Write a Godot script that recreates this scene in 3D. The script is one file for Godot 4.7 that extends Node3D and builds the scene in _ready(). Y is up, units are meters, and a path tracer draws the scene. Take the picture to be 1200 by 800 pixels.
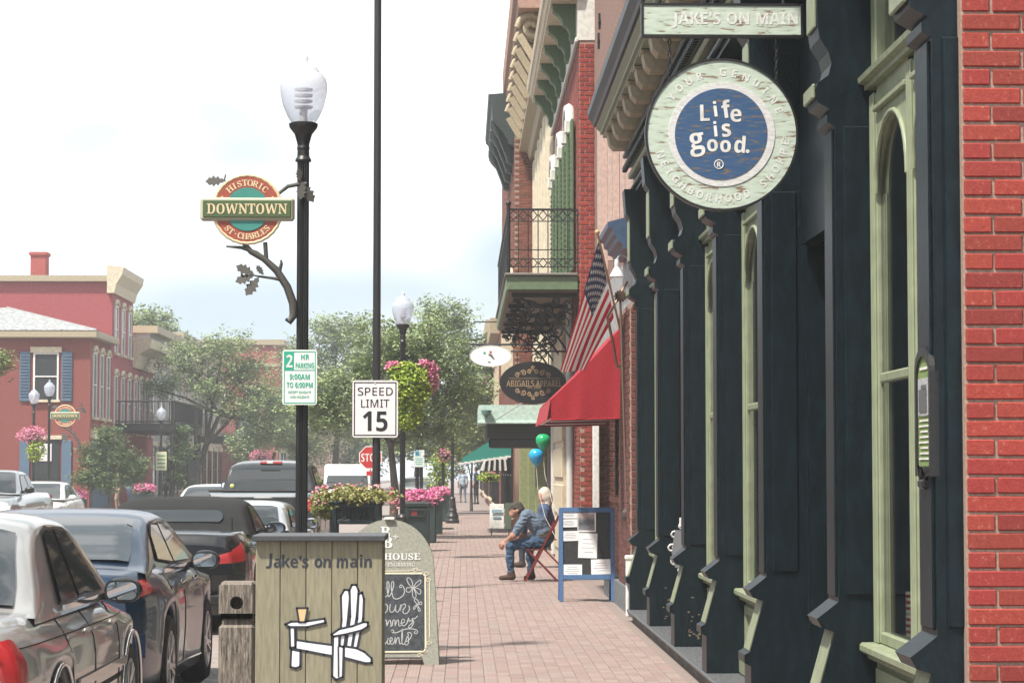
extends Node3D
# A brick-paved historic main street: shopfronts on one side, parked cars and street lamps on the other.
# Street axis is -Z, x to the shopfronts, y up, metres. Sidewalk top is y = 0, road is y = -0.14.

const FOCAL := 2700.0     # focal length in pixels of the 1200 x 800 photograph
const EYE := 1.6
const ROAD := -0.14

var cam_basis: Basis
var rng := RandomNumberGenerator.new()
var taken := {}
var T := {}
var M := {}

# ---------------------------------------------------------------- shape builder
class S:
	var v := PackedVector3Array()
	var n := PackedVector3Array()
	var c := PackedColorArray()
	var org := Vector3.ZERO
	var col := Color.WHITE
	var colored := false
	func _init(o := Vector3.ZERO):
		org = o
	func tint(k: Color):
		col = k
		colored = true
		return self
	func tri(a: Vector3, b: Vector3, d: Vector3, na: Vector3, nb: Vector3, nd: Vector3):
		var g := (b - a).cross(d - a)
		if g.length_squared() < 1e-16: return
		if g.dot(na + nb + nd) > 0.0:
			v.append(a - org); v.append(d - org); v.append(b - org)
			n.append(na); n.append(nd); n.append(nb)
		else:
			v.append(a - org); v.append(b - org); v.append(d - org)
			n.append(na); n.append(nb); n.append(nd)
		if colored:
			c.append(col); c.append(col); c.append(col)
	func quad(a: Vector3, b: Vector3, d: Vector3, e: Vector3, toward := Vector3.ZERO):
		var g := (b - a).cross(e - a)
		if g.length_squared() < 1e-14: g = (d - b).cross(e - b)
		g = g.normalized()
		if toward != Vector3.ZERO and g.dot(toward) < 0.0: g = -g
		tri(a, b, d, g, g, g)
		tri(a, d, e, g, g, g)
	# box with optional chamfer
	func box(ctr: Vector3, size: Vector3, ch := 0.0, b := Basis()):
		var h := size * 0.5
		if ch <= 0.0:
			for ax in 3:
				for sg in [-1.0, 1.0]:
					var nn := Vector3.ZERO; nn[ax] = sg
					var p := []
					for k in [[-1, -1], [1, -1], [1, 1], [-1, 1]]:
						var q := Vector3.ZERO
						q[ax] = sg * h[ax]; q[(ax + 1) % 3] = k[0] * h[(ax + 1) % 3]; q[(ax + 2) % 3] = k[1] * h[(ax + 2) % 3]
						p.append(ctr + b * q)
					quad(p[0], p[1], p[2], p[3], b * nn)
			return
		ch = minf(ch, minf(h.x, minf(h.y, h.z)) * 0.9)
		var i := h - Vector3.ONE * ch
		for ax in 3:
			var a1 := (ax + 1) % 3
			var a2 := (ax + 2) % 3
			for sg in [-1.0, 1.0]:
				var nn := Vector3.ZERO; nn[ax] = sg
				var p := []
				for k in [[-1, -1], [1, -1], [1, 1], [-1, 1]]:
					var q := Vector3.ZERO
					q[ax] = sg * h[ax]; q[a1] = k[0] * i[a1]; q[a2] = k[1] * i[a2]
					p.append(ctr + b * q)
				quad(p[0], p[1], p[2], p[3], b * nn)
			for s1 in [-1.0, 1.0]:
				for s2 in [-1.0, 1.0]:
					var q1 := Vector3.ZERO; var q2 := Vector3.ZERO
					q1[a1] = s1 * h[a1]; q1[a2] = s2 * i[a2]
					q2[a1] = s1 * i[a1]; q2[a2] = s2 * h[a2]
					var e := Vector3.ZERO; e[ax] = i[ax]
					var nn := Vector3.ZERO; nn[a1] = s1; nn[a2] = s2
					quad(ctr + b * (q1 - e), ctr + b * (q1 + e), ctr + b * (q2 + e), ctr + b * (q2 - e), b * nn)
		for sx in [-1.0, 1.0]:
			for sy in [-1.0, 1.0]:
				for sz in [-1.0, 1.0]:
					var g := b * Vector3(sx, sy, sz).normalized()
					tri(ctr + b * Vector3(sx * h.x, sy * i.y, sz * i.z), ctr + b * Vector3(sx * i.x, sy * h.y, sz * i.z), ctr + b * Vector3(sx * i.x, sy * i.y, sz * h.z), g, g, g)
	# box between two points
	func bar(a: Vector3, b: Vector3, w: float, h: float, up := Vector3.UP, ch := 0.0):
		var z := (b - a).normalized()
		if absf(z.dot(up)) > 0.98: up = Vector3.RIGHT
		var x := up.cross(z).normalized()
		box((a + b) * 0.5, Vector3(w, h, a.distance_to(b)), ch, Basis(x, z.cross(x), z))
	# box from corner to corner
	func span(a: Vector3, b: Vector3, ch := 0.0):
		box((a + b) * 0.5, (b - a).abs(), ch)
	# grid of points (rows of equal length) with smooth normals
	func grid(rows: Array, wrap_u := false, wrap_v := false, flip := false):
		var nr := rows.size(); var nc: int = rows[0].size()
		var nor := []
		for r in nr:
			var line := PackedVector3Array()
			for k in nc:
				var r0 := (r - 1 + nr) % nr if wrap_v else maxi(r - 1, 0)
				var r1 := (r + 1) % nr if wrap_v else mini(r + 1, nr - 1)
				var k0 := (k - 1 + nc) % nc if wrap_u else maxi(k - 1, 0)
				var k1 := (k + 1) % nc if wrap_u else mini(k + 1, nc - 1)
				var du: Vector3 = rows[r][k1] - rows[r][k0]
				var dv: Vector3 = rows[r1][k] - rows[r0][k]
				if du.length_squared() < 1e-12:
					var rr := r + 1 if r == 0 else r - 1
					du = rows[rr][k1] - rows[rr][k0]
				if dv.length_squared() < 1e-12: dv = Vector3.UP
				var g := du.cross(dv).normalized()
				line.append(-g if flip else g)
			nor.append(line)
		for r in (nr if wrap_v else nr - 1):
			var r1 := (r + 1) % nr
			for k in (nc if wrap_u else nc - 1):
				var k1 := (k + 1) % nc
				tri(rows[r][k], rows[r][k1], rows[r1][k1], nor[r][k], nor[r][k1], nor[r1][k1])
				tri(rows[r][k], rows[r1][k1], rows[r1][k], nor[r][k], nor[r1][k1], nor[r1][k])
	# surface of revolution; profile = [[radius, height], ...]; sharp corners where a height or radius repeats are kept by splitting
	func lathe(profile: Array, at := Vector3.ZERO, sides := 24, b := Basis(), smooth := false):
		if smooth:
			var rows := []
			for q in profile:
				var row := PackedVector3Array()
				for k in sides:
					var t := TAU * k / sides
					row.append(at + b * Vector3(cos(t) * q[0], q[1], sin(t) * q[0]))
				rows.append(row)
			grid(rows, true, false, profile[-1][1] > profile[0][1])
			return
		for i in profile.size() - 1:
			var r0: float = profile[i][0]; var y0: float = profile[i][1]
			var r1: float = profile[i + 1][0]; var y1: float = profile[i + 1][1]
			var d := Vector2(r1 - r0, y1 - y0)
			if d.length() < 1e-6: continue
			d = d.normalized()
			for k in sides:
				var t0 := TAU * k / sides; var t1 := TAU * (k + 1) / sides
				var c0 := Vector3(cos(t0), 0, sin(t0)); var c1 := Vector3(cos(t1), 0, sin(t1))
				var n0 := b * (c0 * d.y + Vector3(0, -d.x, 0)); var n1 := b * (c1 * d.y + Vector3(0, -d.x, 0))
				var p00 := at + b * (c0 * r0 + Vector3(0, y0, 0)); var p01 := at + b * (c1 * r0 + Vector3(0, y0, 0))
				var p10 := at + b * (c0 * r1 + Vector3(0, y1, 0)); var p11 := at + b * (c1 * r1 + Vector3(0, y1, 0))
				tri(p00, p01, p11, n0, n1, n1)
				tri(p00, p11, p10, n0, n1, n0)
	# swept round tube
	func tube(pts: Array, rad, sides := 8, caps := true):
		var rows := []
		var x := Vector3.ZERO
		for i in pts.size():
			var d: Vector3 = ((pts[mini(i + 1, pts.size() - 1)] - pts[maxi(i - 1, 0)]) as Vector3).normalized()
			if x == Vector3.ZERO: x = d.cross(Vector3.UP if absf(d.y) < 0.9 else Vector3.RIGHT).normalized()
			x = (x - d * x.dot(d)).normalized()
			var y := d.cross(x)
			var r: float = rad[i] if rad is Array else rad
			var row := PackedVector3Array()
			for k in sides:
				var t := TAU * k / sides
				row.append(pts[i] + (x * cos(t) + y * sin(t)) * r)
			rows.append(row)
		for i in rows.size() - 1:
			for k in sides:
				var k1 := (k + 1) % sides
				var n0: Vector3 = (rows[i][k] - pts[i]).normalized(); var n1: Vector3 = (rows[i][k1] - pts[i]).normalized()
				var m0: Vector3 = (rows[i + 1][k] - pts[i + 1]).normalized(); var m1: Vector3 = (rows[i + 1][k1] - pts[i + 1]).normalized()
				tri(rows[i][k], rows[i][k1], rows[i + 1][k1], n0, n1, m1)
				tri(rows[i][k], rows[i + 1][k1], rows[i + 1][k], n0, m1, m0)
		if caps:
			for e in [0, pts.size() - 1]:
				var d: Vector3 = pts[e] - pts[1 if e == 0 else e - 1]
				d = d.normalized()
				for k in sides: tri(pts[e], rows[e][k], rows[e][(k + 1) % sides], d, d, d)
	func ball(ctr: Vector3, r: Vector3, segs := 16, b := Basis()):
		var rows := []
		for j in segs / 2 + 1:
			var a := PI * j / (segs / 2) - PI / 2
			var row := PackedVector3Array()
			for k in segs:
				var t := TAU * k / segs
				row.append(Vector3(cos(a) * cos(t), sin(a), cos(a) * sin(t)))
			rows.append(row)
		for j in segs / 2:
			for k in segs:
				var k1 := (k + 1) % segs
				var q := [rows[j][k], rows[j][k1], rows[j + 1][k1], rows[j + 1][k]]
				var p := []; var nn := []
				for w in q:
					p.append(ctr + b * (w * r)); nn.append((b * (w / r)).normalized())
				tri(p[0], p[1], p[2], nn[0], nn[1], nn[2])
				tri(p[0], p[2], p[3], nn[0], nn[2], nn[3])
	# polygon in local xy, extruded along local +z
	func prism(poly: PackedVector2Array, xf: Transform3D, depth: float, caps := true):
		var nz := xf.basis.z.normalized()
		if caps:
			var idx := Geometry2D.triangulate_polygon(poly)
			for i in range(0, idx.size(), 3):
				for e in 2:
					var z := depth * e
					var nn := nz * signf(depth) if e == 1 else -nz * signf(depth)
					var p := []
					for k in 3: p.append(xf * Vector3(poly[idx[i + k]].x, poly[idx[i + k]].y, z))
					tri(p[0], p[1], p[2], nn, nn, nn)
		var ccw := not Geometry2D.is_polygon_clockwise(poly)
		for i in poly.size():
			var a := poly[i]; var b := poly[(i + 1) % poly.size()]
			var d := (b - a)
			var o := Vector2(d.y, -d.x) if ccw else Vector2(-d.y, d.x)
			quad(xf * Vector3(a.x, a.y, 0), xf * Vector3(b.x, b.y, 0), xf * Vector3(b.x, b.y, depth), xf * Vector3(a.x, a.y, depth), xf.basis * Vector3(o.x, o.y, 0))
	# flat ring polygon strip with thickness: outline a and inner outline b of equal length, local xy
	func frame(outer: PackedVector2Array, inner: PackedVector2Array, xf: Transform3D, depth: float):
		var m := outer.size()
		for i in m:
			var j := (i + 1) % m
			for z in [0.0, depth]:
				quad(xf * Vector3(outer[i].x, outer[i].y, z), xf * Vector3(outer[j].x, outer[j].y, z), xf * Vector3(inner[j].x, inner[j].y, z), xf * Vector3(inner[i].x, inner[i].y, z), xf.basis.z * (1.0 if z == depth else -1.0) * signf(depth))
			var oc := (outer[i] + outer[j]) * 0.5; var ic := (inner[i] + inner[j]) * 0.5
			var out3 := xf.basis * Vector3((oc - ic).x, (oc - ic).y, 0)
			quad(xf * Vector3(outer[i].x, outer[i].y, 0), xf * Vector3(outer[j].x, outer[j].y, 0), xf * Vector3(outer[j].x, outer[j].y, depth), xf * Vector3(outer[i].x, outer[i].y, depth), out3)
			quad(xf * Vector3(inner[i].x, inner[i].y, 0), xf * Vector3(inner[j].x, inner[j].y, 0), xf * Vector3(inner[j].x, inner[j].y, depth), xf * Vector3(inner[i].x, inner[i].y, depth), -out3)
	func mesh(m: Material) -> ArrayMesh:
		var a := []
		a.resize(Mesh.ARRAY_MAX)
		a[Mesh.ARRAY_VERTEX] = v; a[Mesh.ARRAY_NORMAL] = n
		if colored: a[Mesh.ARRAY_COLOR] = c
		var am := ArrayMesh.new()
		am.add_surface_from_arrays(Mesh.PRIMITIVE_TRIANGLES, a)
		am.surface_set_material(0, m)
		return am

# ---------------------------------------------------------------- nodes
func numbered(called: String) -> String:
	if not taken.has(called):
		taken[called] = 0
		return called
	taken[called] += 1
	return "%s_%03d" % [called, taken[called]]

func meta(o: Node3D, label := "", category := "", group := "", kind := ""):
	if label: o.set_meta("label", label)
	if category: o.set_meta("category", category)
	if group: o.set_meta("group", group)
	if kind: o.set_meta("kind", kind)

func thing(called: String, label: String, category: String, where := Vector3.ZERO, group := "") -> Node3D:
	var o := Node3D.new()
	o.name = numbered(called)
	add_child(o)
	o.position = where
	meta(o, label, category, group)
	return o

func part(parent: Node3D, called: String, s: S, m: Material) -> MeshInstance3D:
	var o := MeshInstance3D.new()
	o.name = called
	o.mesh = s.mesh(m)
	parent.add_child(o, true)
	return o

func mpart(parent: Node3D, called: String, mesh: Mesh, xf: Transform3D) -> MeshInstance3D:
	var o := MeshInstance3D.new()
	o.name = called
	o.mesh = mesh
	parent.add_child(o, true)
	o.transform = xf
	return o

func single(called: String, label: String, category: String, s: S, m: Material, where := Vector3.ZERO, group := "") -> MeshInstance3D:
	var o := MeshInstance3D.new()
	o.name = numbered(called)
	o.mesh = s.mesh(m)
	add_child(o)
	o.position = where
	meta(o, label, category, group)
	return o

func setting(called: String, s: S, m: Material) -> MeshInstance3D:
	var o := MeshInstance3D.new()
	o.name = numbered(called)
	o.mesh = s.mesh(m)
	add_child(o)
	o.set_meta("kind", "structure")
	return o

func copy_of(o: Node3D, where: Vector3, label := "", turn := 0.0) -> Node3D:
	var r: Node3D = o.duplicate()
	r.name = numbered(String(o.name).get_slice("_0", 0))
	add_child(r)
	r.position = where
	r.rotation.y = turn
	if label: r.set_meta("label", label)
	return r

func multi(parent: Node3D, called: String, mesh: Mesh, xfs: Array, cols := [], stuff := false) -> MultiMeshInstance3D:
	var mm := MultiMesh.new()
	mm.transform_format = MultiMesh.TRANSFORM_3D
	mm.use_colors = cols.size() > 0
	mm.mesh = mesh
	mm.instance_count = xfs.size()
	for i in xfs.size():
		mm.set_instance_transform(i, xfs[i])
		if cols.size(): mm.set_instance_color(i, cols[i])
	var o := MultiMeshInstance3D.new()
	o.name = called
	o.multimesh = mm
	parent.add_child(o, true)
	if stuff: o.set_meta("kind", "stuff")
	return o

# lettering as thin solid letters; centred at xf, facing local +z, cap height about `high` metres
func words(parent: Node3D, called: String, text: String, xf: Transform3D, high: float, m: Material, font := "Droid Sans", wide := 0.0, bold := false, depth := 0.002) -> MeshInstance3D:
	var f := SystemFont.new()
	f.font_names = PackedStringArray([font])
	f.font_weight = 700 if bold else 400
	var t := TextMesh.new()
	t.text = text
	t.font = f
	t.font_size = 64
	t.pixel_size = 0.01
	t.depth = 0.02
	t.curve_step = 1.5
	t.material = m
	t.horizontal_alignment = HORIZONTAL_ALIGNMENT_CENTER
	t.vertical_alignment = VERTICAL_ALIGNMENT_CENTER
	var o := MeshInstance3D.new()
	o.name = called
	o.mesh = t
	parent.add_child(o, true)
	var k := high / (0.64 * 0.714)
	var kx := k
	var ab := t.get_aabb()
	if wide > 0.0: kx = wide / ab.size.x
	var mid := ab.get_center()
	var b := xf.basis * Basis(Vector3(kx, 0, 0), Vector3(0, k, 0), Vector3(0, 0, depth / 0.02))
	o.transform = Transform3D(b, xf.origin - b * Vector3(mid.x, mid.y, 0))
	return o

# ---------------------------------------------------------------- pixels of the photograph to directions
func ray(x: float, y: float) -> Vector3:
	return cam_basis * Vector3((x - 600.0) / FOCAL, -(y - 400.0) / FOCAL, -1.0)
func at(x: float, y: float, d: float) -> Vector3:
	var r := ray(x, y)
	return Vector3(0, EYE, 0) + r * (d / -r.z)
func on_y(x: float, y: float, h := 0.0) -> Vector3:
	var r := ray(x, y)
	return Vector3(0, EYE, 0) + r * ((h - EYE) / r.y)
func on_x(x: float, y: float, w: float) -> Vector3:
	var r := ray(x, y)
	return Vector3(0, EYE, 0) + r * (w / r.x)

# ---------------------------------------------------------------- materials
func lin(r: float, g: float, b: float) -> Color:
	return Color(r, g, b).linear_to_srgb()

func noise_tex(freq: float, lo: float, hi: float, seed_ := 1, type := FastNoiseLite.TYPE_SIMPLEX_SMOOTH, oct := 4, size := 512, ramp: Gradient = null, normal := false, bump := 4.0) -> NoiseTexture2D:
	var f := FastNoiseLite.new()
	f.noise_type = type
	f.frequency = freq
	f.seed = seed_
	f.fractal_octaves = oct
	var t := NoiseTexture2D.new()
	t.width = size
	t.height = size
	t.seamless = true
	t.noise = f
	if normal:
		t.as_normal_map = true
		t.bump_strength = bump
	else:
		if ramp == null:
			ramp = Gradient.new()
			ramp.set_color(0, Color(lo, lo, lo))
			ramp.set_color(1, Color(hi, hi, hi))
		t.color_ramp = ramp
	return t

func ramp(stops: Array) -> Gradient:
	var g := Gradient.new()
	var o := PackedFloat32Array(); var c := PackedColorArray()
	for s in stops:
		o.append(s[0]); c.append(s[1])
	g.offsets = o; g.colors = c
	return g

func mat(c: Color, rough := 0.7, tex: Texture2D = null, scale := Vector3.ONE, nrm: Texture2D = null, nscale := 0.5, metal := 0.0, world := true) -> StandardMaterial3D:
	var m := StandardMaterial3D.new()
	m.albedo_color = c
	m.roughness = rough
	m.metallic = metal
	if tex or nrm:
		m.uv1_triplanar = true
		m.uv1_world_triplanar = world
		m.uv1_scale = scale
		m.uv1_triplanar_sharpness = 4.0
	if tex: m.albedo_texture = tex
	if nrm:
		m.normal_enabled = true
		m.normal_texture = nrm
		m.normal_scale = nscale
	return m

func glass(c: Color, alpha: float) -> StandardMaterial3D:
	var m := StandardMaterial3D.new()
	m.albedo_color = Color(c.r, c.g, c.b, alpha)
	m.transparency = BaseMaterial3D.TRANSPARENCY_ALPHA
	m.roughness = 0.02
	m.metallic_specular = 0.5
	return m

func make_materials():
	T.fine = noise_tex(0.05, 0.72, 1.0, 3, FastNoiseLite.TYPE_VALUE_CUBIC, 3)
	T.blotch = noise_tex(0.012, 0.62, 1.0, 5)
	T.grain = noise_tex(0.03, 0.5, 1.0, 9, FastNoiseLite.TYPE_SIMPLEX_SMOOTH, 5)
	T.soft = noise_tex(0.02, 0.84, 1.0, 11)
	T.bump = noise_tex(0.03, 0, 1, 13, FastNoiseLite.TYPE_SIMPLEX_SMOOTH, 4, 512, null, true, 6.0)
	T.fbump = noise_tex(0.09, 0, 1, 17, FastNoiseLite.TYPE_SIMPLEX_SMOOTH, 3, 512, null, true, 5.0)
	M.navy = mat(lin(0.0052, 0.0150, 0.0215), 0.4, T.blotch, Vector3(2.2, 0.8, 2.2), T.bump, 0.16)
	M.navy.metallic_specular = 0.35
	M.sage = mat(lin(0.255, 0.295, 0.195), 0.5, T.soft, Vector3(1.2, 0.5, 1.2), T.bump, 0.12)
	M.tan = mat(lin(0.40, 0.335, 0.23), 0.6, T.soft, Vector3.ONE, T.bump, 0.15)
	M.cream = mat(lin(0.62, 0.54, 0.40), 0.65, T.soft, Vector3.ONE * 0.5, T.bump, 0.15)
	M.black = mat(lin(0.012, 0.013, 0.015), 0.35)
	M.iron = mat(lin(0.016, 0.017, 0.019), 0.42, T.fine, Vector3.ONE * 3.0, T.fbump, 0.15)
	M.dark = mat(lin(0.012, 0.012, 0.013), 0.8)
	M.white = mat(lin(0.78, 0.78, 0.76), 0.5, T.soft, Vector3.ONE)
	M.mortar = mat(lin(0.44, 0.31, 0.25), 0.9, T.fine, Vector3.ONE * 4.0, T.fbump, 0.6)
	M.stone = mat(lin(0.33, 0.31, 0.28), 0.85, T.blotch, Vector3.ONE * 1.5, T.fbump, 0.5)
	M.step_grey = mat(lin(0.15, 0.16, 0.175), 0.55, T.grain, Vector3(2, 2, 0.6), T.fbump, 0.3)
	M.steel = mat(lin(0.55, 0.55, 0.55), 0.35, null, Vector3.ONE, null, 0.5, 0.9)
	M.pane = glass(Color(0.02, 0.025, 0.03), 0.32)
	M.shop_glass = glass(Color(0.03, 0.035, 0.04), 0.25)
	M.red_bricks = []
	var flecks := noise_tex(0.035, 0, 1, 23, FastNoiseLite.TYPE_SIMPLEX_SMOOTH, 5, 512, ramp([[0.0, Color(0.55, 0.19, 0.16)], [0.35, Color(0.625, 0.22, 0.18)], [0.72, Color(0.65, 0.24, 0.195)], [0.82, Color(0.67, 0.31, 0.265)], [0.90, Color(0.72, 0.48, 0.43)], [1.0, Color(0.76, 0.60, 0.55)]]))
	for k in 6:
		var f: float = [0.88, 0.82, 0.86, 0.74, 0.84, 0.79][k]
		M.red_bricks.append(mat(Color(f, f * [1.0, 0.96, 1.03, 0.94, 0.9, 1.04][k], f), 0.75, flecks, Vector3(1.6 + 0.2 * k, 1.2, 1.6), T.fbump, 0.16))
	M.old_bricks = []
	for k in 5:
		var f: float = [1.0, 0.8, 1.15, 0.9, 0.7][k]
		M.old_bricks.append(mat(lin(0.20 * f, 0.062 * f, 0.045 * f), 0.8, T.grain, Vector3(6, 6, 6), T.fbump, 0.5))

# bricks laid on a face: each brick its own mesh instance sharing a few meshes
var brick_meshes := {}
func brick_mesh(w: float, h: float, d: float, m: Material, key: String) -> Mesh:
	var id := "%s_%.3f_%.3f_%.3f" % [key, w, h, d]
	if not brick_meshes.has(id):
		var s := S.new()
		s.box(Vector3.ZERO, Vector3(w, h, d), 0.005)
		brick_meshes[id] = s.mesh(m)
	return brick_meshes[id]

# rows of bricks on the rectangle origin + right * wide + up * high; every course starts with a whole brick or half a brick
func lay_bricks(parent: Node3D, org: Vector3, right: Vector3, wide: float, high: float, out: Vector3, mats: Array, course: float, length: float, flemish := false, joint := 0.012, key := "brick", called := "brick"):
	var rows := int(high / course)
	var b := Basis(right, Vector3.UP, out)
	var count := 0
	for r in rows:
		var x := 0.0
		var first := true
		var k := 0
		while x < wide - 0.02:
			var w := length
			if first and r % 2 == 1: w = length * 0.5
			elif flemish and r % 2 == 1 and k == 1: w = length
			w = minf(w, wide - x)
			if w < 0.03: break
			w = snappedf(w, 0.01)
			var mi := rng.randi() % mats.size()
			var mesh := brick_mesh(w - joint, course - joint, 0.09, mats[mi], key + str(mi))
			var jit := Basis.from_euler(Vector3(rng.randf_range(-0.01, 0.01), rng.randf_range(-0.012, 0.012), rng.randf_range(-0.006, 0.006)))
			var p := org + right * (x + w * 0.5 + rng.randf_range(-0.002, 0.002)) + Vector3.UP * ((r + 0.5) * course + rng.randf_range(-0.0015, 0.0015)) + out * (-0.045 + 0.006 + rng.randf_range(-0.0025, 0.0025))
			mpart(parent, called, mesh, Transform3D(b * jit, p - parent.position))
			count += 1
			x += w
			first = false
			k += 1
	return count

# ================================================================ scene
func _ready():
	rng.seed = 20240611
	# --- camera
	var pitch := atan(152.0 / FOCAL)
	var yaw := -atan(58.0 / FOCAL * cos(pitch))
	cam_basis = Basis(Vector3.UP, yaw) * Basis(Vector3.RIGHT, pitch)
	var cam := Camera3D.new()
	cam.name = "camera"
	cam.fov = rad_to_deg(2.0 * atan(400.0 / FOCAL))
	cam.near = 0.1
	cam.far = 3000.0
	cam.transform = Transform3D(cam_basis, Vector3(0, EYE, 0))
	add_child(cam)
	cam.current = true
	# --- sky, sun, exposure
	var env := Environment.new()
	env.background_mode = Environment.BG_SKY
	var sky := Sky.new()
	var pan := PanoramaSkyMaterial.new()
	pan.panorama = sky_picture()
	sky.sky_material = pan
	env.sky = sky
	env.ambient_light_source = Environment.AMBIENT_SOURCE_SKY
	env.tonemap_mode = Environment.TONE_MAPPER_LINEAR
	env.tonemap_exposure = 2.2
	env.sdfgi_enabled = true
	env.ssao_enabled = true
	env.ssil_enabled = true
	env.fog_enabled = true
	env.fog_density = 0.0012
	env.fog_light_color = Color(0.93, 0.95, 0.97)
	var we := WorldEnvironment.new()
	we.name = "surroundings"
	we.environment = env
	add_child(we)
	var sun := DirectionalLight3D.new()
	sun.name = "sun"
	sun.light_color = Color(1.0, 0.965, 0.91)
	sun.light_energy = 1.2
	sun.light_angular_distance = 3.0
	sun.shadow_enabled = true
	add_child(sun)
	sun.look_at_from_position(Vector3.ZERO, Vector3(0.40, -1.0, -0.42))
	# --- the place
	make_materials()
	ground()
	shop_with_columns()
	near_brick_wall()
	brick_shop()
	balcony_house()
	far_buildings()
	opposite_side()
	street_furniture()
	hanging_signs()
	vehicles()
	boards()
	people()
	trees_and_flowers()
	behind()

func sky_picture() -> ImageTexture:
	var w := 1024; var h := 512
	var im := Image.create(w, h, false, Image.FORMAT_RGBF)
	var f := FastNoiseLite.new()
	f.seed = 7
	f.frequency = 1.6
	f.fractal_octaves = 5
	for y in h:
		var el := PI * (0.5 - (y + 0.5) / h)
		for x in w:
			var az := TAU * (x + 0.5) / w
			var d := Vector3(cos(el) * cos(az), sin(el), cos(el) * sin(az))
			var k := clampf(0.5 + 0.9 * f.get_noise_3d(d.x * 1.2, d.y * 3.2, d.z * 1.2), 0.0, 1.0)
			k = smoothstep(0.31, 0.66, k)
			var blue := Color(0.335, 0.40, 0.445)
			var cloud := Color(0.78, 0.79, 0.80)
			im.set_pixel(x, y, blue.lerp(cloud, k))
	return ImageTexture.create_from_image(im)

# ---------------------------------------------------------------- ground, road, kerbs, pavers
func ground():
	var s := S.new()
	s.quad(Vector3(-160, -0.4, 70), Vector3(160, -0.4, 70), Vector3(160, -0.4, -430), Vector3(-160, -0.4, -430), Vector3.UP)
	setting("ground", s, mat(lin(0.16, 0.15, 0.12), 0.95, T.blotch, Vector3.ONE * 0.1))
	s = S.new()
	s.span(Vector3(-11.6, ROAD - 0.2, 60), Vector3(-2.0, ROAD, -420))
	s.span(Vector3(-160, ROAD - 0.2, -74), Vector3(-11.6, ROAD, -89.5))
	var road := setting("road", s, mat(lin(0.29, 0.25, 0.235), 0.9, T.soft, Vector3.ONE * 0.5, T.fbump, 0.5))
	var kerb_mat := mat(lin(0.42, 0.40, 0.37), 0.85, T.blotch, Vector3.ONE * 1.2, T.fbump, 0.4)
	s = S.new()
	for i in 48:
		var z := 8.0 - i * 3.0
		s.box(Vector3(-1.9, -0.095, z - 1.5), Vector3(0.2, 0.2, 2.985), 0.02)
	var kerb := setting("kerb", s, kerb_mat)
	s = S.new()
	for i in 20:
		s.box(Vector3(-11.7, -0.095, -91.5 - i * 3.0), Vector3(0.2, 0.2, 2.985), 0.02)
	setting("kerb", s, kerb_mat)
	# sidewalk bed, sand-coloured joints
	s = S.new()
	s.span(Vector3(-1.8, -0.3, 20), Vector3(9.0, -0.007, -420))
	var walk := setting("sidewalk", s, mat(lin(0.28, 0.225, 0.205), 0.95, T.fine, Vector3.ONE * 3.0))
	s = S.new()
	s.span(Vector3(-40.0, -0.3, -89.6), Vector3(-11.8, 0.0, -420))
	setting("sidewalk", s, mat(lin(0.36, 0.27, 0.24), 0.9, T.grain, Vector3.ONE))
	# pavers 0.2 x 0.1 laid lengthwise along the street, staggered
	var tones := []
	for k in 7:
		var f: float = [1.0, 0.93, 1.06, 0.97, 1.1, 0.88, 1.03][k]
		var w: float = [0.0, 0.02, -0.01, 0.03, 0.0, 0.02, -0.02][k]
		tones.append(mat(lin((0.435 + w) * f, 0.335 * f, 0.306 * f), 0.85, T.grain, Vector3.ONE * 5.0, T.fbump, 0.3))
	var meshes := []
	for m in tones:
		var b := S.new()
		b.box(Vector3.ZERO, Vector3(0.0985, 0.05, 0.1985), 0.003)
		meshes.append(b.mesh(m))
	var cell := 0.1025
	var cols := int(3.52 / cell)
	var rest := []
	for m in tones: rest.append([])
	var made := 0
	var noise := FastNoiseLite.new()
	noise.seed = 8
	noise.frequency = 0.35
	for row in 330:
		var z := -15.9 - row * 0.203
		for c in cols:
			var x := -1.775 + (c + 0.5) * cell
			if x > 1.80: continue
			var zz := z - (0.1 if c % 2 == 1 else 0.0)
			var pick := int(clampf(3.5 + noise.get_noise_2d(x, zz) * 3.0 + rng.randf_range(-2.6, 2.6), 0, 6))
			var xf := Transform3D(Basis.from_euler(Vector3(rng.randf_range(-0.012, 0.012), rng.randf_range(-0.012, 0.012), rng.randf_range(-0.015, 0.015))), Vector3(x, -0.025 + rng.randf_range(-0.002, 0.002), zz))
			if made < 300 and zz < -17.1 and x > -0.3:
				mpart(walk, "paver", meshes[pick], xf)
				made += 1
			else:
				rest[pick].append(xf)
	for k in 7: multi(walk, "pavers", meshes[k], rest[k], [], true)
	# far pavement of the same bricks beyond the last laid row is one sheet
	s = S.new()
	s.span(Vector3(-1.78, -0.006, -82.9), Vector3(3.0, -0.001, -400))
	var far := part(walk, "far_paving", s, mat(lin(0.40, 0.32, 0.30), 0.85, T.grain, Vector3.ONE * 2.0))
	# cast grate let into the paving
	s = S.new()
	var g := on_y(523, 619.5, 0.0)
	for i in 7: s.box(g + Vector3(0, 0.008, -0.6 + i * 0.2), Vector3(0.36, 0.016, 0.07))
	s.box(g + Vector3(0, 0.001, 0), Vector3(0.42, 0.01, 1.4))
	single("drain_grate", "dark iron drain grate set in the brick pavement", "grate", S_shift(s, g), M.iron, g)

func S_shift(s: S, o: Vector3) -> S:
	for i in s.v.size(): s.v[i] -= o
	return s

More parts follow.
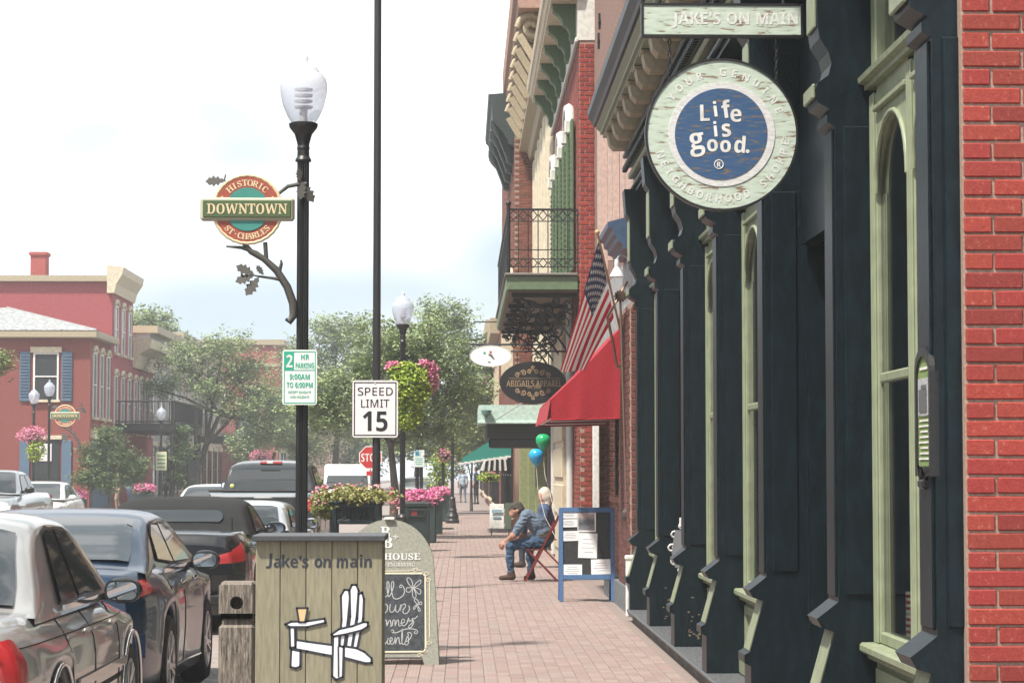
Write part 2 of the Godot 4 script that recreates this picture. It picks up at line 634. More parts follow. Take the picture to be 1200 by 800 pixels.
# ---------------------------------------------------------------- shop with iron columns
const WX := 2.05
func arch_panel(s: S, za: float, zb: float, x0: float, x1: float, y_spring: float, rise: float, y_top: float):
	# wall piece above an arched opening between depths za and zb (z = -za .. -zb)
	var k := 14
	for i in k:
		var t0 := PI * i / k; var t1 := PI * (i + 1) / k
		var c := (za + zb) * 0.5; var r := absf(zb - za) * 0.5
		var a := Vector3(0, y_spring + rise * sin(t0), -(c - r * cos(t0)))
		var b := Vector3(0, y_spring + rise * sin(t1), -(c - r * cos(t1)))
		var at_ := Vector3(0, y_top, a.z); var bt := Vector3(0, y_top, b.z)
		var o := Vector3(x0, 0, 0); var q := Vector3(x1, 0, 0)
		s.quad(a + o, b + o, bt + o, at_ + o, Vector3.LEFT)
		s.quad(a + q, b + q, bt + q, at_ + q, Vector3.RIGHT)
		s.quad(a + o, b + o, b + q, a + q, Vector3.DOWN)

func shop_with_columns():
	var o := Vector3(2.0, 0, -17.0)
	var t := thing("corner_shop", "shop with tall navy columns and sage green arched windows under a bracketed cornice", "shop", o)
	var near := [24.55, 21.97, 19.4, 16.85, 14.25, 11.52, 9.12]   # depth of each column's near side
	var wide := 0.32
	var prof := [[0.131, 0.10], [0.40, 0.10], [0.42, 0.14], [0.47, 0.14], [0.49, 0.105], [0.80, 0.02], [0.82, 0.085], [0.865, 0.11], [0.91, 0.05], [0.95, 0.0], [3.34, 0.0], [3.36, 0.04], [3.40, 0.04], [3.42, 0.015], [3.46, 0.085], [3.52, 0.10], [3.56, 0.085], [3.60, 0.03], [3.66, 0.015], [3.72, 0.03], [3.79, 0.075], [3.86, 0.085], [4.30, 0.09], [4.36, 0.13], [4.62, 0.15]]
	var poly := PackedVector2Array()
	for q in prof: poly.append(Vector2(1.88 - q[1], q[0]))
	poly.append(Vector2(2.16, 4.62)); poly.append(Vector2(2.16, 0.131))
	for i in near.size():
		var z: float = -near[i]
		var s := S.new(o)
		s.prism(poly, Transform3D(Basis(), Vector3(0, 0, z - wide)), wide)
		var c := part(t, "column", s, M.navy)
		# raised panels on the side and front of the shaft
		s = S.new(o)
		s.box(Vector3(2.0, 2.16, z + 0.004), Vector3(0.16, 2.36, 0.022), 0.008)
		part(c, "side_panel", s, M.navy)
		s = S.new(o)
		s.box(Vector3(1.876, 2.15, z - wide * 0.5), Vector3(0.016, 2.36, wide - 0.07), 0.006)
		part(c, "front_panel", s, M.navy)
		# sage strips on the sloping foot and on the upper bracket
		s = S.new(o)
		s.quad(Vector3(1.772, 0.50, z - 0.03), Vector3(1.772, 0.50, z - wide + 0.03), Vector3(1.855, 0.795, z - wide + 0.03), Vector3(1.855, 0.795, z - 0.03), Vector3.LEFT)
		s.prism(PackedVector2Array([Vector2(1.770, 0.495), Vector2(1.856, 0.80), Vector2(1.862, 0.80), Vector2(1.776, 0.495)]), Transform3D(Basis(), Vector3(0, 0, z - wide + 0.03)), wide - 0.06)
		part(c, "foot_strip", s, M.sage)
		s = S.new(o)
		s.box(Vector3(1.789, 4.07, z - wide * 0.5), Vector3(0.016, 0.44, wide - 0.08), 0.005)
		part(c, "bracket_strip", s, M.sage)
		s = S.new(o)
		s.box(Vector3(1.776, 3.52, z - wide * 0.5), Vector3(0.02, 0.075, wide - 0.02), 0.006)
		part(c, "cap_strip", s, M.sage)
		if i in [1, 2]:   # old paint flaked off near the foot
			s = S.new(o)
			for k in 26:
				var p := Vector2(1.90 + rng.randf() * 0.22, 0.20 + absf(rng.randfn()) * 0.13)
				var chip := PackedVector2Array()
				var n := 6
				for j in n: chip.append(p + Vector2(cos(TAU * j / n), sin(TAU * j / n) * 0.7) * rng.randf_range(0.004, 0.018))
				s.prism(chip, Transform3D(Basis(), Vector3(0, 0, z)), 0.0012)
			part(c, "paint_chips", s, mat(lin(0.30, 0.22, 0.17), 0.85, T.grain, Vector3.ONE * 12.0)).set_meta("kind", "stuff")
	# bays
	var kinds := ["window", "entry", "window", "window", "entry", "window"]
	for i in 6:
		var za: float = near[i]             # far side of the bay (near face of far column)
		var zb: float = near[i + 1] + wide  # near side
		if kinds[i] == "window": shop_window(t, o, za, zb)
		else: shop_entry(t, o, za, zb)
	# step along the front
	var s2 := S.new(o)
	s2.span(Vector3(1.83, -0.02, -24.85), Vector3(2.3, 0.10, -8.6))
	part(t, "plinth", s2, mat(lin(0.26, 0.235, 0.21), 0.9, T.blotch, Vector3(1.2, 2.0, 1.2), T.fbump, 0.7))
	for k in 12:
		s2 = S.new(o)
		var z0 := -24.85 + k * 1.355
		s2.box(Vector3(2.02, 0.115, z0 + 0.677), Vector3(0.52, 0.03, 1.35), 0.008)
		part(t, "step_board", s2, M.step_grey)
	s2 = S.new(o)
	s2.box(Vector3(1.80, 0.35, -24.80), Vector3(0.09, 0.62, 0.09), 0.012)
	s2.box(Vector3(1.80, 0.675, -24.80), Vector3(0.11, 0.05, 0.11), 0.012)
	part(t, "end_post", s2, M.white)
	# beam, bed mouldings, modillions, cornice
	s2 = S.new(o)
	s2.span(Vector3(1.86, 4.6, -24.9), Vector3(2.3, 5.15, -9.07))
	part(t, "beam", s2, M.navy)
	for q in [[1.80, 4.80, 0.06, "sage"], [1.76, 4.92, 0.05, "sage"], [1.82, 4.66, 0.04, "navy"], [1.74, 5.02, 0.05, "navy"]]:
		s2 = S.new(o)
		s2.box(Vector3((q[0] + 1.9) * 0.5, q[1], -16.985), Vector3(1.9 - q[0], q[2], 15.85), 0.012)
		part(t, "moulding", s2, M[q[3]])
	var dent := S.new()
	dent.box(Vector3.ZERO, Vector3(0.05, 0.06, 0.05), 0.006)
	var dm := dent.mesh(M.navy)
	for k in 150: mpart(t, "dentil", dm, Transform3D(Basis(), Vector3(1.755, 4.862, -24.8 + k * 0.105) - o))
	var mod := PackedVector2Array([Vector2(1.86, 5.05), Vector2(1.62, 5.05), Vector2(1.575, 5.10), Vector2(1.555, 5.19), Vector2(1.555, 5.235), Vector2(1.86, 5.235)])
	for k in 20:
		s2 = S.new(o)
		var z := -24.72 + k * 0.80
		s2.prism(mod, Transform3D(Basis(), Vector3(0, 0, z)), 0.24)
		s2.box(Vector3(1.70, 5.222, z + 0.12), Vector3(0.33, 0.022, 0.28), 0.004)
		part(t, "modillion", s2, M.tan)
	s2 = S.new(o)
	s2.prism(PackedVector2Array([Vector2(2.2, 5.236), Vector2(1.53, 5.236), Vector2(1.53, 5.27), Vector2(1.50, 5.27), Vector2(1.50, 5.30), Vector2(1.46, 5.335), Vector2(1.455, 5.36), Vector2(2.2, 5.36)]), Transform3D(Basis(), Vector3(0, 0, -25.0)), 15.95)
	part(t, "bed_moulding", s2, M.sage)
	s2 = S.new(o)
	s2.prism(PackedVector2Array([Vector2(2.2, 5.361), Vector2(1.43, 5.361), Vector2(1.415, 5.40), Vector2(1.37, 5.47), Vector2(1.365, 5.54), Vector2(1.38, 5.56), Vector2(2.2, 5.66)]), Transform3D(Basis(), Vector3(0, 0, -25.05)), 16.0)
	part(t, "cornice", s2, M.navy)
	# upper storey and the room behind the glass
	s2 = S.new(o)
	s2.span(Vector3(2.08, 5.6, -24.9), Vector3(2.4, 11.0, -9.2))
	part(t, "upper_wall", s2, mat(lin(0.42, 0.24, 0.19), 0.85, T.blotch, Vector3.ONE, T.fbump, 0.5))
	s2 = S.new(o)
	var room := mat(lin(0.26, 0.23, 0.20), 0.9)
	s2.span(Vector3(2.3, -0.02, -24.9), Vector3(9.0, 0.09, -9.2))
	s2.span(Vector3(2.3, 4.62, -24.9), Vector3(9.0, 5.0, -9.2))
	s2.span(Vector3(9.0, -0.02, -24.9), Vector3(9.2, 5.0, -9.2))
	s2.span(Vector3(2.3, -0.02, -25.1), Vector3(9.2, 11, -24.91))
	s2.span(Vector3(2.3, 10.8, -24.9), Vector3(9.2, 11, -9.2))
	part(t, "shop_room", s2, room)
	# wall box with a notice, on the end column
	var b := thing("notice_box", "black arched notice box with green paper notice on the end column", "notice box", Vector3(1.874, 1.6, -9.275))
	s2 = S.new()
	var out := PackedVector2Array(); var inn := PackedVector2Array()
	for k in 17:
		var a := PI * k / 16
		out.append(Vector2(0.155 * cos(a), 0.40 + 0.10 * sin(a))); inn.append(Vector2(0.125 * cos(a), 0.385 + 0.08 * sin(a)))
	out.append(Vector2(-0.155, -0.02)); inn.append(Vector2(-0.125, 0.02))
	out.append(Vector2(0.155, -0.02)); inn.append(Vector2(0.125, 0.02))
	var fx := Transform3D(Basis(Vector3.BACK, Vector3.UP, Vector3.LEFT), Vector3.ZERO)
	s2.frame(out, inn, Transform3D(fx.basis, Vector3(0.02, 0, 0)), 0.036)
	part(b, "frame", s2, M.iron)
	s2 = S.new()
	s2.prism(inn, Transform3D(fx.basis, Vector3(0.004, 0, 0)), 0.01)
	part(b, "backing", s2, mat(lin(0.30, 0.42, 0.16), 0.8))
	s2 = S.new()
	for k in 9: s2.box(Vector3(-0.0085, 0.05 + k * 0.022, 0.0), Vector3(0.003, 0.007, 0.20 - 0.03 * (k % 3)))
	s2.box(Vector3(-0.0085, 0.415, 0), Vector3(0.003, 0.01, 0.14))
	part(b, "printed_lines", s2, M.white)
	s2 = S.new()
	s2.box(Vector3(-0.009, 0.30, 0.0), Vector3(0.004, 0.15, 0.21))
	var ph := part(b, "photograph", s2, mat(lin(0.55, 0.57, 0.6), 0.5, T.blotch, Vector3.ONE * 9.0))
	s2 = S.new()
	s2.box(Vector3(-0.013, 0.285, 0.0), Vector3(0.004, 0.09, 0.15)); s2.box(Vector3(-0.013, 0.34, 0.02), Vector3(0.004, 0.015, 0.09))
	part(ph, "building_print", s2, mat(lin(0.16, 0.17, 0.18), 0.6, T.grain, Vector3.ONE * 30.0))
	s2 = S.new()
	s2.box(Vector3(-0.01, -0.05, 0.0), Vector3(0.04, 0.045, 0.10), 0.012)
	for k in 8: s2.tube([Vector3(-0.02, -0.02, 0.03), Vector3(-0.04 + 0.006 * k, 0.02 - 0.008 * k, 0.03 + 0.03 * sin(k * 1.7)), Vector3(-0.02, -0.04, -0.03 + 0.012 * k)], 0.006, 5)
	part(b, "bracket", s2, M.iron)

func shop_window(t: Node3D, o: Vector3, za: float, zb: float):
	# za far depth, zb near depth
	var w := S.new(o)
	var y0 := 0.131; var ysill := 0.70
	var top := 3.52
	# base panel
	w.span(Vector3(2.07, y0, -za), Vector3(2.14, ysill, -zb))
	var root := part(t, "window_bay", w, M.sage)
	var s := S.new(o)
	s.box(Vector3(2.045, 0.19, -(za + zb) / 2), Vector3(0.06, 0.115, za - zb), 0.012)
	part(root, "skirting", s, M.sage)
	var mid := (za + zb) * 0.5
	for q in [[za, mid], [mid, zb]]:
		var a: float = q[0] - 0.10; var b: float = q[1] + 0.10
		s = S.new(o)
		var xf := Transform3D(Basis(Vector3.BACK, Vector3.UP, Vector3.LEFT), Vector3(2.07, 0.29, -a))
		var L := a - b
		s.frame(PackedVector2Array([Vector2(0, 0), Vector2(L, 0), Vector2(L, 0.34), Vector2(0, 0.34)]), PackedVector2Array([Vector2(0.06, 0.06), Vector2(L - 0.06, 0.06), Vector2(L - 0.06, 0.28), Vector2(0.06, 0.28)]), xf, 0.025)
		part(root, "panel_moulding", s, M.sage)
	s = S.new(o)
	s.box(Vector3(2.055, 0.725, -mid), Vector3(0.15, 0.05, za - zb - 0.01), 0.012)
	s.box(Vector3(2.07, 0.685, -mid), Vector3(0.10, 0.035, za - zb - 0.01), 0.008)
	part(root, "sill", s, M.sage)
	s = S.new(o)
	s.span(Vector3(2.145, 0.70, -za + 0.01), Vector3(2.9, 0.79, -zb - 0.01))
	part(root, "display_deck", s, M.tan)
	# frame posts: jambs and mullion with reeded edges
	for q in [za - 0.085, mid, zb + 0.085]:
		s = S.new(o)
		s.box(Vector3(2.10, 2.12, -q), Vector3(0.08, 2.74, 0.13), 0.008)
		for e in [-0.042, 0.0, 0.042]: s.box(Vector3(2.056, 2.12, -q + e), Vector3(0.016, 2.74, 0.026), 0.006)
		part(root, "mullion", s, M.sage)
	for q in [[za - 0.15, mid + 0.065], [mid - 0.065, zb + 0.15]]:
		var a: float = q[0]; var b: float = q[1]
		s = S.new(o)
		arch_panel(s, a, b, 2.065, 2.12, 2.98, 0.33, top)
		part(root, "arch_panel", s, M.sage)
		s = S.new(o)
		var r := (a - b) * 0.5
		var pts := []
		for k in 15:
			var th := PI * k / 14
			pts.append(Vector3(2.058, 2.98 + (0.33 + 0.02) * sin(th), -((a + b) * 0.5 - (r - 0.012) * cos(th))))
		s.tube(pts, 0.014, 6)
		part(root, "arch_bead", s, M.sage)
		s = S.new(o)
		s.box(Vector3(2.055, 3.40, -(a + b) / 2), Vector3(0.03, 0.03, a - b - 0.02), 0.006)
		part(root, "rail", s, M.sage)
		s = S.new(o)
		s.box(Vector3(2.098, 0.78, -(a + b) / 2), Vector3(0.07, 0.06, a - b), 0.008)
		part(root, "bottom_rail", s, M.sage)
		s = S.new(o)
		s.box(Vector3(2.098, 2.06, -(a + b) / 2), Vector3(0.06, 0.05, a - b), 0.008)
		part(root, "meeting_rail", s, M.sage)
		s = S.new(o)
		s.span(Vector3(2.082, 0.80, -a), Vector3(2.088, 3.35, -b))
		part(root, "pane", s, M.shop_glass)
	# transom moulding and light above
	s = S.new(o)
	s.prism(PackedVector2Array([Vector2(2.14, 3.52), Vector2(2.03, 3.52), Vector2(2.03, 3.545), Vector2(2.0, 3.555), Vector2(1.995, 3.58), Vector2(2.14, 3.60)]), Transform3D(Basis(), Vector3(0, 0, -za + 0.004)), za - zb - 0.008)
	part(root, "transom_moulding", s, M.sage)
	for q in [za - 0.06, mid, zb + 0.06]:
		s = S.new(o)
		s.box(Vector3(2.10, 4.13, -q), Vector3(0.07, 1.0, 0.12), 0.01)
		part(root, "transom_post", s, M.sage)
	s = S.new(o)
	s.span(Vector3(2.115, 3.60, -za), Vector3(2.121, 4.61, -zb))
	part(root, "pane", s, M.shop_glass)

func shop_entry(t: Node3D, o: Vector3, za: float, zb: float):
	var s := S.new(o)
	s.span(Vector3(2.14, 0.1305, -za), Vector3(3.3, 4.6, -za + 0.05))
	s.span(Vector3(2.14, 0.1305, -zb - 0.05), Vector3(3.3, 4.6, -zb))
	s.span(Vector3(2.14, 3.3, -za + 0.05), Vector3(3.3, 3.4, -zb - 0.05))
	s.span(Vector3(2.10, 3.4, -za + 0.05), Vector3(2.16, 4.6, -zb - 0.05))
	s.span(Vector3(2.10, 3.0, -za + 0.05), Vector3(2.20, 3.4, -zb - 0.05))
	var e := part(t, "entry", s, M.navy)
	s = S.new(o)
	s.span(Vector3(3.3, 0.13, -za), Vector3(3.38, 3.4, -zb))
	var d := part(e, "door", s, M.navy)
	s = S.new(o)
	s.span(Vector3(3.285, 0.9, -za + 0.75), Vector3(3.295, 2.3, -zb - 0.75))
	part(d, "door_glass", s, M.shop_glass)
	s = S.new(o)
	s.span(Vector3(2.3, 0.10, -za), Vector3(3.3, 0.128, -zb))
	part(e, "entry_floor", s, M.step_grey)

func near_brick_wall():
	var o := Vector3(1.985, 0, -9.06)
	var t := thing("brick_wall", "red painted brick side wall butting against the end navy column", "wall", o)
	var s := S.new()
	s.span(Vector3(0.0, -0.02, -0.4), Vector3(7.0, 11.0, -0.004))
	part(t, "mortar", s, M.mortar)
	lay_bricks(t, o + Vector3(0.002, 0.55, 0), Vector3.RIGHT, 0.95, 3.5, Vector3.BACK, M.red_bricks, 0.0737, 0.24, false, 0.0105, "red")

# ---------------------------------------------------------------- brick shop with the red awning
func bricks_stuff(parent: Node3D, org: Vector3, right: Vector3, wide: float, high: float, out: Vector3, m: Material, course := 0.0737, length := 0.21, skip := []):
	var s := S.new()
	s.box(Vector3.ZERO, Vector3(length - 0.012, course - 0.012, 0.03), 0.0)
	var mesh := s.mesh(m)
	var xfs := []; var cols := []
	var b := Basis(right, Vector3.UP, out)
	for r in int(high / course):
		var off := length * 0.5 if r % 2 == 1 else 0.0
		for k in int(wide / length):
			var p := Vector2(k * length + length * 0.5 + off, (r + 0.5) * course)
			if p.x > wide - length * 0.45: continue
			var hide := false
			for q in skip:
				if q.has_point(p): hide = true
			if hide: continue
			xfs.append(Transform3D(b, org + right * p.x + Vector3.UP * p.y + out * (-0.009 + rng.randf_range(-0.002, 0.002)) - parent.position))
			var f := rng.randf_range(0.72, 1.12)
			cols.append(Color(f, f * rng.randf_range(0.9, 1.05), f))
	multi(parent, "bricks", mesh, xfs, cols, true)

func tinted(c: Color, rough := 0.8) -> StandardMaterial3D:
	var m := mat(c, rough, T.grain, Vector3.ONE * 4.0, T.fbump, 0.3)
	m.vertex_color_use_as_albedo = true
	return m

func brick_shop():
	var o := Vector3(2.0, 0, -30.0)
	var t := thing("brick_shop", "narrow brick shop with pink upper wall and navy shop cornice behind the red awning", "shop", o)
	var s := S.new(o)
	s.span(Vector3(2.02, 3.6, -24.96), Vector3(2.4, 12.0, -34.98))
	part(t, "upper_wall", s, mat(lin(0.40, 0.235, 0.19), 0.9, T.grain, Vector3(1.5, 0.8, 3.0), T.bump, 0.9))
	# windows of the upper wall with pale surrounds
	for z in [27.2, 29.6, 32.0]:
		s = S.new(o)
		s.span(Vector3(1.985, 4.5, -z), Vector3(2.019, 6.6, -z - 0.9))
		var w := part(t, "window", s, M.pane)
		for e in [-0.10, 0.9]:
			s = S.new(o)
			s.span(Vector3(1.94, 4.4, -z - e), Vector3(2.018, 6.8, -z - e - 0.12))
			part(w, "surround", s, mat(lin(0.58, 0.43, 0.38), 0.8, T.soft, Vector3.ONE))
	for q in [[704, 25], [703, 48], [729, 40], [711, 105], [737, 8]]:
		var p := on_x(q[0], q[1], 2.02)
		s = S.new(o)
		s.tube([p + Vector3(-0.02, 0.12, 0), p + Vector3(-0.02, -0.12, 0)], 0.018, 6)
		s.tube([p + Vector3(-0.02, 0.0, 0.1), p + Vector3(-0.02, 0.0, -0.1)], 0.018, 6)
		part(t, "wall_anchor", s, M.iron)
	# shop cornice
	s = S.new(o)
	s.prism(PackedVector2Array([Vector2(2.1, 4.12), Vector2(1.84, 4.14), Vector2(1.82, 4.20), Vector2(1.77, 4.22), Vector2(1.76, 4.28), Vector2(1.72, 4.30), Vector2(1.71, 4.36), Vector2(1.66, 4.38), Vector2(1.655, 4.44), Vector2(2.1, 4.56)]), Transform3D(Basis(), Vector3(0, 0, -27.9)), 1.75)
	part(t, "shop_cornice", s, mat(lin(0.045, 0.085, 0.16), 0.45, T.soft, Vector3.ONE))
	s = S.new(o)
	s.span(Vector3(1.96, 3.2, -25.95), Vector3(2.1, 4.12, -34.6))
	part(t, "frieze_board", s, mat(lin(0.46, 0.48, 0.50), 0.6, T.blotch, Vector3.ONE * 1.5))
	# brown brick pier next to the columns
	s = S.new(o)
	s.span(Vector3(1.895, 0, -25.92), Vector3(2.3, 3.5, -27.9))
	s.span(Vector3(2.0, 0, -24.95), Vector3(2.3, 3.6, -25.92))
	var pier := part(t, "pier", s, M.mortar)
	lay_bricks(t, Vector3(1.895, 0.13, -25.915), Vector3.RIGHT, 0.135, 3.35, Vector3.BACK, M.old_bricks, 0.0737, 0.135, false, 0.012, "old")
	bricks_stuff(t, Vector3(1.893, 0.13, -27.9), Vector3.BACK, 1.95, 3.35, Vector3.LEFT, tinted(lin(0.22, 0.065, 0.05)))
	# low salmon wall, sill and window
	s = S.new(o)
	s.span(Vector3(1.99, 0, -27.9), Vector3(2.3, 1.20, -30.35))
	part(t, "low_wall", s, M.mortar)
	var salmon := []
	for f in [1.0, 0.9, 1.1, 0.95]: salmon.append(mat(lin(0.40 * f, 0.15 * f, 0.10 * f), 0.85, T.grain, Vector3.ONE * 5.0, T.fbump, 0.4))
	lay_bricks(t, Vector3(1.988, 0.02, -30.34), Vector3.BACK, 2.42, 1.18, Vector3.LEFT, salmon, 0.0737, 0.22, false, 0.012, "salmon")
	s = S.new(o)
	s.box(Vector3(2.08, 1.24, -29.12), Vector3(0.30, 0.08, 2.44), 0.012)
	part(t, "sill", s, mat(lin(0.34, 0.12, 0.08), 0.7, T.soft, Vector3.ONE))
	s = S.new(o)
	s.span(Vector3(2.06, 1.281, -27.92), Vector3(2.10, 3.18, -30.3))
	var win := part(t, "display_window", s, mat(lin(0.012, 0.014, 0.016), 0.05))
	for z in [27.95, 29.1, 30.27]:
		s = S.new(o)
		s.box(Vector3(2.04, 2.22, -z), Vector3(0.07, 1.86, 0.07), 0.008)
		part(win, "frame", s, M.black)
	# door recess
	s = S.new(o)
	s.span(Vector3(3.0, 0, -30.35), Vector3(3.1, 3.2, -34.5))
	s.span(Vector3(2.05, 0, -34.5), Vector3(3.1, 3.2, -34.98))
	s.span(Vector3(2.05, 3.18, -30.35), Vector3(3.1, 3.3, -34.5))
	s.span(Vector3(2.2, 1.2, -30.2), Vector3(3.1, 3.2, -30.34))
	var rec := part(t, "door_recess", s, M.mortar)
	lay_bricks(t, Vector3(2.03, 0.05, -34.49), Vector3.RIGHT, 0.44, 2.6, Vector3.BACK, M.old_bricks, 0.0737, 0.22, false, 0.012, "old")
	s = S.new(o)
	s.span(Vector3(2.93, 0.05, -31.6), Vector3(2.99, 2.3, -32.9))
	part(rec, "door", s, mat(lin(0.03, 0.012, 0.01), 0.4))
	s = S.new(o)
	s.box(Vector3(1.99, 1.6, -34.35), Vector3(0.10, 3.2, 0.10), 0.01)
	part(t, "door_post", s, M.white)
	s = S.new(o)
	s.span(Vector3(1.86, -0.02, -24.96), Vector3(2.02, 0.28, -30.35))
	part(t, "base_course", s, mat(lin(0.20, 0.23, 0.26), 0.75, T.blotch, Vector3.ONE * 2.0))
	# red awning
	var a := thing("awning", "red cloth shop awning with a deep valance below the flag", "awning", Vector3(1.97, 2.2, -27.7))
	var red := mat(lin(0.38, 0.008, 0.022), 0.8, T.soft, Vector3(2.0, 2.0, 2.0), T.bump, 0.25)
	red.rim_enabled = true; red.rim = 0.3
	red.backlight_enabled = true; red.backlight = lin(0.2, 0.006, 0.012)
	var zn := -27.62; var zf := -31.6
	var P := [Vector2(1.97, 3.40), Vector2(1.06, 2.46), Vector2(1.03, 2.20), Vector2(1.97, 2.24)]
	s = S.new(a.position)
	var rows := []
	for i in 17:
		var row := PackedVector3Array()
		for k in 21:
			var f := k / 20.0
			var q: Vector2 = (P[0] as Vector2).lerp(P[1], f)
			q.y -= 0.03 * sin(PI * f)
			row.append(Vector3(q.x, q.y + 0.008 * sin(i * 1.9), zn + (zf - zn) * i / 16.0))
		rows.append(row)
	s.grid(rows)
	part(a, "canopy", s, red)
	for e in [zn, zf]:
		s = S.new(a.position)
		# end panel: triangle with gentle folds near its hem
		rows = []
		for i in 15:
			var row := PackedVector3Array()
			var f := i / 14.0
			for k in 15:
				var g := k / 14.0
				var topx := 1.97 - 0.91 * g
				var top := 3.40 - 0.94 * g - 0.03 * sin(PI * g)
				var low := 2.235 - 0.02 * g
				row.append(Vector3(topx, lerpf(top, low, f), e + 0.012 * sin(g * 11.0 + 1.0) * f * f + 0.008 * sin(g * 23.0) * f))
			rows.append(row)
		s.grid(rows)
		part(a, "end_panel", s, red)
		s = S.new(a.position)
		s.tube([Vector3(1.95, 2.232, e), Vector3(1.05, 2.212, e)], 0.009, 6)
		part(a, "hem", s, red)
	s = S.new(a.position)
	rows = []
	for i in 3:
		var row := PackedVector3Array()
		for k in 41: row.append(Vector3(1.055 - 0.022 * i + 0.012 * sin(k * 0.9) * i * 0.5, 2.45 - 0.12 * i, zn + (zf - zn) * k / 40.0))
		rows.append(row)
	s.grid(rows)
	part(a, "valance", s, red)
	s = S.new(a.position)
	for e in [zn - 0.03, (zn + zf) * 0.5, zf + 0.03]:
		s.tube([Vector3(1.96, 2.26, e), Vector3(1.07, 2.24, e)], 0.014, 6)
		s.tube([Vector3(1.07, 2.24, e), Vector3(1.08, 2.43, e)], 0.012, 6)
	s.tube([Vector3(1.07, 2.24, zn - 0.03), Vector3(1.07, 2.24, zf + 0.03)], 0.014, 6)
	part(a, "frame", s, M.steel)
	# crank gear and rod
	var c := thing("awning_crank", "rusty awning gear with a long hanging crank rod and wooden handle", "awning crank", Vector3(1.80, 0.95, -26.6))
	s = S.new(c.position)
	var gc := at(727, 347, 26.6)
	for k in 12:
		var th := TAU * k / 12
		s.box(gc + Vector3(cos(th), sin(th), 0) * 0.062, Vector3(0.018, 0.02, 0.05), 0.0, Basis(Vector3.BACK, th))
	s.lathe([[0.0, -0.03], [0.055, -0.03], [0.06, 0.0], [0.055, 0.03], [0.0, 0.03]], gc, 14, Basis(Vector3.RIGHT, PI / 2))
	s.tube([gc, gc + Vector3(0.13, 0, 0)], 0.02, 8)
	part(c, "gear", s, mat(lin(0.10, 0.05, 0.03), 0.7, T.grain, Vector3.ONE * 8.0))
	s = S.new(c.position)
	s.tube([gc + Vector3(0, -0.03, 0), at(730, 450, 26.6), at(734.5, 596, 26.6)], 0.014, 8)
	part(c, "rod", s, mat(lin(0.12, 0.08, 0.06), 0.6))
	s = S.new(c.position)
	s.lathe([[0.0, -0.07], [0.05, -0.06], [0.062, -0.02], [0.06, 0.03], [0.03, 0.07], [0.0, 0.075]], at(734.5, 603, 26.6), 14)
	part(c, "handle", s, mat(lin(0.05, 0.035, 0.03), 0.7))
	s = S.new(c.position)
	s.tube([at(712, 372, 26.9), at(718, 400, 26.9), at(722, 425, 26.9)], 0.017, 8)
	s.tube([at(722, 425, 26.9), at(724, 430, 26.9), at(738, 429, 26.9)], 0.022, 8)
	s.tube([at(712, 372, 26.9), at(735, 330, 27.2)], 0.015, 8)
	part(c, "brace", s, mat(lin(0.36, 0.22, 0.16), 0.5, null, Vector3.ONE, null, 0.5, 0.6))
	# lamp with a bell shade
	var l := thing("wall_lamp", "small white bell-shaped wall lamp beside the flag", "lamp", at(723, 318, 26.3))
	s = S.new()
	s.lathe([[0.085, -0.06], [0.075, -0.03], [0.045, 0.02], [0.028, 0.05], [0.03, 0.09], [0.026, 0.14], [0.0, 0.145]], Vector3.ZERO, 18)
	part(l, "shade", s, mat(lin(0.62, 0.63, 0.65), 0.3))
	s = S.new()
	s.tube([Vector3(0, 0.14, 0), Vector3(0.04, 0.19, 0), Vector3(0.10, 0.17, 0), Vector3(0.16, 0.12, 0), Vector3(0.22, 0.10, 0)], 0.012, 8)
	s.box(Vector3(0.16, 0.11, 0), Vector3(0.05, 0.12, 0.08), 0.01)
	part(l, "arm", s, mat(lin(0.3, 0.3, 0.31), 0.4))
	s = S.new()
	s.ball(Vector3(0, -0.03, 0), Vector3(0.03, 0.045, 0.03), 10)
	part(l, "bulb", s, M.white)

# ---------------------------------------------------------------- house with the iron balcony
func spiral(c: Vector3, ux: Vector3, uy: Vector3, r0: float, r1: float, a0: float, turns: float, k := 14) -> Array:
	var pts := []
	for i in k + 1:
		var f := float(i) / k
		var r := lerpf(r0, r1, f); var a := a0 + TAU * turns * f
		pts.append(c + ux * cos(a) * r + uy * sin(a) * r)
	return pts

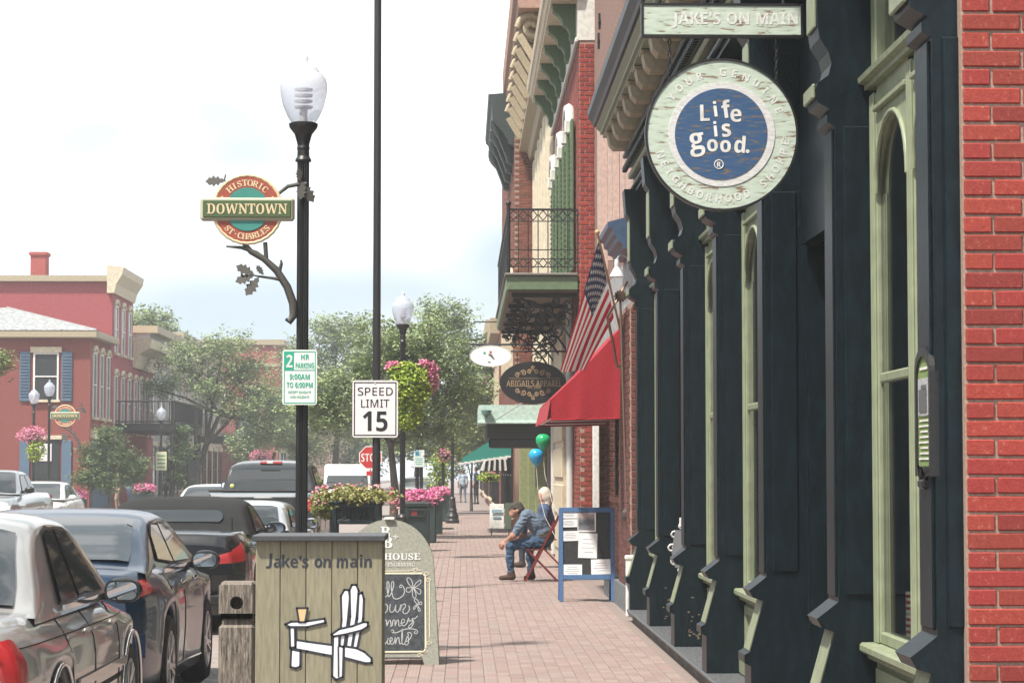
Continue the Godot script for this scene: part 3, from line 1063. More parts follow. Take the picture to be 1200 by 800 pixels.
func balcony_house():
	var o := Vector3(1.8, 0, -40.0)
	var t := thing("brick_house", "red brick house with green shutters, white frieze and green cornice brackets", "house", o)
	var s := S.new(o)
	s.span(Vector3(1.79, 0, -35.0), Vector3(9.0, 10.0, -45.0))
	part(t, "wall", s, M.mortar)
	var bm := tinted(lin(0.42, 0.075, 0.05))
	lay_bricks(t, Vector3(1.785, 2.4, -34.995), Vector3.RIGHT, 0.235, 5.8, Vector3.BACK, M.red_bricks, 0.0737, 0.15, false, 0.013, "red")
	bricks_stuff(t, Vector3(1.785, 0.05, -34.995), Vector3.RIGHT, 0.24, 2.35, Vector3.BACK, bm, 0.0737, 0.12)
	bricks_stuff(t, Vector3(1.785, 0.0, -45.0), Vector3.BACK, 10.0, 8.2, Vector3.LEFT, bm)
	var green := mat(lin(0.095, 0.155, 0.075), 0.6, T.soft, Vector3.ONE * 2.0)
	var pale := mat(lin(0.66, 0.66, 0.62), 0.6, T.soft, Vector3.ONE)
	for z in [36.6, 39.6, 42.6]:
		s = S.new(o)
		s.span(Vector3(1.755, 4.75, -z), Vector3(1.785, 7.1, -z - 1.0))
		var w := part(t, "window", s, M.pane)
		for e in [-0.56, 1.02]:
			s = S.new(o)
			s.box(Vector3(1.725, 5.95, -z - e - 0.27), Vector3(0.05, 2.4, 0.52), 0.01)
			for k in 22: s.box(Vector3(1.70, 4.95 + k * 0.09, -z - e - 0.27), Vector3(0.02, 0.05, 0.40), 0.0, Basis(Vector3.BACK, 0.5))
			part(w, "shutter", s, green)
		s = S.new(o)
		var hood := []
		for k in 11:
			var th := PI * k / 10
			hood.append(Vector3(1.71, 7.12 + 0.34 * sin(th), -z - 0.5 + 0.62 * cos(th)))
		s.tube(hood, 0.085, 6)
		s.box(Vector3(1.70, 7.08, -z + 0.12), Vector3(0.16, 0.22, 0.16), 0.02)
		s.box(Vector3(1.70, 7.08, -z - 1.12), Vector3(0.16, 0.22, 0.16), 0.02)
		part(w, "hood", s, pale)
	s = S.new(o)
	s.span(Vector3(1.755, 8.2, -35.0), Vector3(2.02, 9.0, -45.0))
	s.box(Vector3(1.745, 8.21, -40.0), Vector3(0.05, 0.07, 10.02), 0.01)
	s.span(Vector3(1.755, 8.2, -34.985), Vector3(2.6, 9.0, -35.0))
	part(t, "frieze", s, pale)
	var brk := PackedVector2Array([Vector2(1.76, 8.28), Vector2(1.70, 8.27), Vector2(1.655, 8.33), Vector2(1.66, 8.42), Vector2(1.62, 8.50), Vector2(1.555, 8.54), Vector2(1.54, 8.62), Vector2(1.48, 8.70), Vector2(1.40, 8.76), Vector2(1.385, 8.86), Vector2(1.76, 8.86)])
	for k in 6:
		s = S.new(o)
		s.prism(brk, Transform3D(Basis(), Vector3(0, 0, -35.75 - k * 1.75)), 0.26)
		part(t, "bracket", s, green)
	s = S.new(o)
	s.prism(PackedVector2Array([Vector2(1.8, 8.861), Vector2(1.36, 8.861), Vector2(1.36, 8.93), Vector2(1.33, 8.95), Vector2(1.30, 9.04), Vector2(1.27, 9.06), Vector2(1.25, 9.16), Vector2(1.9, 9.3)]), Transform3D(Basis(), Vector3(0, 0, -45.1)), 10.2)
	part(t, "cornice", s, M.cream)
	# ground floor piers, downspouts
	s = S.new(o)
	s.span(Vector3(1.70, 0, -38.9), Vector3(1.79, 4.2, -42.4))
	for k in 6: s.box(Vector3(1.69, 0.5 + k * 0.62, -40.65), Vector3(0.04, 0.5, 3.5), 0.012)
	part(t, "stone_pier", s, M.cream)
	for z in [36.9, 43.4]:
		s = S.new(o)
		s.tube([Vector3(1.72, 0.05, -z), Vector3(1.72, 4.3, -z)], 0.06, 10)
		part(t, "downspout", s, mat(lin(0.50, 0.52, 0.50), 0.5))
	s = S.new(o)
	s.span(Vector3(1.74, 0.0, -43.7), Vector3(1.79, 2.3, -44.8))
	part(t, "door", s, mat(lin(0.10, 0.012, 0.012), 0.5))
	# balcony
	var b := thing("iron_balcony", "green balcony with a diamond-patterned iron railing on scrolled brackets", "balcony", Vector3(1.78, 4.3, -40.0))
	var org := b.position
	s = S.new(org)
	s.span(Vector3(0.70, 4.34, -35.15), Vector3(1.76, 4.36, -45.0))
	var deck := part(b, "soffit", s, mat(lin(0.26, 0.20, 0.15), 0.8, T.grain, Vector3(2, 2, 0.4)))
	s = S.new(org)
	s.box(Vector3(1.23, 4.475, -35.13), Vector3(1.08, 0.22, 0.05), 0.012)
	s.box(Vector3(0.695, 4.475, -40.1), Vector3(0.05, 0.22, 9.9), 0.012)
	part(b, "fascia", s, mat(lin(0.13, 0.19, 0.11), 0.55, T.soft, Vector3.ONE))
	s = S.new(org)
	s.span(Vector3(0.64, 4.587, -35.06), Vector3(1.76, 4.625, -45.1), 0.01)
	part(b, "floor", s, mat(lin(0.16, 0.15, 0.14), 0.7))
	# railing: near end and long side
	var runs := [[Vector3(0.70, 4.625, -35.15), Vector3(1.76, 4.625, -35.15), 7], [Vector3(0.70, 4.625, -35.15), Vector3(0.70, 4.625, -44.95), 44]]
	for q in runs:
		var a0: Vector3 = q[0]; var a1: Vector3 = q[1]
		var nbal: int = q[2]
		var dir := (a1 - a0).normalized()
		s = S.new(org)
		for y in [0.10, 0.22, 0.36, 0.80, 0.98]: s.bar(a0 + Vector3.UP * y, a1 + Vector3.UP * y, 0.022 if y < 0.95 else 0.045, 0.014 if y < 0.95 else 0.03)
		part(b, "rail", s, M.iron)
		var step := a0.distance_to(a1) / nbal
		for k in nbal + 1:
			s = S.new(org)
			var p := a0 + dir * (step * k)
			s.bar(p, p + Vector3.UP * 0.98, 0.016, 0.016)
			if k < nbal:
				var m := p + dir * step * 0.5
				for y in [0.16, 0.89]:
					var hh := 0.075
					var cn := [m + Vector3.UP * (y + hh), m + Vector3.UP * y + dir * step * 0.42, m + Vector3.UP * (y - hh), m + Vector3.UP * y - dir * step * 0.42]
					for j in 4: s.bar(cn[j], cn[(j + 1) % 4], 0.014, 0.014)
			part(b, "baluster", s, M.iron)
	s = S.new(org)
	s.tube([Vector3(0.70, 4.6, -35.15), Vector3(0.70, 5.68, -35.15)], 0.03, 8)
	s.ball(Vector3(0.70, 5.70, -35.15), Vector3.ONE * 0.045, 10)
	part(b, "newel", s, M.iron)
	for k in 5:
		var z := -35.35 - k * 2.35
		s = S.new(org)
		s.bar(Vector3(0.75, 4.30, z), Vector3(1.76, 4.30, z), 0.05, 0.07)
		s.bar(Vector3(1.75, 4.30, z), Vector3(1.75, 3.45, z), 0.035, 0.035)
		var curve := []
		for i in 13:
			var f := i / 12.0
			curve.append(Vector3(lerpf(0.80, 1.74, f), 4.24 - 0.72 * pow(f, 2.2), z))
		s.tube(curve, 0.02, 6)
		for q in [[1.05, 4.12, 0.10], [1.30, 4.06, 0.14], [1.55, 3.90, 0.17], [1.63, 4.14, 0.09], [0.90, 4.20, 0.06], [1.44, 4.20, 0.07]]:
			s.tube(spiral(Vector3(q[0], q[1], z), Vector3.RIGHT, Vector3.UP, q[2], 0.02, 0.6, 1.6), 0.014, 5)
			s.tube(spiral(Vector3(q[0] - q[2] * 0.6, q[1] - q[2] * 0.7, z), Vector3.LEFT, Vector3.UP, q[2] * 0.7, 0.015, 0.2, 1.4), 0.012, 5)
		s.ball(Vector3(0.80, 4.22, z), Vector3.ONE * 0.045, 8)
		s.ball(Vector3(1.0, 4.16, z), Vector3.ONE * 0.05, 8)
		part(b, "scroll_bracket", s, M.iron)

# ---------------------------------------------------------------- buildings farther down the same side
func plain_window(parent: Node3D, c: Vector3, out: Vector3, w: float, h: float, frame_m: Material, arch := false):
	var right := Vector3.UP.cross(out).normalized()
	var b := Basis(right, Vector3.UP, out)
	var s := S.new(parent.position)
	s.box(c + out * 0.012, Vector3(w, h, 0.02), 0.0, b)
	var p := part(parent, "window", s, M.far_pane)
	s = S.new(parent.position)
	for e in [-1, 1]: s.box(c + right * e * w * 0.5 + out * 0.03, Vector3(0.07, h + 0.05, 0.06), 0.0, b)
	s.box(c + out * 0.032, Vector3(w, 0.05, 0.05), 0.0, b)
	s.box(c + Vector3.UP * h * 0.5 + out * 0.031, Vector3(w + 0.02, 0.07, 0.055), 0.0, b)
	part(p, "frame", s, frame_m)
	s = S.new(parent.position)
	s.box(c - Vector3.UP * (h * 0.5 + 0.06) + out * 0.07, Vector3(w + 0.22, 0.10, 0.14), 0.0, b)
	part(p, "sill", s, M.cream)
	s = S.new(parent.position)
	if arch:
		var pts := []
		for k in 9: pts.append(c + Vector3.UP * (h * 0.5 + 0.04 + 0.2 * sin(PI * k / 8)) - right * cos(PI * k / 8) * (w * 0.5 + 0.08) + out * 0.05)
		s.tube(pts, 0.09, 5)
	else:
		s.box(c + Vector3.UP * (h * 0.5 + 0.15) + out * 0.06, Vector3(w + 0.3, 0.22, 0.12), 0.0, b)
	part(p, "lintel", s, M.cream)

func far_buildings():
	M.far_pane = mat(lin(0.035, 0.04, 0.045), 0.08)
	# cream pilastered building
	var o := Vector3(1.85, 0, -51.0)
	var t := thing("pilastered_building", "cream building with close-set pilasters and scrolled cornice beyond the balcony", "building", o)
	var s := S.new(o)
	s.span(Vector3(1.86, 0, -45.01), Vector3(9, 9.7, -57.0))
	part(t, "wall", s, mat(lin(0.55, 0.46, 0.34), 0.8, T.blotch, Vector3.ONE * 0.6))
	for k in 7:
		s = S.new(o)
		for e in 3: s.lathe([[0.14, 3.4], [0.14, 9.2]], Vector3(1.86, 0, -45.6 - k * 1.75 - e * 0.30), 12)
		part(t, "pilaster", s, M.cream)
	for k in 6:
		s = S.new(o)
		s.span(Vector3(1.84, 4.6, -46.75 - k * 1.75), Vector3(1.87, 7.4, -47.25 - k * 1.75))
		part(t, "window", s, M.far_pane)
	s = S.new(o)
	s.prism(PackedVector2Array([Vector2(1.9, 9.3), Vector2(1.66, 9.32), Vector2(1.60, 9.50), Vector2(1.4, 9.55), Vector2(1.4, 9.62), Vector2(1.9, 9.62)]), Transform3D(Basis(), Vector3(0, 0, -57.0)), 11.9)
	part(t, "entablature", s, M.tan)
	s = S.new(o)
	s.prism(PackedVector2Array([Vector2(1.9, 10.75), Vector2(1.10, 10.75), Vector2(1.08, 10.95), Vector2(1.0, 11.0), Vector2(0.98, 11.4), Vector2(1.9, 11.5)]), Transform3D(Basis(), Vector3(0, 0, -57.0)), 11.9)
	part(t, "cornice", s, mat(lin(0.36, 0.22, 0.17), 0.8, T.soft, Vector3.ONE))
	s = S.new(o)
	s.span(Vector3(1.6, 9.62, -45.1), Vector3(2.2, 10.75, -57.0))
	part(t, "frieze", s, mat(lin(0.42, 0.27, 0.20), 0.8, T.soft, Vector3.ONE))
	for k in 8:
		s = S.new(o)
		var z := -45.6 - k * 1.55
		s.tube(spiral(Vector3(1.38, 10.45, z), Vector3.LEFT, Vector3.UP, 0.30, 0.04, 0.0, 1.5, 18), 0.07, 6)
		s.tube(spiral(Vector3(1.52, 9.92, z), Vector3.LEFT, Vector3.DOWN, 0.18, 0.03, 0.0, 1.4, 14), 0.06, 6)
		s.bar(Vector3(1.12, 10.3, z), Vector3(1.42, 9.8, z), 0.1, 0.14)
		part(t, "scroll", s, M.tan)
	# ground floor: green posts and mint canopy
	for q in [[1.46, -54.5], [1.62, -53.0], [1.62, -47.6]]:
		s = S.new(o)
		s.box(Vector3(q[0], 1.3, q[1]), Vector3(0.24, 2.6, 0.2), 0.02)
		s.box(Vector3(q[0], 0.12, q[1]), Vector3(0.32, 0.24, 0.28), 0.02)
		s.box(Vector3(q[0], 2.5, q[1]), Vector3(0.32, 0.14, 0.28), 0.02)
		part(t, "shop_post", s, mat(lin(0.22, 0.25, 0.12), 0.6, T.soft, Vector3.ONE))
	s = S.new(o)
	s.span(Vector3(1.84, 0.0, -48.6), Vector3(1.87, 2.3, -50.2))
	part(t, "shop_door", s, mat(lin(0.10, 0.012, 0.014), 0.5))
	for z in [46.4, 51.4]:
		s = S.new(o)
		s.span(Vector3(1.83, 0.5, -z), Vector3(1.865, 2.4, -z - 1.5))
		part(t, "shop_window", s, M.far_pane)
	var c := thing("canopy", "pale mint flat canopy with a dark scalloped valance over the shop door", "canopy", Vector3(1.8, 2.1, -49.0))
	s = S.new(c.position)
	s.span(Vector3(0.33, 2.60, -47.0), Vector3(1.84, 2.95, -51.0))
	s.box(Vector3(1.08, 2.59, -46.98), Vector3(1.56, 0.05, 0.06), 0.01)
	part(c, "box", s, mat(lin(0.50, 0.66, 0.60), 0.6, T.soft, Vector3.ONE))
	s = S.new(c.position)
	s.span(Vector3(0.50, 2.28, -47.15), Vector3(1.80, 2.585, -50.9))
	part(c, "valance", s, mat(lin(0.05, 0.055, 0.05), 0.7, T.grain, Vector3(6, 1, 6)))
	s = S.new(c.position)
	s.box(Vector3(1.05, 2.17, -47.3), Vector3(1.02, 0.20, 0.3), 0.03)
	part(c, "fan_housing", s, M.black)
	s = S.new(c.position)
	var cup := at(570, 484, 46.9)
	s.lathe([[0.02, -0.1], [0.03, -0.06], [0.09, -0.02], [0.11, 0.06], [0.10, 0.06], [0.0, 0.0]], cup, 14)
	part(c, "painted_cup", s, mat(lin(0.10, 0.22, 0.20), 0.6))
	s = S.new(c.position)
	s.tube([at(581, 492, 46.9), at(612, 472, 46.7)], 0.012, 6)
	part(c, "stay_rod", s, M.steel)
	# tall brick building with a dark cornice
	o = Vector3(1.3, 0, -66.0)
	t = thing("tall_building", "tall orange brick building with a heavy dark green cornice", "building", o)
	s = S.new(o)
	s.span(Vector3(1.29, 0, -57.02), Vector3(9, 11.0, -75.0))
	part(t, "wall", s, M.mortar)
	var om := tinted(lin(0.34, 0.105, 0.06))
	bricks_stuff(t, Vector3(1.29, 3.0, -57.015), Vector3.RIGHT, 0.85, 8.0, Vector3.BACK, om)
	bricks_stuff(t, Vector3(1.285, 0.0, -75.0), Vector3.BACK, 18.0, 11.0, Vector3.LEFT, om)
	var teal := mat(lin(0.03, 0.045, 0.045), 0.6, T.soft, Vector3.ONE)
	s = S.new(o)
	s.prism(PackedVector2Array([Vector2(1.3, 9.7), Vector2(1.16, 9.75), Vector2(1.10, 9.9), Vector2(0.98, 10.1), Vector2(0.80, 10.3), Vector2(0.74, 10.4), Vector2(0.72, 10.8), Vector2(0.65, 10.88), Vector2(0.63, 11.0), Vector2(1.3, 11.05)]), Transform3D(Basis(), Vector3(0, 0, -65.0)), 7.9)
	part(t, "cornice", s, teal)
	for k in 4:
		s = S.new(o)
		s.prism(PackedVector2Array([Vector2(1.28, 9.3), Vector2(1.12, 9.35), Vector2(1.04, 9.6), Vector2(0.90, 9.95), Vector2(0.70, 10.25), Vector2(0.70, 10.4), Vector2(1.28, 10.4)]), Transform3D(Basis(), Vector3(0, 0, -57.9 - k * 1.8)), 0.35)
		part(t, "bracket", s, teal)
	for k in 5:
		plain_window(t, Vector3(1.285, 5.4, -59.0 - k * 3.4), Vector3.LEFT, 1.0, 2.2, M.cream, true)
		plain_window(t, Vector3(1.285, 1.5, -59.0 - k * 3.4), Vector3.LEFT, 1.6, 2.0, M.black)
	# teal awning and striped awning
	var a := thing("awning", "teal green sloping awning beyond the mint canopy", "awning", Vector3(1.3, 1.9, -61.0))
	s = S.new(a.position)
	var tri_ := PackedVector2Array([Vector2(1.32, 2.75), Vector2(0.0, 1.95), Vector2(-0.02, 1.80), Vector2(1.32, 2.0)])
	s.prism(tri_, Transform3D(Basis(), Vector3(0, 0, -64.0)), 4.4)
	part(a, "canopy", s, mat(lin(0.015, 0.20, 0.165), 0.75))
	s = S.new(a.position)
	for k in 9: s.box(Vector3(-0.03 + k * 0.15, 1.80 + k * 0.022, -59.58), Vector3(0.15, 0.05, 0.02))
	part(a, "edge", s, M.white)
	a = thing("awning", "black and white striped awning under the teal awning", "awning", Vector3(1.3, 1.7, -64.5))
	s = S.new(a.position)
	s.prism(PackedVector2Array([Vector2(1.3, 2.0), Vector2(0.62, 1.92), Vector2(0.5, 1.62), Vector2(1.3, 1.62)]), Transform3D(Basis(), Vector3(0, 0, -66.0)), 1.5)
	part(a, "canopy", s, M.white)
	for k in 5:
		s = S.new(a.position)
		s.prism(PackedVector2Array([Vector2(0.60 + k * 0.16, 1.61), Vector2(0.68 + k * 0.16, 1.61), Vector2(0.72 + k * 0.14, 1.93), Vector2(0.65 + k * 0.14, 1.93)]), Transform3D(Basis(), Vector3(0, 0, -64.49)), 0.012)
		part(a, "stripe", s, M.black)
	# row of lower buildings down the street
	var tones := [[0.30, 0.11, 0.08], [0.45, 0.38, 0.30], [0.26, 0.09, 0.07], [0.36, 0.30, 0.26], [0.30, 0.12, 0.09]]
	var labels := ["low dark red brick shop down the street past the tall building", "buff rendered shop far down the pavement", "brown brick shop far down the pavement", "grey stone shop far down the pavement", "red brick house at the far end of the pavement"]
	for k in 5:
		var z0 := -75.0 - k * 16.0
		o = Vector3(1.5, 0, z0 - 8.0)
		t = thing("row_shop", labels[k], "shop", o, "shops farther down the pavement")
		s = S.new(o)
		var h: float = [6.5, 7.5, 6.0, 8.0, 6.5][k]
		s.span(Vector3(1.2 + 0.1 * (k % 2), 0, z0 - 0.02), Vector3(12, h, z0 - 16.0))
		part(t, "wall", s, mat(lin(tones[k][0], tones[k][1], tones[k][2]), 0.85, T.grain, Vector3.ONE))
		for j in 4:
			plain_window(t, Vector3(1.2 + 0.1 * (k % 2), 4.4, z0 - 2.0 - j * 4.0), Vector3.LEFT, 1.0, 1.9, M.cream)
			plain_window(t, Vector3(1.2 + 0.1 * (k % 2), 1.4, z0 - 2.0 - j * 4.0), Vector3.LEFT, 2.2, 1.9, M.black)
		s = S.new(o)
		s.span(Vector3(0.9, h - 0.4, z0 - 0.1), Vector3(1.3, h + 0.1, z0 - 15.9))
		part(t, "cornice", s, M.tan)

# ---------------------------------------------------------------- the other side of the street
func opposite_side():
	var paint := mat(lin(0.37, 0.085, 0.072), 0.85, T.grain, Vector3(0.8, 2.2, 0.8), T.bump, 0.3)
	var maroon := mat(lin(0.33, 0.06, 0.068), 0.85, T.soft, Vector3.ONE * 0.8, T.bump, 0.3)
	var blue := mat(lin(0.085, 0.15, 0.24), 0.6, T.soft, Vector3.ONE)
	var o := Vector3(-16.0, 0, -93.0)
	var t := thing("corner_house", "low coral red corner house with blue shutters and a pale metal roof", "house", o)
	var s := S.new(o)
	s.span(Vector3(-40, 0, -93.0), Vector3(-15.0, 7.1, -98.6))
	part(t, "wall", s, paint)
	s = S.new(o)
	var e0 := Vector3(-14.7, 7.25, -92.6); var e1 := Vector3(-40, 7.25, -92.6); var r0 := Vector3(-19.0, 8.4, -96.2); var r1 := Vector3(-40, 8.6, -96.2)
	s.quad(e0, e1, r1, r0, Vector3.UP)
	s.quad(e0, r0, Vector3(-19.0, 8.4, -98.55), Vector3(-14.7, 7.25, -98.55), Vector3.UP)
	s.quad(r0, r1, Vector3(-40, 8.6, -98.5), Vector3(-19.0, 8.4, -98.5), Vector3.UP)
	var roof := part(t, "roof", s, mat(lin(0.40, 0.42, 0.43), 0.55, T.blotch, Vector3.ONE * 0.6))
	for k in 18:
		s = S.new(o)
		var f := k / 18.0
		s.bar(e0.lerp(e1, f) + Vector3(0, 0.02, 0), r0.lerp(r1, f) + Vector3(0, 0.02, 0), 0.05, 0.05)
		part(roof, "seam", s, mat(lin(0.36, 0.37, 0.38), 0.5))
	s = S.new(o)
	s.span(Vector3(-40, 6.95, -92.62), Vector3(-14.68, 7.24, -93.1), 0.03)
	s.span(Vector3(-15.1, 6.951, -93.1), Vector3(-14.67, 7.235, -98.6), 0.03)
	part(t, "eaves", s, M.tan)
	var sw := at(53.5, 441, 93.0)
	plain_window(t, Vector3(sw.x, sw.y, -93.0), Vector3.BACK, 0.95, 1.85, M.white)
	for e in [-0.84, 0.84]:
		s = S.new(o)
		s.box(Vector3(sw.x + e, sw.y, -92.96), Vector3(0.42, 2.0, 0.08), 0.02)
		for k in 14: s.box(Vector3(sw.x + e, sw.y - 0.82 + k * 0.125, -92.91), Vector3(0.32, 0.07, 0.03), 0.0, Basis(Vector3.RIGHT, 0.5))
		part(t, "shutter", s, blue)
	var dw := at(53, 545, 93.0)
	s = S.new(o)
	s.box(Vector3(dw.x, 1.5, -92.98), Vector3(1.1, 2.7, 0.06))
	var dr := part(t, "doorway", s, M.far_pane)
	s = S.new(o)
	s.box(Vector3(dw.x, 2.35, -92.93), Vector3(0.5, 0.7, 0.04), 0.01)
	part(dr, "white_panel", s, M.white)  # plain white panel in the upper part of the doorway
	s = S.new(o)
	s.box(Vector3(dw.x, 2.95, -92.93), Vector3(1.3, 0.16, 0.12), 0.01)
	part(dr, "lintel", s, M.cream)
	for e in [-0.84, 0.84]:
		s = S.new(o)
		s.box(Vector3(dw.x + e, 1.5, -92.96), Vector3(0.40, 2.7, 0.08), 0.02)
		part(t, "shutter", s, blue)
	for k in 3: plain_window(t, Vector3(-15.0, 5.1, -94.0 - k * 1.75), Vector3.RIGHT, 0.75, 2.6, M.white, true)
	s = S.new(o)
	s.span(Vector3(-15.0, 2.9, -93.2), Vector3(-14.7, 3.25, -98.5))
	part(t, "shopfront_beam", s, M.cream)
	s = S.new(o)
	s.span(Vector3(-15.0, 0.1, -93.4), Vector3(-14.94, 2.9, -98.4))
	part(t, "shopfront", s, blue)
	# tall maroon building
	o = Vector3(-16.0, 0, -101.0)
	t = thing("tall_house", "tall maroon brick house with cream cornice and chimney behind the coral house", "house", o)
	s = S.new(o)
	s.span(Vector3(-45, 0, -98.62), Vector3(-15.0, 9.7, -104.8))
	part(t, "wall", s, maroon)
	s = S.new(o)
	s.prism(PackedVector2Array([Vector2(-15.2, 9.2), Vector2(-14.9, 9.2), Vector2(-14.8, 9.6), Vector2(-14.55, 10.0), Vector2(-14.5, 10.3), Vector2(-15.2, 10.4)]), Transform3D(Basis(), Vector3(0, 0, -104.7)), 6.3)
	part(t, "cornice", s, M.cream)
	s = S.new(o)
	s.span(Vector3(-45, 9.7, -98.4), Vector3(-15.2, 9.95, -98.9))
	part(t, "coping", s, M.tan)
	var ch := at(45.5, 315, 99.5)
	s = S.new(o)
	s.box(Vector3(ch.x, 10.3, -99.6), Vector3(0.68, 1.3, 0.7), 0.03)
	s.box(Vector3(ch.x, 10.95, -99.6), Vector3(0.80, 0.16, 0.82), 0.03)
	part(t, "chimney", s, mat(lin(0.38, 0.08, 0.07), 0.85, T.soft, Vector3.ONE))
	for k in 3:
		plain_window(t, Vector3(-15.0, 7.7, -99.7 - k * 2.0), Vector3.RIGHT, 0.75, 2.0, M.white, true)
		plain_window(t, Vector3(-15.0, 4.6, -99.7 - k * 2.0), Vector3.RIGHT, 0.75, 2.2, M.white, true)
	# lower red building, then grey and buff ones
	o = Vector3(-16.0, 0, -108.0)
	t = thing("cornice_house", "maroon brick shop with a bold cream cornice next to the tall house", "shop", o)
	s = S.new(o)
	s.span(Vector3(-45, 0, -104.82), Vector3(-15.0, 7.4, -112.0))
	part(t, "wall", s, maroon)
	s = S.new(o)
	s.prism(PackedVector2Array([Vector2(-15.4, 6.3), Vector2(-14.9, 6.3), Vector2(-14.75, 6.9), Vector2(-14.2, 7.2), Vector2(-14.15, 7.6), Vector2(-15.4, 7.7)]), Transform3D(Basis(), Vector3(0, 0, -111.9)), 7.0)
	part(t, "cornice", s, M.cream)
	for k in 4: plain_window(t, Vector3(-15.0, 4.5, -105.7 - k * 1.7), Vector3.RIGHT, 0.8, 2.4, M.white, true)
	var rest := [["grey_building", "plain grey rendered building behind the bare-branched tree", -112.0, -124.0, 8.4, [0.33, 0.33, 0.32], -15.2], ["buff_building", "buff stone building with a tan cornice behind the tree", -124.0, -148.0, 8.8, [0.46, 0.38, 0.30], -15.4], ["brick_block", "broad red brick block with pale bands farther down the street", -150.0, -180.0, 9.9, [0.36, 0.10, 0.09], -12.0], ["distant_block", "pale brown block at the far bend of the street", -200.0, -240.0, 8.0, [0.30, 0.20, 0.16], -9.0]]
	for q in rest:
		o = Vector3(-16.0, 0, q[2])
		t = thing(q[0], q[1], "building", o)
		s = S.new(o)
		s.span(Vector3(-45, 0, q[2] - 0.02), Vector3(q[6], q[4], q[3]))
		part(t, "wall", s, mat(lin(q[5][0], q[5][1], q[5][2]), 0.85, T.soft, Vector3.ONE * 0.6))
		s = S.new(o)
		s.span(Vector3(-45, q[4] - 0.1, q[2] + 0.15), Vector3(q[6] + 0.4, q[4] + 0.25, q[3] + 0.1))
		s.span(Vector3(-45, q[4] - 1.5, q[2] + 0.05), Vector3(q[6] + 0.1, q[4] - 1.3, q[3] + 0.1))
		part(t, "cornice", s, M.tan)
		var n := int((q[2] - q[3]) / 3.0)
		for k in n:
			plain_window(t, Vector3(q[6], 5.4, q[2] - 1.5 - k * 3.0), Vector3.RIGHT, 0.9, 2.0, M.white)
			plain_window(t, Vector3(q[6], 1.7, q[2] - 1.5 - k * 3.0), Vector3.RIGHT, 1.6, 2.2, M.black)
		for k in 3:
			plain_window(t, Vector3(q[6] - 1.6 - k * 2.3, 6.0, q[2]), Vector3.BACK, 0.9, 1.9, M.white)
	# balcony over the pavement
	black_balcony("black iron balcony on posts over the pavement beside the maroon houses", Vector3(-15.0, 3.3, -99.5), 2.6, 10.5, 0.95, M.iron, 3.3)
	black_balcony("blue-grey balcony on a brown shopfront behind the parked truck", Vector3(-14.6, 3.2, -128.0), 2.2, 9.0, 1.2, mat(lin(0.10, 0.13, 0.17), 0.6), 3.2)

func black_balcony(label: String, c: Vector3, deep: float, long: float, high: float, m: Material, up: float):
	var t := thing("balcony", label, "balcony", Vector3(c.x, 0, c.z))
	var o := t.position
	var s := S.new(o)
	s.span(Vector3(c.x, up, c.z), Vector3(c.x + deep, up + 0.35, c.z - long), 0.03)
	part(t, "deck", s, M.iron)
	for q in [[Vector3(c.x, up + 0.35, c.z), Vector3(c.x + deep, up + 0.35, c.z)], [Vector3(c.x + deep, up + 0.35, c.z), Vector3(c.x + deep, up + 0.35, c.z - long)]]:
		var a: Vector3 = q[0]; var b: Vector3 = q[1]
		s = S.new(o)
		for y in [0.08, high]: s.bar(a + Vector3.UP * y, b + Vector3.UP * y, 0.07, 0.06)
		part(t, "rail", s, m)
		var n := int(a.distance_to(b) / 0.22)
		for k in n + 1:
			s = S.new(o)
			var p := a.lerp(b, float(k) / n)
			s.bar(p, p + Vector3.UP * high, 0.035, 0.035)
			part(t, "baluster", s, m)
	for z in [c.z - 0.15, c.z - long * 0.5, c.z - long + 0.15]:
		s = S.new(o)
		s.box(Vector3(c.x + deep - 0.12, (up + 0.0) * 0.5, z), Vector3(0.16, up, 0.16), 0.02)
		s.box(Vector3(c.x + deep - 0.12, up + 0.35 + high * 0.5, z), Vector3(0.12, high + 0.1, 0.12), 0.02)
		part(t, "post", s, M.iron)

# ---------------------------------------------------------------- lamps, poles, street signs, planters
func leaf_oak(s: S, p: Vector3, ax: Vector3, side: Vector3, l: float):
	var nrm := ax.cross(side).normalized()
	var pts := [[0, 0.0], [0.15, 0.12], [0.25, 0.10], [0.36, 0.26], [0.46, 0.15], [0.58, 0.30], [0.68, 0.16], [0.80, 0.22], [0.88, 0.1], [1.0, 0.0]]
	var poly := PackedVector2Array()
	for q in pts: poly.append(Vector2(q[0] * l, q[1] * l))
	for i in range(pts.size() - 2, 0, -1): poly.append(Vector2(pts[i][0] * l, -pts[i][1] * l))
	s.prism(poly, Transform3D(Basis(ax, side, nrm), p - nrm * 0.004), 0.008)

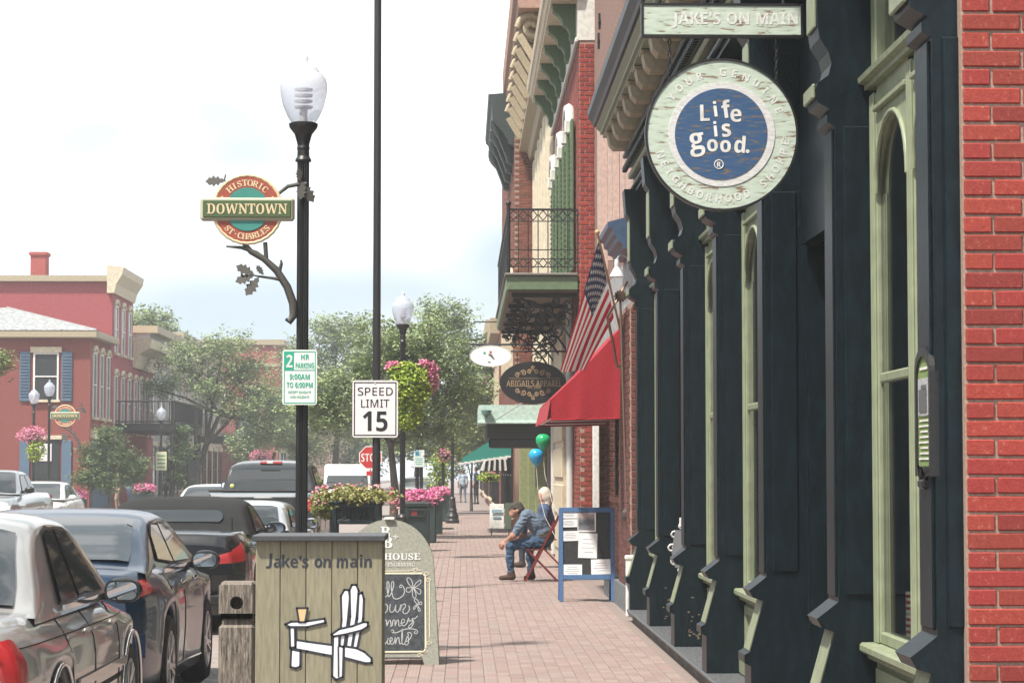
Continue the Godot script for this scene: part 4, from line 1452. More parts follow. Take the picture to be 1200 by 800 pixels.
func street_lamp(label: String, where: Vector3, h: float, group := "street lamps") -> Node3D:
	# h is the height of the globe's foot
	var t := thing("street_lamp", label, "street lamp", where, group)
	var s := S.new()
	s.lathe([[0.21, 0.0], [0.21, 0.10], [0.19, 0.13], [0.19, 0.22], [0.15, 0.30], [0.13, 0.36], [0.145, 0.40], [0.12, 0.46], [0.09, 0.72], [0.10, 0.76], [0.075, 0.80], [0.05, 0.82]], Vector3.ZERO, 16)
	part(t, "base", s, M.iron)
	s = S.new()
	var flute := PackedVector2Array()
	for k in 32:
		var a := TAU * k / 32
		var r := 0.051 if k % 2 == 0 else 0.044
		flute.append(Vector2(cos(a) * r, sin(a) * r))
	s.prism(flute, Transform3D(Basis(Vector3.RIGHT, Vector3.FORWARD, Vector3.UP), Vector3(0, 0.80, 0)), h - 0.33 - 0.80)
	part(t, "post", s, M.iron)
	s = S.new()
	s.lathe([[0.05, h - 0.34], [0.068, h - 0.335], [0.068, h - 0.32], [0.052, h - 0.29], [0.05, h - 0.24], [0.055, h - 0.22], [0.05, h - 0.20], [0.055, h - 0.17], [0.075, h - 0.10], [0.11, h - 0.055], [0.12, h - 0.04], [0.125, h - 0.012], [0.105, h], [0.0, h]], Vector3.ZERO, 24)
	part(t, "fitter", s, M.iron)
	s = S.new()
	s.lathe([[0.104, h + 0.002], [0.135, h + 0.05], [0.175, h + 0.14], [0.198, h + 0.24], [0.204, h + 0.31], [0.195, h + 0.37], [0.165, h + 0.415], [0.13, h + 0.43], [0.135, h + 0.445], [0.11, h + 0.48], [0.06, h + 0.51], [0.03, h + 0.525], [0.045, h + 0.55], [0.03, h + 0.585], [0.0, h + 0.61]], Vector3.ZERO, 28, Basis(), true)
	part(t, "globe", s, M.globe)
	s = S.new()
	s.tube([Vector3(0, h, 0), Vector3(0, h + 0.12, 0)], 0.035, 10)
	for k in 4: s.lathe([[0.0, h + 0.12 + k * 0.05], [0.075, h + 0.125 + k * 0.05], [0.08, h + 0.14 + k * 0.05], [0.0, h + 0.15 + k * 0.05]], Vector3.ZERO, 16)
	part(t, "lamp_unit", s, mat(lin(0.78, 0.78, 0.80), 0.4))
	return t

func downtown_sign(label: String, where: Vector3, k: float, group: String):
	# where = centre of the disc; post stands at +x
	var t := thing("downtown_sign", label, "sign", where, group)
	t.scale = Vector3.ONE * k
	var cream := mat(lin(0.66, 0.54, 0.34), 0.5)
	var red := mat(lin(0.38, 0.085, 0.055), 0.5, T.soft, Vector3.ONE * 4.0)
	var s := S.new()
	s.lathe([[0.0, -0.03], [0.285, -0.03], [0.285, 0.03], [0.0, 0.03]], Vector3.ZERO, 48, Basis(Vector3.RIGHT, PI / 2))
	part(t, "disc", s, red)
	s = S.new()
	var ring := []
	for i in 61:
		var a := TAU * i / 60
		ring.append(Vector3(cos(a) * 0.287, sin(a) * 0.287, 0.02) + Vector3(cos(a), sin(a), 0) * 0.004 * (i % 2))
	s.tube(ring, 0.016, 6, false)
	part(t, "rope_border", s, cream)
	s = S.new()
	s.lathe([[0.0, 0.025], [0.185, 0.025], [0.185, 0.036], [0.0, 0.036]], Vector3.ZERO, 40, Basis(Vector3.RIGHT, PI / 2))
	part(t, "centre", s, mat(lin(0.06, 0.34, 0.29), 0.5, noise_tex(0.12, 0.35, 1.3, 21), Vector3.ONE * 6.0))
	s = S.new()
	s.box(Vector3(0, 0, 0.015), Vector3(0.80, 0.20, 0.075), 0.02)
	part(t, "band_border", s, mat(lin(0.42, 0.40, 0.30), 0.5))
	s = S.new()
	s.box(Vector3(0, 0, 0.035), Vector3(0.76, 0.16, 0.05), 0.012)
	part(t, "band", s, mat(lin(0.075, 0.125, 0.05), 0.5, T.soft, Vector3.ONE * 4.0))
	words(t, "lettering", "DOWNTOWN", Transform3D(Basis(), Vector3(0, 0, 0.062)), 0.085, cream, "Droid Serif", 0.68, true)
	var top := "HISTORIC"
	for i in top.length():
		var a := PI / 2 + 0.72 - 1.44 * i / (top.length() - 1)
		words(t, "letter", top[i], Transform3D(Basis(Vector3.BACK, a - PI / 2), Vector3(cos(a), sin(a), 0) * 0.226 + Vector3(0, 0, 0.032)), 0.052, cream, "Droid Serif", 0.0, true)
	var low := "ST.CHARLES"
	for i in low.length():
		var a := -PI / 2 - 0.80 + 1.60 * i / (low.length() - 1)
		words(t, "letter", low[i], Transform3D(Basis(Vector3.BACK, a + PI / 2), Vector3(cos(a), sin(a), 0) * 0.232 + Vector3(0, 0, 0.032)), 0.05, cream, "Droid Serif", 0.0, true)
	for e in [-1, 1]:
		s = S.new()
		s.box(Vector3(e * 0.215, 0.098, 0.03), Vector3(0.02, 0.02, 0.012), 0.0, Basis(Vector3.BACK, PI / 4))
		part(t, "stud", s, cream)
	# cast oak branch that carries the sign
	var grey := mat(lin(0.10, 0.095, 0.085), 0.6, T.grain, Vector3.ONE * 6.0, T.fbump, 0.5)
	s = S.new()
	s.tube([Vector3(-0.03, -0.29, 0), Vector3(0.03, -0.36, 0), Vector3(0.14, -0.42, 0), Vector3(0.25, -0.52, 0), Vector3(0.34, -0.66, 0), Vector3(0.39, -0.80, 0), Vector3(0.395, -0.90, 0), Vector3(0.36, -0.955, 0), Vector3(0.33, -0.93, 0)], [0.02, 0.024, 0.027, 0.032, 0.034, 0.036, 0.036, 0.028, 0.016], 8)
	s.tube([Vector3(0.14, -0.42, 0), Vector3(0.08, -0.37, 0), Vector3(-0.05, -0.325, 0), Vector3(-0.18, -0.315, 0)], [0.024, 0.02, 0.016, 0.008], 6)
	s.tube([Vector3(0.30, -0.60, 0), Vector3(0.22, -0.585, 0), Vector3(0.10, -0.57, 0), Vector3(0.05, -0.56, 0)], [0.02, 0.014, 0.01, 0.007], 6)
	s.tube([Vector3(0.27, -0.53, 0), Vector3(0.29, -0.46, 0), Vector3(0.285, -0.43, 0)], [0.02, 0.014, 0.008], 6)
	part(t, "branch", s, grey)
	s = S.new()
	s.tube([Vector3(0.24, 0.12, 0), Vector3(0.34, 0.20, 0), Vector3(0.44, 0.22, 0), Vector3(0.50, 0.22, 0)], [0.014, 0.018, 0.02, 0.02], 6)
	part(t, "twig", s, grey)
	s = S.new()
	s.tube([Vector3(-0.16, 0.21, 0), Vector3(-0.20, 0.25, 0), Vector3(-0.19, 0.30, 0)], [0.01, 0.008, 0.006], 6)
	part(t, "twig", s, grey)
	s = S.new()
	s.tube([Vector3(0.15, -0.28, 0), Vector3(0.16, -0.42, 0)], 0.02, 6)
	part(t, "branch_stub", s, grey)
	for q in [[0.06, -0.555, 2.7, 0.17], [0.06, -0.56, 3.5, 0.17], [0.10, -0.58, 4.1, 0.19], [0.14, -0.56, 2.2, 0.1], [-0.19, 0.245, 3.2, 0.17], [0.46, 0.22, -1.0, 0.19], [0.47, 0.24, -1.7, 0.16], [0.44, 0.24, 1.6, 0.11]]:
		s = S.new()
		leaf_oak(s, Vector3(q[0], q[1], 0.03), Vector3(cos(q[2]), sin(q[2]), 0), Vector3(-sin(q[2]), cos(q[2]), 0.25).normalized(), q[3])
		part(t, "oak_leaf", s, grey)

func plate(parent: Node3D, called: String, c: Vector3, w: float, h: float, r: float, m: Material, d := 0.004) -> MeshInstance3D:
	var p := PackedVector2Array()
	for q in [[1, 1, 0], [-1, 1, 1], [-1, -1, 2], [1, -1, 3]]:
		for k in 5:
			var a: float = PI / 2 * q[2] + PI / 8 * k
			p.append(Vector2(q[0] * (w * 0.5 - r) + cos(a) * r, q[1] * (h * 0.5 - r) + sin(a) * r))
	var s := S.new()
	s.prism(p, Transform3D(Basis(), c), d)
	return part(parent, called, s, m)

func street_furniture():
	M.globe = glass(Color(0.80, 0.83, 0.90), 0.42)
	M.globe.roughness = 0.12
	var L1 := at(354.6, 300, 19.6)
	L1.y = 0
	street_lamp("black street lamp carrying the historic downtown sign and the parking sign", L1, 4.575)
	downtown_sign("round historic downtown sign on an oak branch, fixed to the lamp with the parking sign", at(290, 245.5, 19.55), 1.0, "historic downtown signs")
	# two-hour parking sign
	var green := mat(lin(0.02, 0.36, 0.24), 0.5)
	var ps := at(351, 442, 19.5)
	var t := thing("parking_sign", "white and green two hour parking sign on the lamp post", "sign", ps)
	plate(t, "plate", Vector3.ZERO, 0.292, 0.465, 0.02, mat(lin(0.74, 0.78, 0.76), 0.4))
	var fr := S.new()
	fr.frame(PackedVector2Array([Vector2(-0.134, -0.22), Vector2(0.134, -0.22), Vector2(0.134, 0.22), Vector2(-0.134, 0.22)]), PackedVector2Array([Vector2(-0.127, -0.213), Vector2(0.127, -0.213), Vector2(0.127, 0.213), Vector2(-0.127, 0.213)]), Transform3D(Basis(), Vector3(0, 0, 0.004)), 0.002)
	fr.box(Vector3(0, 0.06, 0.005), Vector3(0.254, 0.006, 0.002))
	part(t, "border", fr, green)
	var b := S.new()
	b.box(Vector3(-0.088, 0.137, 0.005), Vector3(0.078, 0.146, 0.002))
	part(t, "number_panel", b, green)
	words(t, "number", "2", Transform3D(Basis(), Vector3(-0.088, 0.137, 0.007)), 0.105, M.white, "Droid Sans", 0.055, true)
	for q in [["HR", 0.045, 0.172, 0.045, 0.07], ["PARKING", 0.042, 0.10, 0.045, 0.155], ["9:00AM", 0.0, 0.005, 0.045, 0.17], ["TO 6:00PM", 0.0, -0.065, 0.045, 0.22], ["EXCEPT SUNDAYS", 0, -0.125, 0.02, 0.19], ["AND HOLIDAYS", 0, -0.165, 0.02, 0.16]]:
		words(t, "lettering", q[0], Transform3D(Basis(), Vector3(q[1], q[2], 0.006)), q[3], green, "Droid Sans", q[4], q[3] > 0.03)
	b = S.new()
	b.box(Vector3(0.02, 0.15, -0.02), Vector3(0.13, 0.02, 0.04)); b.box(Vector3(0.02, -0.15, -0.02), Vector3(0.13, 0.02, 0.04))
	part(t, "clamp", b, M.steel)
	# tall pole with the speed limit sign
	var pp := at(441, 500, 31.0)
	pp.y = 0
	t = thing("light_pole", "tall plain dark pole behind the speed limit sign", "pole", pp)
	var s := S.new()
	s.lathe([[0.13, 0.0], [0.13, 0.06], [0.07, 0.10], [0.066, 0.2]], Vector3.ZERO, 16)
	part(t, "base", s, M.iron)
	s = S.new()
	s.lathe([[0.054, 0.2], [0.05, 9.0], [0.0, 9.0]], Vector3.ZERO, 18)
	part(t, "shaft", s, mat(lin(0.018, 0.02, 0.024), 0.4))
	s = S.new()
	s.tube([Vector3(0, 8.9, 0), Vector3(-0.6, 9.3, 0), Vector3(-1.6, 9.4, 0)], 0.04, 8)
	s.box(Vector3(-1.8, 9.38, 0), Vector3(0.6, 0.12, 0.25), 0.03)
	part(t, "lamp_arm", s, M.iron)
	var sp := at(439.5, 479, 30.92)
	t = thing("speed_limit_sign", "white speed limit 15 sign bolted to the tall pole", "sign", sp)
	plate(t, "plate", Vector3.ZERO, 0.61, 0.765, 0.035, mat(lin(0.74, 0.74, 0.76), 0.4))
	fr = S.new()
	fr.frame(PackedVector2Array([Vector2(-0.285, -0.36), Vector2(0.285, -0.36), Vector2(0.285, 0.36), Vector2(-0.285, 0.36)]), PackedVector2Array([Vector2(-0.27, -0.345), Vector2(0.27, -0.345), Vector2(0.27, 0.345), Vector2(-0.27, 0.345)]), Transform3D(Basis(), Vector3(0, 0, 0.004)), 0.002)
	part(t, "border", fr, M.black)
	words(t, "lettering", "SPEED", Transform3D(Basis(), Vector3(0, 0.235, 0.007)), 0.105, M.black, "Droid Sans", 0.47)
	words(t, "lettering", "LIMIT", Transform3D(Basis(), Vector3(0, 0.075, 0.007)), 0.105, M.black, "Droid Sans", 0.38)
	words(t, "lettering", "15", Transform3D(Basis(), Vector3(0, -0.165, 0.007)), 0.26, M.black, "Droid Sans", 0.33, true)
	s = S.new()
	for y in [-0.34, 0.34]: s.ball(Vector3(0, y, 0.006), Vector3(0.01, 0.01, 0.006), 8)
	part(t, "bolt", s, M.steel)
	# stop sign on its own post
	var st := at(434, 536, 66.0)
	t = thing("stop_sign", "red octagonal stop sign half hidden behind the tall pole", "sign", Vector3(st.x, 0, st.z))
	var oct := PackedVector2Array(); var oct2 := PackedVector2Array()
	for k in 8:
		var a := PI / 8 + TAU * k / 8
		oct.append(Vector2(cos(a), sin(a)) * 0.355); oct2.append(Vector2(cos(a), sin(a)) * 0.325)
	s = S.new()
	s.prism(oct2, Transform3D(Basis(), Vector3(0, st.y, 0)), 0.004)
	part(t, "plate", s, mat(lin(0.45, 0.015, 0.02), 0.4))
	s = S.new()
	s.frame(oct, oct2, Transform3D(Basis(), Vector3(0, st.y, 0)), 0.006)
	part(t, "border", s, M.white)
	words(t, "lettering", "STOP", Transform3D(Basis(), Vector3(0, st.y, 0.008)), 0.225, M.white, "Droid Sans", 0.53, true)
	s = S.new()
	s.box(Vector3(0.05, st.y - 0.45, 0.0), Vector3(0.34, 0.13, 0.006))
	part(t, "lower_plate", s, mat(lin(0.45, 0.015, 0.02), 0.4))
	s = S.new()
	s.bar(Vector3(0, -0.1, -0.03), Vector3(0, st.y + 0.4, -0.03), 0.05, 0.05)
	part(t, "post", s, M.steel)
	# further lamps and poles
	var p := at(472, 400, 42.5); p.y = 0
	street_lamp("black street lamp with a bulging hanging basket beside the tall pole", p, 4.31)
	p = on_y(530, 613, 0.0)
	street_lamp("black street lamp standing on the pavement beyond the planters", p, 4.2)
	p = at(519, 570, 78.0); p.y = 0
	street_lamp("black street lamp with a red flower basket among the trees", p, 4.2)
	p = at(491, 530, 60.0); p.y = 0
	t = thing("sign_post", "dark double post with a small blue and white sign", "sign post", p)
	s = S.new()
	s.lathe([[0.05, 0], [0.05, 3.3], [0.0, 3.3]], Vector3(-0.05, 0, 0), 10)
	part(t, "post", s, M.iron)
	s = S.new()
	s.lathe([[0.045, 0], [0.045, 3.3], [0.0, 3.3]], Vector3(0.06, 0, 0), 10)
	part(t, "post", s, M.iron)
	plate(t, "plate", Vector3(0, 1.93, 0.06), 0.28, 0.44, 0.02, mat(lin(0.66, 0.74, 0.74), 0.4))
	s = S.new()
	s.box(Vector3(-0.05, 2.06, 0.066), Vector3(0.10, 0.13, 0.004))
	part(t, "blue_panel", s, mat(lin(0.05, 0.35, 0.55), 0.5))
	for k in 4:
		s = S.new()
		s.box(Vector3(0, 1.93 - k * 0.05, 0.066), Vector3(0.2 - 0.03 * (k % 2), 0.014, 0.004))
		part(t, "text_line", s, green)
	# opposite side lamps
	p = at(39, 500, 86.0); p.y = 0
	street_lamp("black street lamp with a pink flower basket before the coral corner house", p, 4.1)
	p = at(57, 500, 85.0); p.y = 0
	street_lamp("black street lamp holding the downtown sign before the coral corner house", p, 4.35)
	downtown_sign("small round downtown sign on the lamp before the coral house", at(76, 487, 85.0), 1.35, "historic downtown signs")
	p = at(188.5, 500, 97.5); p.y = 0
	street_lamp("black street lamp with a small notice before the iron balcony", p, 3.75)
	var nb := at(188.5, 540, 97.3)
	t = thing("notice_sign", "small cream and green notice hung on a lamp post across the street", "sign", nb)
	plate(t, "plate", Vector3.ZERO, 0.46, 0.78, 0.03, mat(lin(0.55, 0.55, 0.38), 0.5))
	s = S.new()
	for k in 4: s.box(Vector3(0, 0.22 - k * 0.16, 0.006), Vector3(0.34, 0.07, 0.004))
	part(t, "print", s, mat(lin(0.12, 0.25, 0.12), 0.6))
	# traffic signal and its pole
	p = at(229, 540, 100.0); p.y = 0
	t = thing("traffic_signal", "dark traffic signal seen from behind at the balcony corner", "traffic signal", p)
	s = S.new(); s.lathe([[0.16, 0], [0.10, 0.3], [0.08, 4.2], [0, 4.2]], Vector3.ZERO, 10)
	part(t, "pole", s, M.iron)
	s = S.new(); s.box(Vector3(-0.1, 1.55, 0.25), Vector3(0.45, 1.1, 0.35), 0.04); s.box(Vector3(-0.15, 1.7, 0.2), Vector3(0.8, 0.3, 0.3), 0.04)
	part(t, "housing", s, M.black)
	# litter bins
	var bin_green := mat(lin(0.012, 0.028, 0.028), 0.45, T.soft, Vector3.ONE)
	for q in [[489, 46.5, 0.98, 0.50, "dark green litter bin with a red slot behind the chalkboard"], [507, 59.0, 0.95, 0.5, "dark green litter bin with a pale label beside the grate"]]:
		p = at(q[0], 600, q[1]); p.y = 0
		t = thing("litter_bin", q[4], "litter bin", p, "dark green litter bins")
		var w: float = q[3]; var h: float = q[2]
		s = S.new()
		s.box(Vector3(0, h * 0.45, 0), Vector3(w, h * 0.9, w), 0.02)
		part(t, "body", s, bin_green)
		s = S.new()
		s.box(Vector3(0, h * 0.95, 0), Vector3(w + 0.05, h * 0.1, w + 0.05), 0.02)
		part(t, "lid", s, bin_green)
		for e in [-0.21, 0.21]:
			s = S.new()
			s.box(Vector3(e, h * 0.45, w * 0.5 + 0.012), Vector3(0.06, h * 0.86, 0.02), 0.005)
			part(t, "corner_strip", s, bin_green)
		s = S.new()
		s.box(Vector3(0, h * 0.78 + 0.065, w * 0.5 + 0.02), Vector3(0.34, 0.03, 0.05), 0.004)
		s.box(Vector3(0, h * 0.78 - 0.065, w * 0.5 + 0.02), Vector3(0.34, 0.03, 0.05), 0.004)
		for e in [-0.155, 0.155]: s.box(Vector3(e, h * 0.78, w * 0.5 + 0.02), Vector3(0.03, 0.10, 0.05), 0.004)
		var op := part(t, "opening_frame", s, bin_green)
		s = S.new()
		s.box(Vector3(-0.06, h * 0.78, w * 0.5 + 0.014), Vector3(0.12, 0.08, 0.008))
		part(op, "flap", s, mat(lin(0.30, 0.02, 0.025), 0.5) if q[0] == 489 else M.cream)
	# wooden bollard with a drilled hole
	wooden_post()
	# red newspaper box under the planter
	var rb := at(429, 628, 30.4)
	t = thing("paper_box", "red and white paper leaflet box behind the planter", "box", Vector3(rb.x, 0, rb.z))
	s = S.new(); s.box(Vector3(0, 0.35, 0), Vector3(0.34, 0.7, 0.3), 0.02); part(t, "body", s, mat(lin(0.5, 0.02, 0.03), 0.4))
	s = S.new(); s.box(Vector3(-0.04, 0.45, 0.16), Vector3(0.2, 0.3, 0.012)); part(t, "front_panel", s, M.white)

func wooden_post():
	var c := at(279, 690, 13.0)
	var t := thing("wooden_bollard", "square weathered timber bollard with a drilled hole beside the painted board", "bollard", Vector3(c.x, 0, -13.0))
	var wood := mat(lin(0.29, 0.25, 0.215), 0.9, noise_tex(0.02, 0.55, 1.0, 31, FastNoiseLite.TYPE_SIMPLEX_SMOOTH, 5), Vector3(5.0, 0.35, 5.0), T.bump, 0.8)
	var top := EYE - 128.0 / (FOCAL / 13.0)
	var cut := 0.205
	# body below the groove
	var s := S.new()
	s.box(Vector3(0, (top - cut - 0.03) * 0.5, 0), Vector3(0.2, top - cut - 0.03, 0.2), 0.016)
	part(t, "shaft", s, wood)
	s = S.new()
	s.box(Vector3(0, top - cut - 0.005, 0), Vector3(0.165, 0.06, 0.165), 0.005)
	part(t, "groove", s, wood)
	# head with a real hole drilled through: front, back and sides around it
	s = S.new()
	var hy := top - 0.115
	var r := 0.037
	for zz in [0.1, -0.1]:
		var n := 32
		for k in n:
			var a0 := TAU * k / n; var a1 := TAU * (k + 1) / n
			var sq := func(a: float) -> Vector2:
				var d := Vector2(cos(a), sin(a))
				var m := maxf(absf(d.x) / 0.088, absf(d.y) / (0.088))
				return d / m
			var o0: Vector2 = sq.call(a0); var o1: Vector2 = sq.call(a1)
			s.quad(Vector3(cos(a0) * r, hy + sin(a0) * r, zz), Vector3(cos(a1) * r, hy + sin(a1) * r, zz), Vector3(o1.x, hy + o1.y, zz), Vector3(o0.x, hy + o0.y, zz), Vector3(0, 0, zz))
			if zz > 0:
				var nn := -Vector3(cos((a0 + a1) / 2), sin((a0 + a1) / 2), 0)
				s.quad(Vector3(cos(a0) * r, hy + sin(a0) * r, 0.1), Vector3(cos(a1) * r, hy + sin(a1) * r, 0.1), Vector3(cos(a1) * r, hy + sin(a1) * r, -0.1), Vector3(cos(a0) * r, hy + sin(a0) * r, -0.1), nn)
	s.lathe([[0.0, 0.0], [r, 0.0]], Vector3(0, hy, -0.02), 24, Basis(Vector3.RIGHT, PI / 2))
	var y0 := top - cut + 0.02; var y1 := hy - 0.088; var y2 := hy + 0.088; var y3 := top
	for e in [-1.0, 1.0]:
		s.quad(Vector3(e * 0.1, y0 + 0.012, -0.088), Vector3(e * 0.1, y0 + 0.012, 0.088), Vector3(e * 0.1, y3 - 0.014, 0.088), Vector3(e * 0.1, y3 - 0.014, -0.088), Vector3(e, 0, 0))
		for zz in [-1.0, 1.0]:
			s.quad(Vector3(e * 0.1, y0 + 0.012, zz * 0.088), Vector3(e * 0.088, y0 + 0.012, zz * 0.1), Vector3(e * 0.088, y3 - 0.014, zz * 0.1), Vector3(e * 0.1, y3 - 0.014, zz * 0.088), Vector3(e, 0, zz))
	for zz in [-0.1, 0.1]:
		s.quad(Vector3(-0.088, y0 + 0.012, zz), Vector3(0.088, y0 + 0.012, zz), Vector3(0.088, y1, zz), Vector3(-0.088, y1, zz), Vector3(0, 0, zz))
		s.quad(Vector3(-0.088, y2, zz), Vector3(0.088, y2, zz), Vector3(0.088, y3 - 0.014, zz), Vector3(-0.088, y3 - 0.014, zz), Vector3(0, 0, zz))
		s.quad(Vector3(-0.088, y3 - 0.014, zz), Vector3(0.088, y3 - 0.014, zz), Vector3(0.085, y3, zz * 0.85), Vector3(-0.085, y3, zz * 0.85), Vector3(0, 1, zz * 8))
	for e in [-1.0, 1.0]: s.quad(Vector3(e * 0.1, y3 - 0.014, -0.088), Vector3(e * 0.1, y3 - 0.014, 0.088), Vector3(e * 0.085, y3, 0.085), Vector3(e * 0.085, y3, -0.085), Vector3(e, 1, 0))
	s.quad(Vector3(-0.085, y3, -0.085), Vector3(0.085, y3, -0.085), Vector3(0.085, y3, 0.085), Vector3(-0.085, y3, 0.085), Vector3.UP)
	s.quad(Vector3(-0.1, y0 + 0.012, -0.1), Vector3(0.1, y0 + 0.012, -0.1), Vector3(0.1, y0 + 0.012, 0.1), Vector3(-0.1, y0 + 0.012, 0.1), Vector3.DOWN)
	part(t, "head", s, wood)

# ---------------------------------------------------------------- signs that hang over the pavement
func bend_words(t: Node3D, text: String, r: float, mid: float, span_: float, z: float, high: float, m: Material, inward := false, font := "Droid Sans"):
	for i in text.length():
		if text[i] == " ": continue
		var f := float(i) / (text.length() - 1) - 0.5
		var a := mid + (span_ * f if inward else -span_ * f)
		words(t, "letter", text[i], Transform3D(Basis(Vector3.BACK, a + PI / 2 if inward else a - PI / 2), Vector3(cos(a) * r, sin(a) * r, z)), high, m, font, 0.0, true, 0.0012)

func oval(r: Vector2, n := 48) -> PackedVector2Array:
	var p := PackedVector2Array()
	for k in n: p.append(Vector2(cos(TAU * k / n) * r.x, sin(TAU * k / n) * r.y))
	return p

func hanging_signs():
	# weathered round sign: paint worn off the wood in long flakes
	var d := 12.8
	var c := at(845.5, 158, d)
	var k := d / FOCAL
	var R := 89.0 * k
	var worn_green := noise_tex(0.02, 0, 1, 41, FastNoiseLite.TYPE_SIMPLEX_SMOOTH, 5, 512, ramp([[0.0, Color(0.46, 0.38, 0.32)], [0.20, Color(0.52, 0.45, 0.39)], [0.25, Color(0.66, 0.71, 0.66)], [0.5, Color(0.71, 0.765, 0.72)], [1.0, Color(0.745, 0.80, 0.755)]]))
	var worn_blue := noise_tex(0.02, 0, 1, 43, FastNoiseLite.TYPE_SIMPLEX_SMOOTH, 5, 512, ramp([[0.0, Color(0.45, 0.36, 0.29)], [0.22, Color(0.44, 0.37, 0.31)], [0.26, Color(0.22, 0.34, 0.47)], [0.6, Color(0.185, 0.315, 0.475)], [1.0, Color(0.16, 0.29, 0.46)]]))
	var flake := noise_tex(0.02, 0, 1, 41, FastNoiseLite.TYPE_SIMPLEX_SMOOTH, 5, 512, null, true, 3.0)
	var gm := mat(Color.WHITE, 0.65, worn_green, Vector3(0.7, 3.2, 0.7), flake, 0.35)
	var bm := mat(Color.WHITE, 0.6, worn_blue, Vector3(0.8, 4.2, 0.8), flake, 0.3)
	var wm := mat(lin(0.70, 0.71, 0.72), 0.6, T.soft, Vector3(2, 6, 2))
	var faint := mat(lin(0.74, 0.76, 0.74), 0.6, T.soft, Vector3(3, 6, 3))
	var t := thing("round_sign", "round weathered sign with white lettering on a blue disc, hung by chains", "sign", c)
	var s := S.new()
	s.lathe([[0.0, -0.03], [R, -0.03], [R, 0.018], [0.0, 0.018]], Vector3.ZERO, 64, Basis(Vector3.RIGHT, PI / 2))
	part(t, "board", s, gm)
	s = S.new()
	s.frame(oval(Vector2(R + 0.008, R + 0.008), 64), oval(Vector2(R - 0.004, R - 0.004), 64), Transform3D(Basis(), Vector3(0, 0, -0.034)), 0.058)
	part(t, "rim", s, M.iron)
	s = S.new()
	var wob := PackedVector2Array()
	for i in 60: wob.append(Vector2(cos(TAU * i / 60), sin(TAU * i / 60)) * (62.5 * k) * (1.0 + 0.012 * sin(TAU * i / 60 * 2.0 + 1.0)))
	s.prism(wob, Transform3D(Basis(), Vector3(0.0, 0.0, 0.018)), 0.004)
	part(t, "white_ring", s, wm)
	s = S.new()
	wob = PackedVector2Array()
	for i in 60: wob.append(Vector2(cos(TAU * i / 60), sin(TAU * i / 60)) * (54.5 * k) * (1.0 + 0.012 * sin(TAU * i / 60 * 2.0 + 0.4)) + Vector2(-0.004, 0.002))
	s.prism(wob, Transform3D(Basis(), Vector3(0, 0, 0.022)), 0.003)
	part(t, "blue_disc", s, bm)
	# hand lettering: every letter a little askew
	var rows := [["L", -84, -107, 19, 0.03], ["i", -32, -127, 17, 0.12], ["f", 23, -127, 20, 0.14], ["e", 71, -94, 19, 0.06], ["i", -32, -27, 17, 0.1], ["s", 23, -20, 19, 0.08], ["g", -124, 53, 25, 0.14], ["o", -47, 56, 18, 0.05], ["o", 18, 60, 18, 0.0], ["d", 90, 50, 19, -0.08], [".", 128, 85, 19, 0.0]]
	for q in rows:
		# offsets are measured on the sign in quarter-pixels of the photograph
		words(t, "letter", q[0], Transform3D(Basis(Vector3.BACK, q[4]), Vector3(q[1] / 4.21 * k, -q[2] / 4.21 * k, 0.026)), q[3] * k, M.white, "Droid Sans", 0.0, true)
	words(t, "letter", "R", Transform3D(Basis(), Vector3(-15.0 / 4.21 * k, -151.0 / 4.21 * k, 0.026)), 6.0 * k, M.white, "Droid Sans", 0.0, true)
	s = S.new()
	var ring := []
	for i in 25: ring.append(Vector3(-15.0 / 4.21 * k + cos(TAU * i / 24) * 5.2 * k, -151.0 / 4.21 * k + sin(TAU * i / 24) * 5.2 * k, 0.025))
	s.tube(ring, 0.0035, 5, false)
	part(t, "mark_ring", s, M.white)
	bend_words(t, "YOUR GENUINE", 74.0 * k, PI / 2 - 0.12, 2.1, 0.0192, 9.0 * k, faint)
	bend_words(t, "NEIGHBORHOOD SHOPPE", 76.0 * k, -PI / 2 + 0.1, 2.7, 0.0192, 9.0 * k, faint, true)
	words(t, "letter", "R", Transform3D(Basis(), Vector3(75.0 * k, -4.0 * k, 0.019)), 5.0 * k, faint, "Droid Sans")
	for e in [-61.0, 66.0]:
		s = S.new()
		var y1 := (158.0 - 44.0) * k
		var y0 := sqrt(R * R - e * e * k * k) + 0.004
		var n := int((y1 - y0) / 0.03)
		for i in n:
			var yy := y0 + (i + 0.5) * (y1 - y0) / n
			var ln := []
			for j in 13: ln.append(Vector3(e * k + cos(TAU * j / 12) * (0.008 if i % 2 == 0 else 0.002), yy + sin(TAU * j / 12) * 0.02, sin(TAU * j / 12 + PI / 2) * (0.002 if i % 2 == 0 else 0.008)))
			s.tube(ln, 0.003, 4, false)
		s.tube([Vector3(e * k, y0 - 0.05, 0), Vector3(e * k, y0 + 0.015, 0)], 0.007, 6)
		part(t, "chain", s, M.iron)
	# board above it
	var tc := at(846, 24.5, d)
	t = thing("name_board", "long weathered mint name board above the round sign", "sign", tc)
	s = S.new()
	s.box(Vector3.ZERO, Vector3(188.0 * k, 36.0 * k, 0.05), 0.004)
	part(t, "board", s, gm)
	s = S.new()
	var w := 192.0 * k; var h := 40.0 * k
	s.frame(PackedVector2Array([Vector2(-w / 2, -h / 2), Vector2(w / 2, -h / 2), Vector2(w / 2, h / 2), Vector2(-w / 2, h / 2)]), PackedVector2Array([Vector2(-w / 2 + 0.012, -h / 2 + 0.012), Vector2(w / 2 - 0.012, -h / 2 + 0.012), Vector2(w / 2 - 0.012, h / 2 - 0.012), Vector2(-w / 2 + 0.012, h / 2 - 0.012)]), Transform3D(Basis(), Vector3(0, 0, -0.03)), 0.06)
	part(t, "edging", s, M.iron)
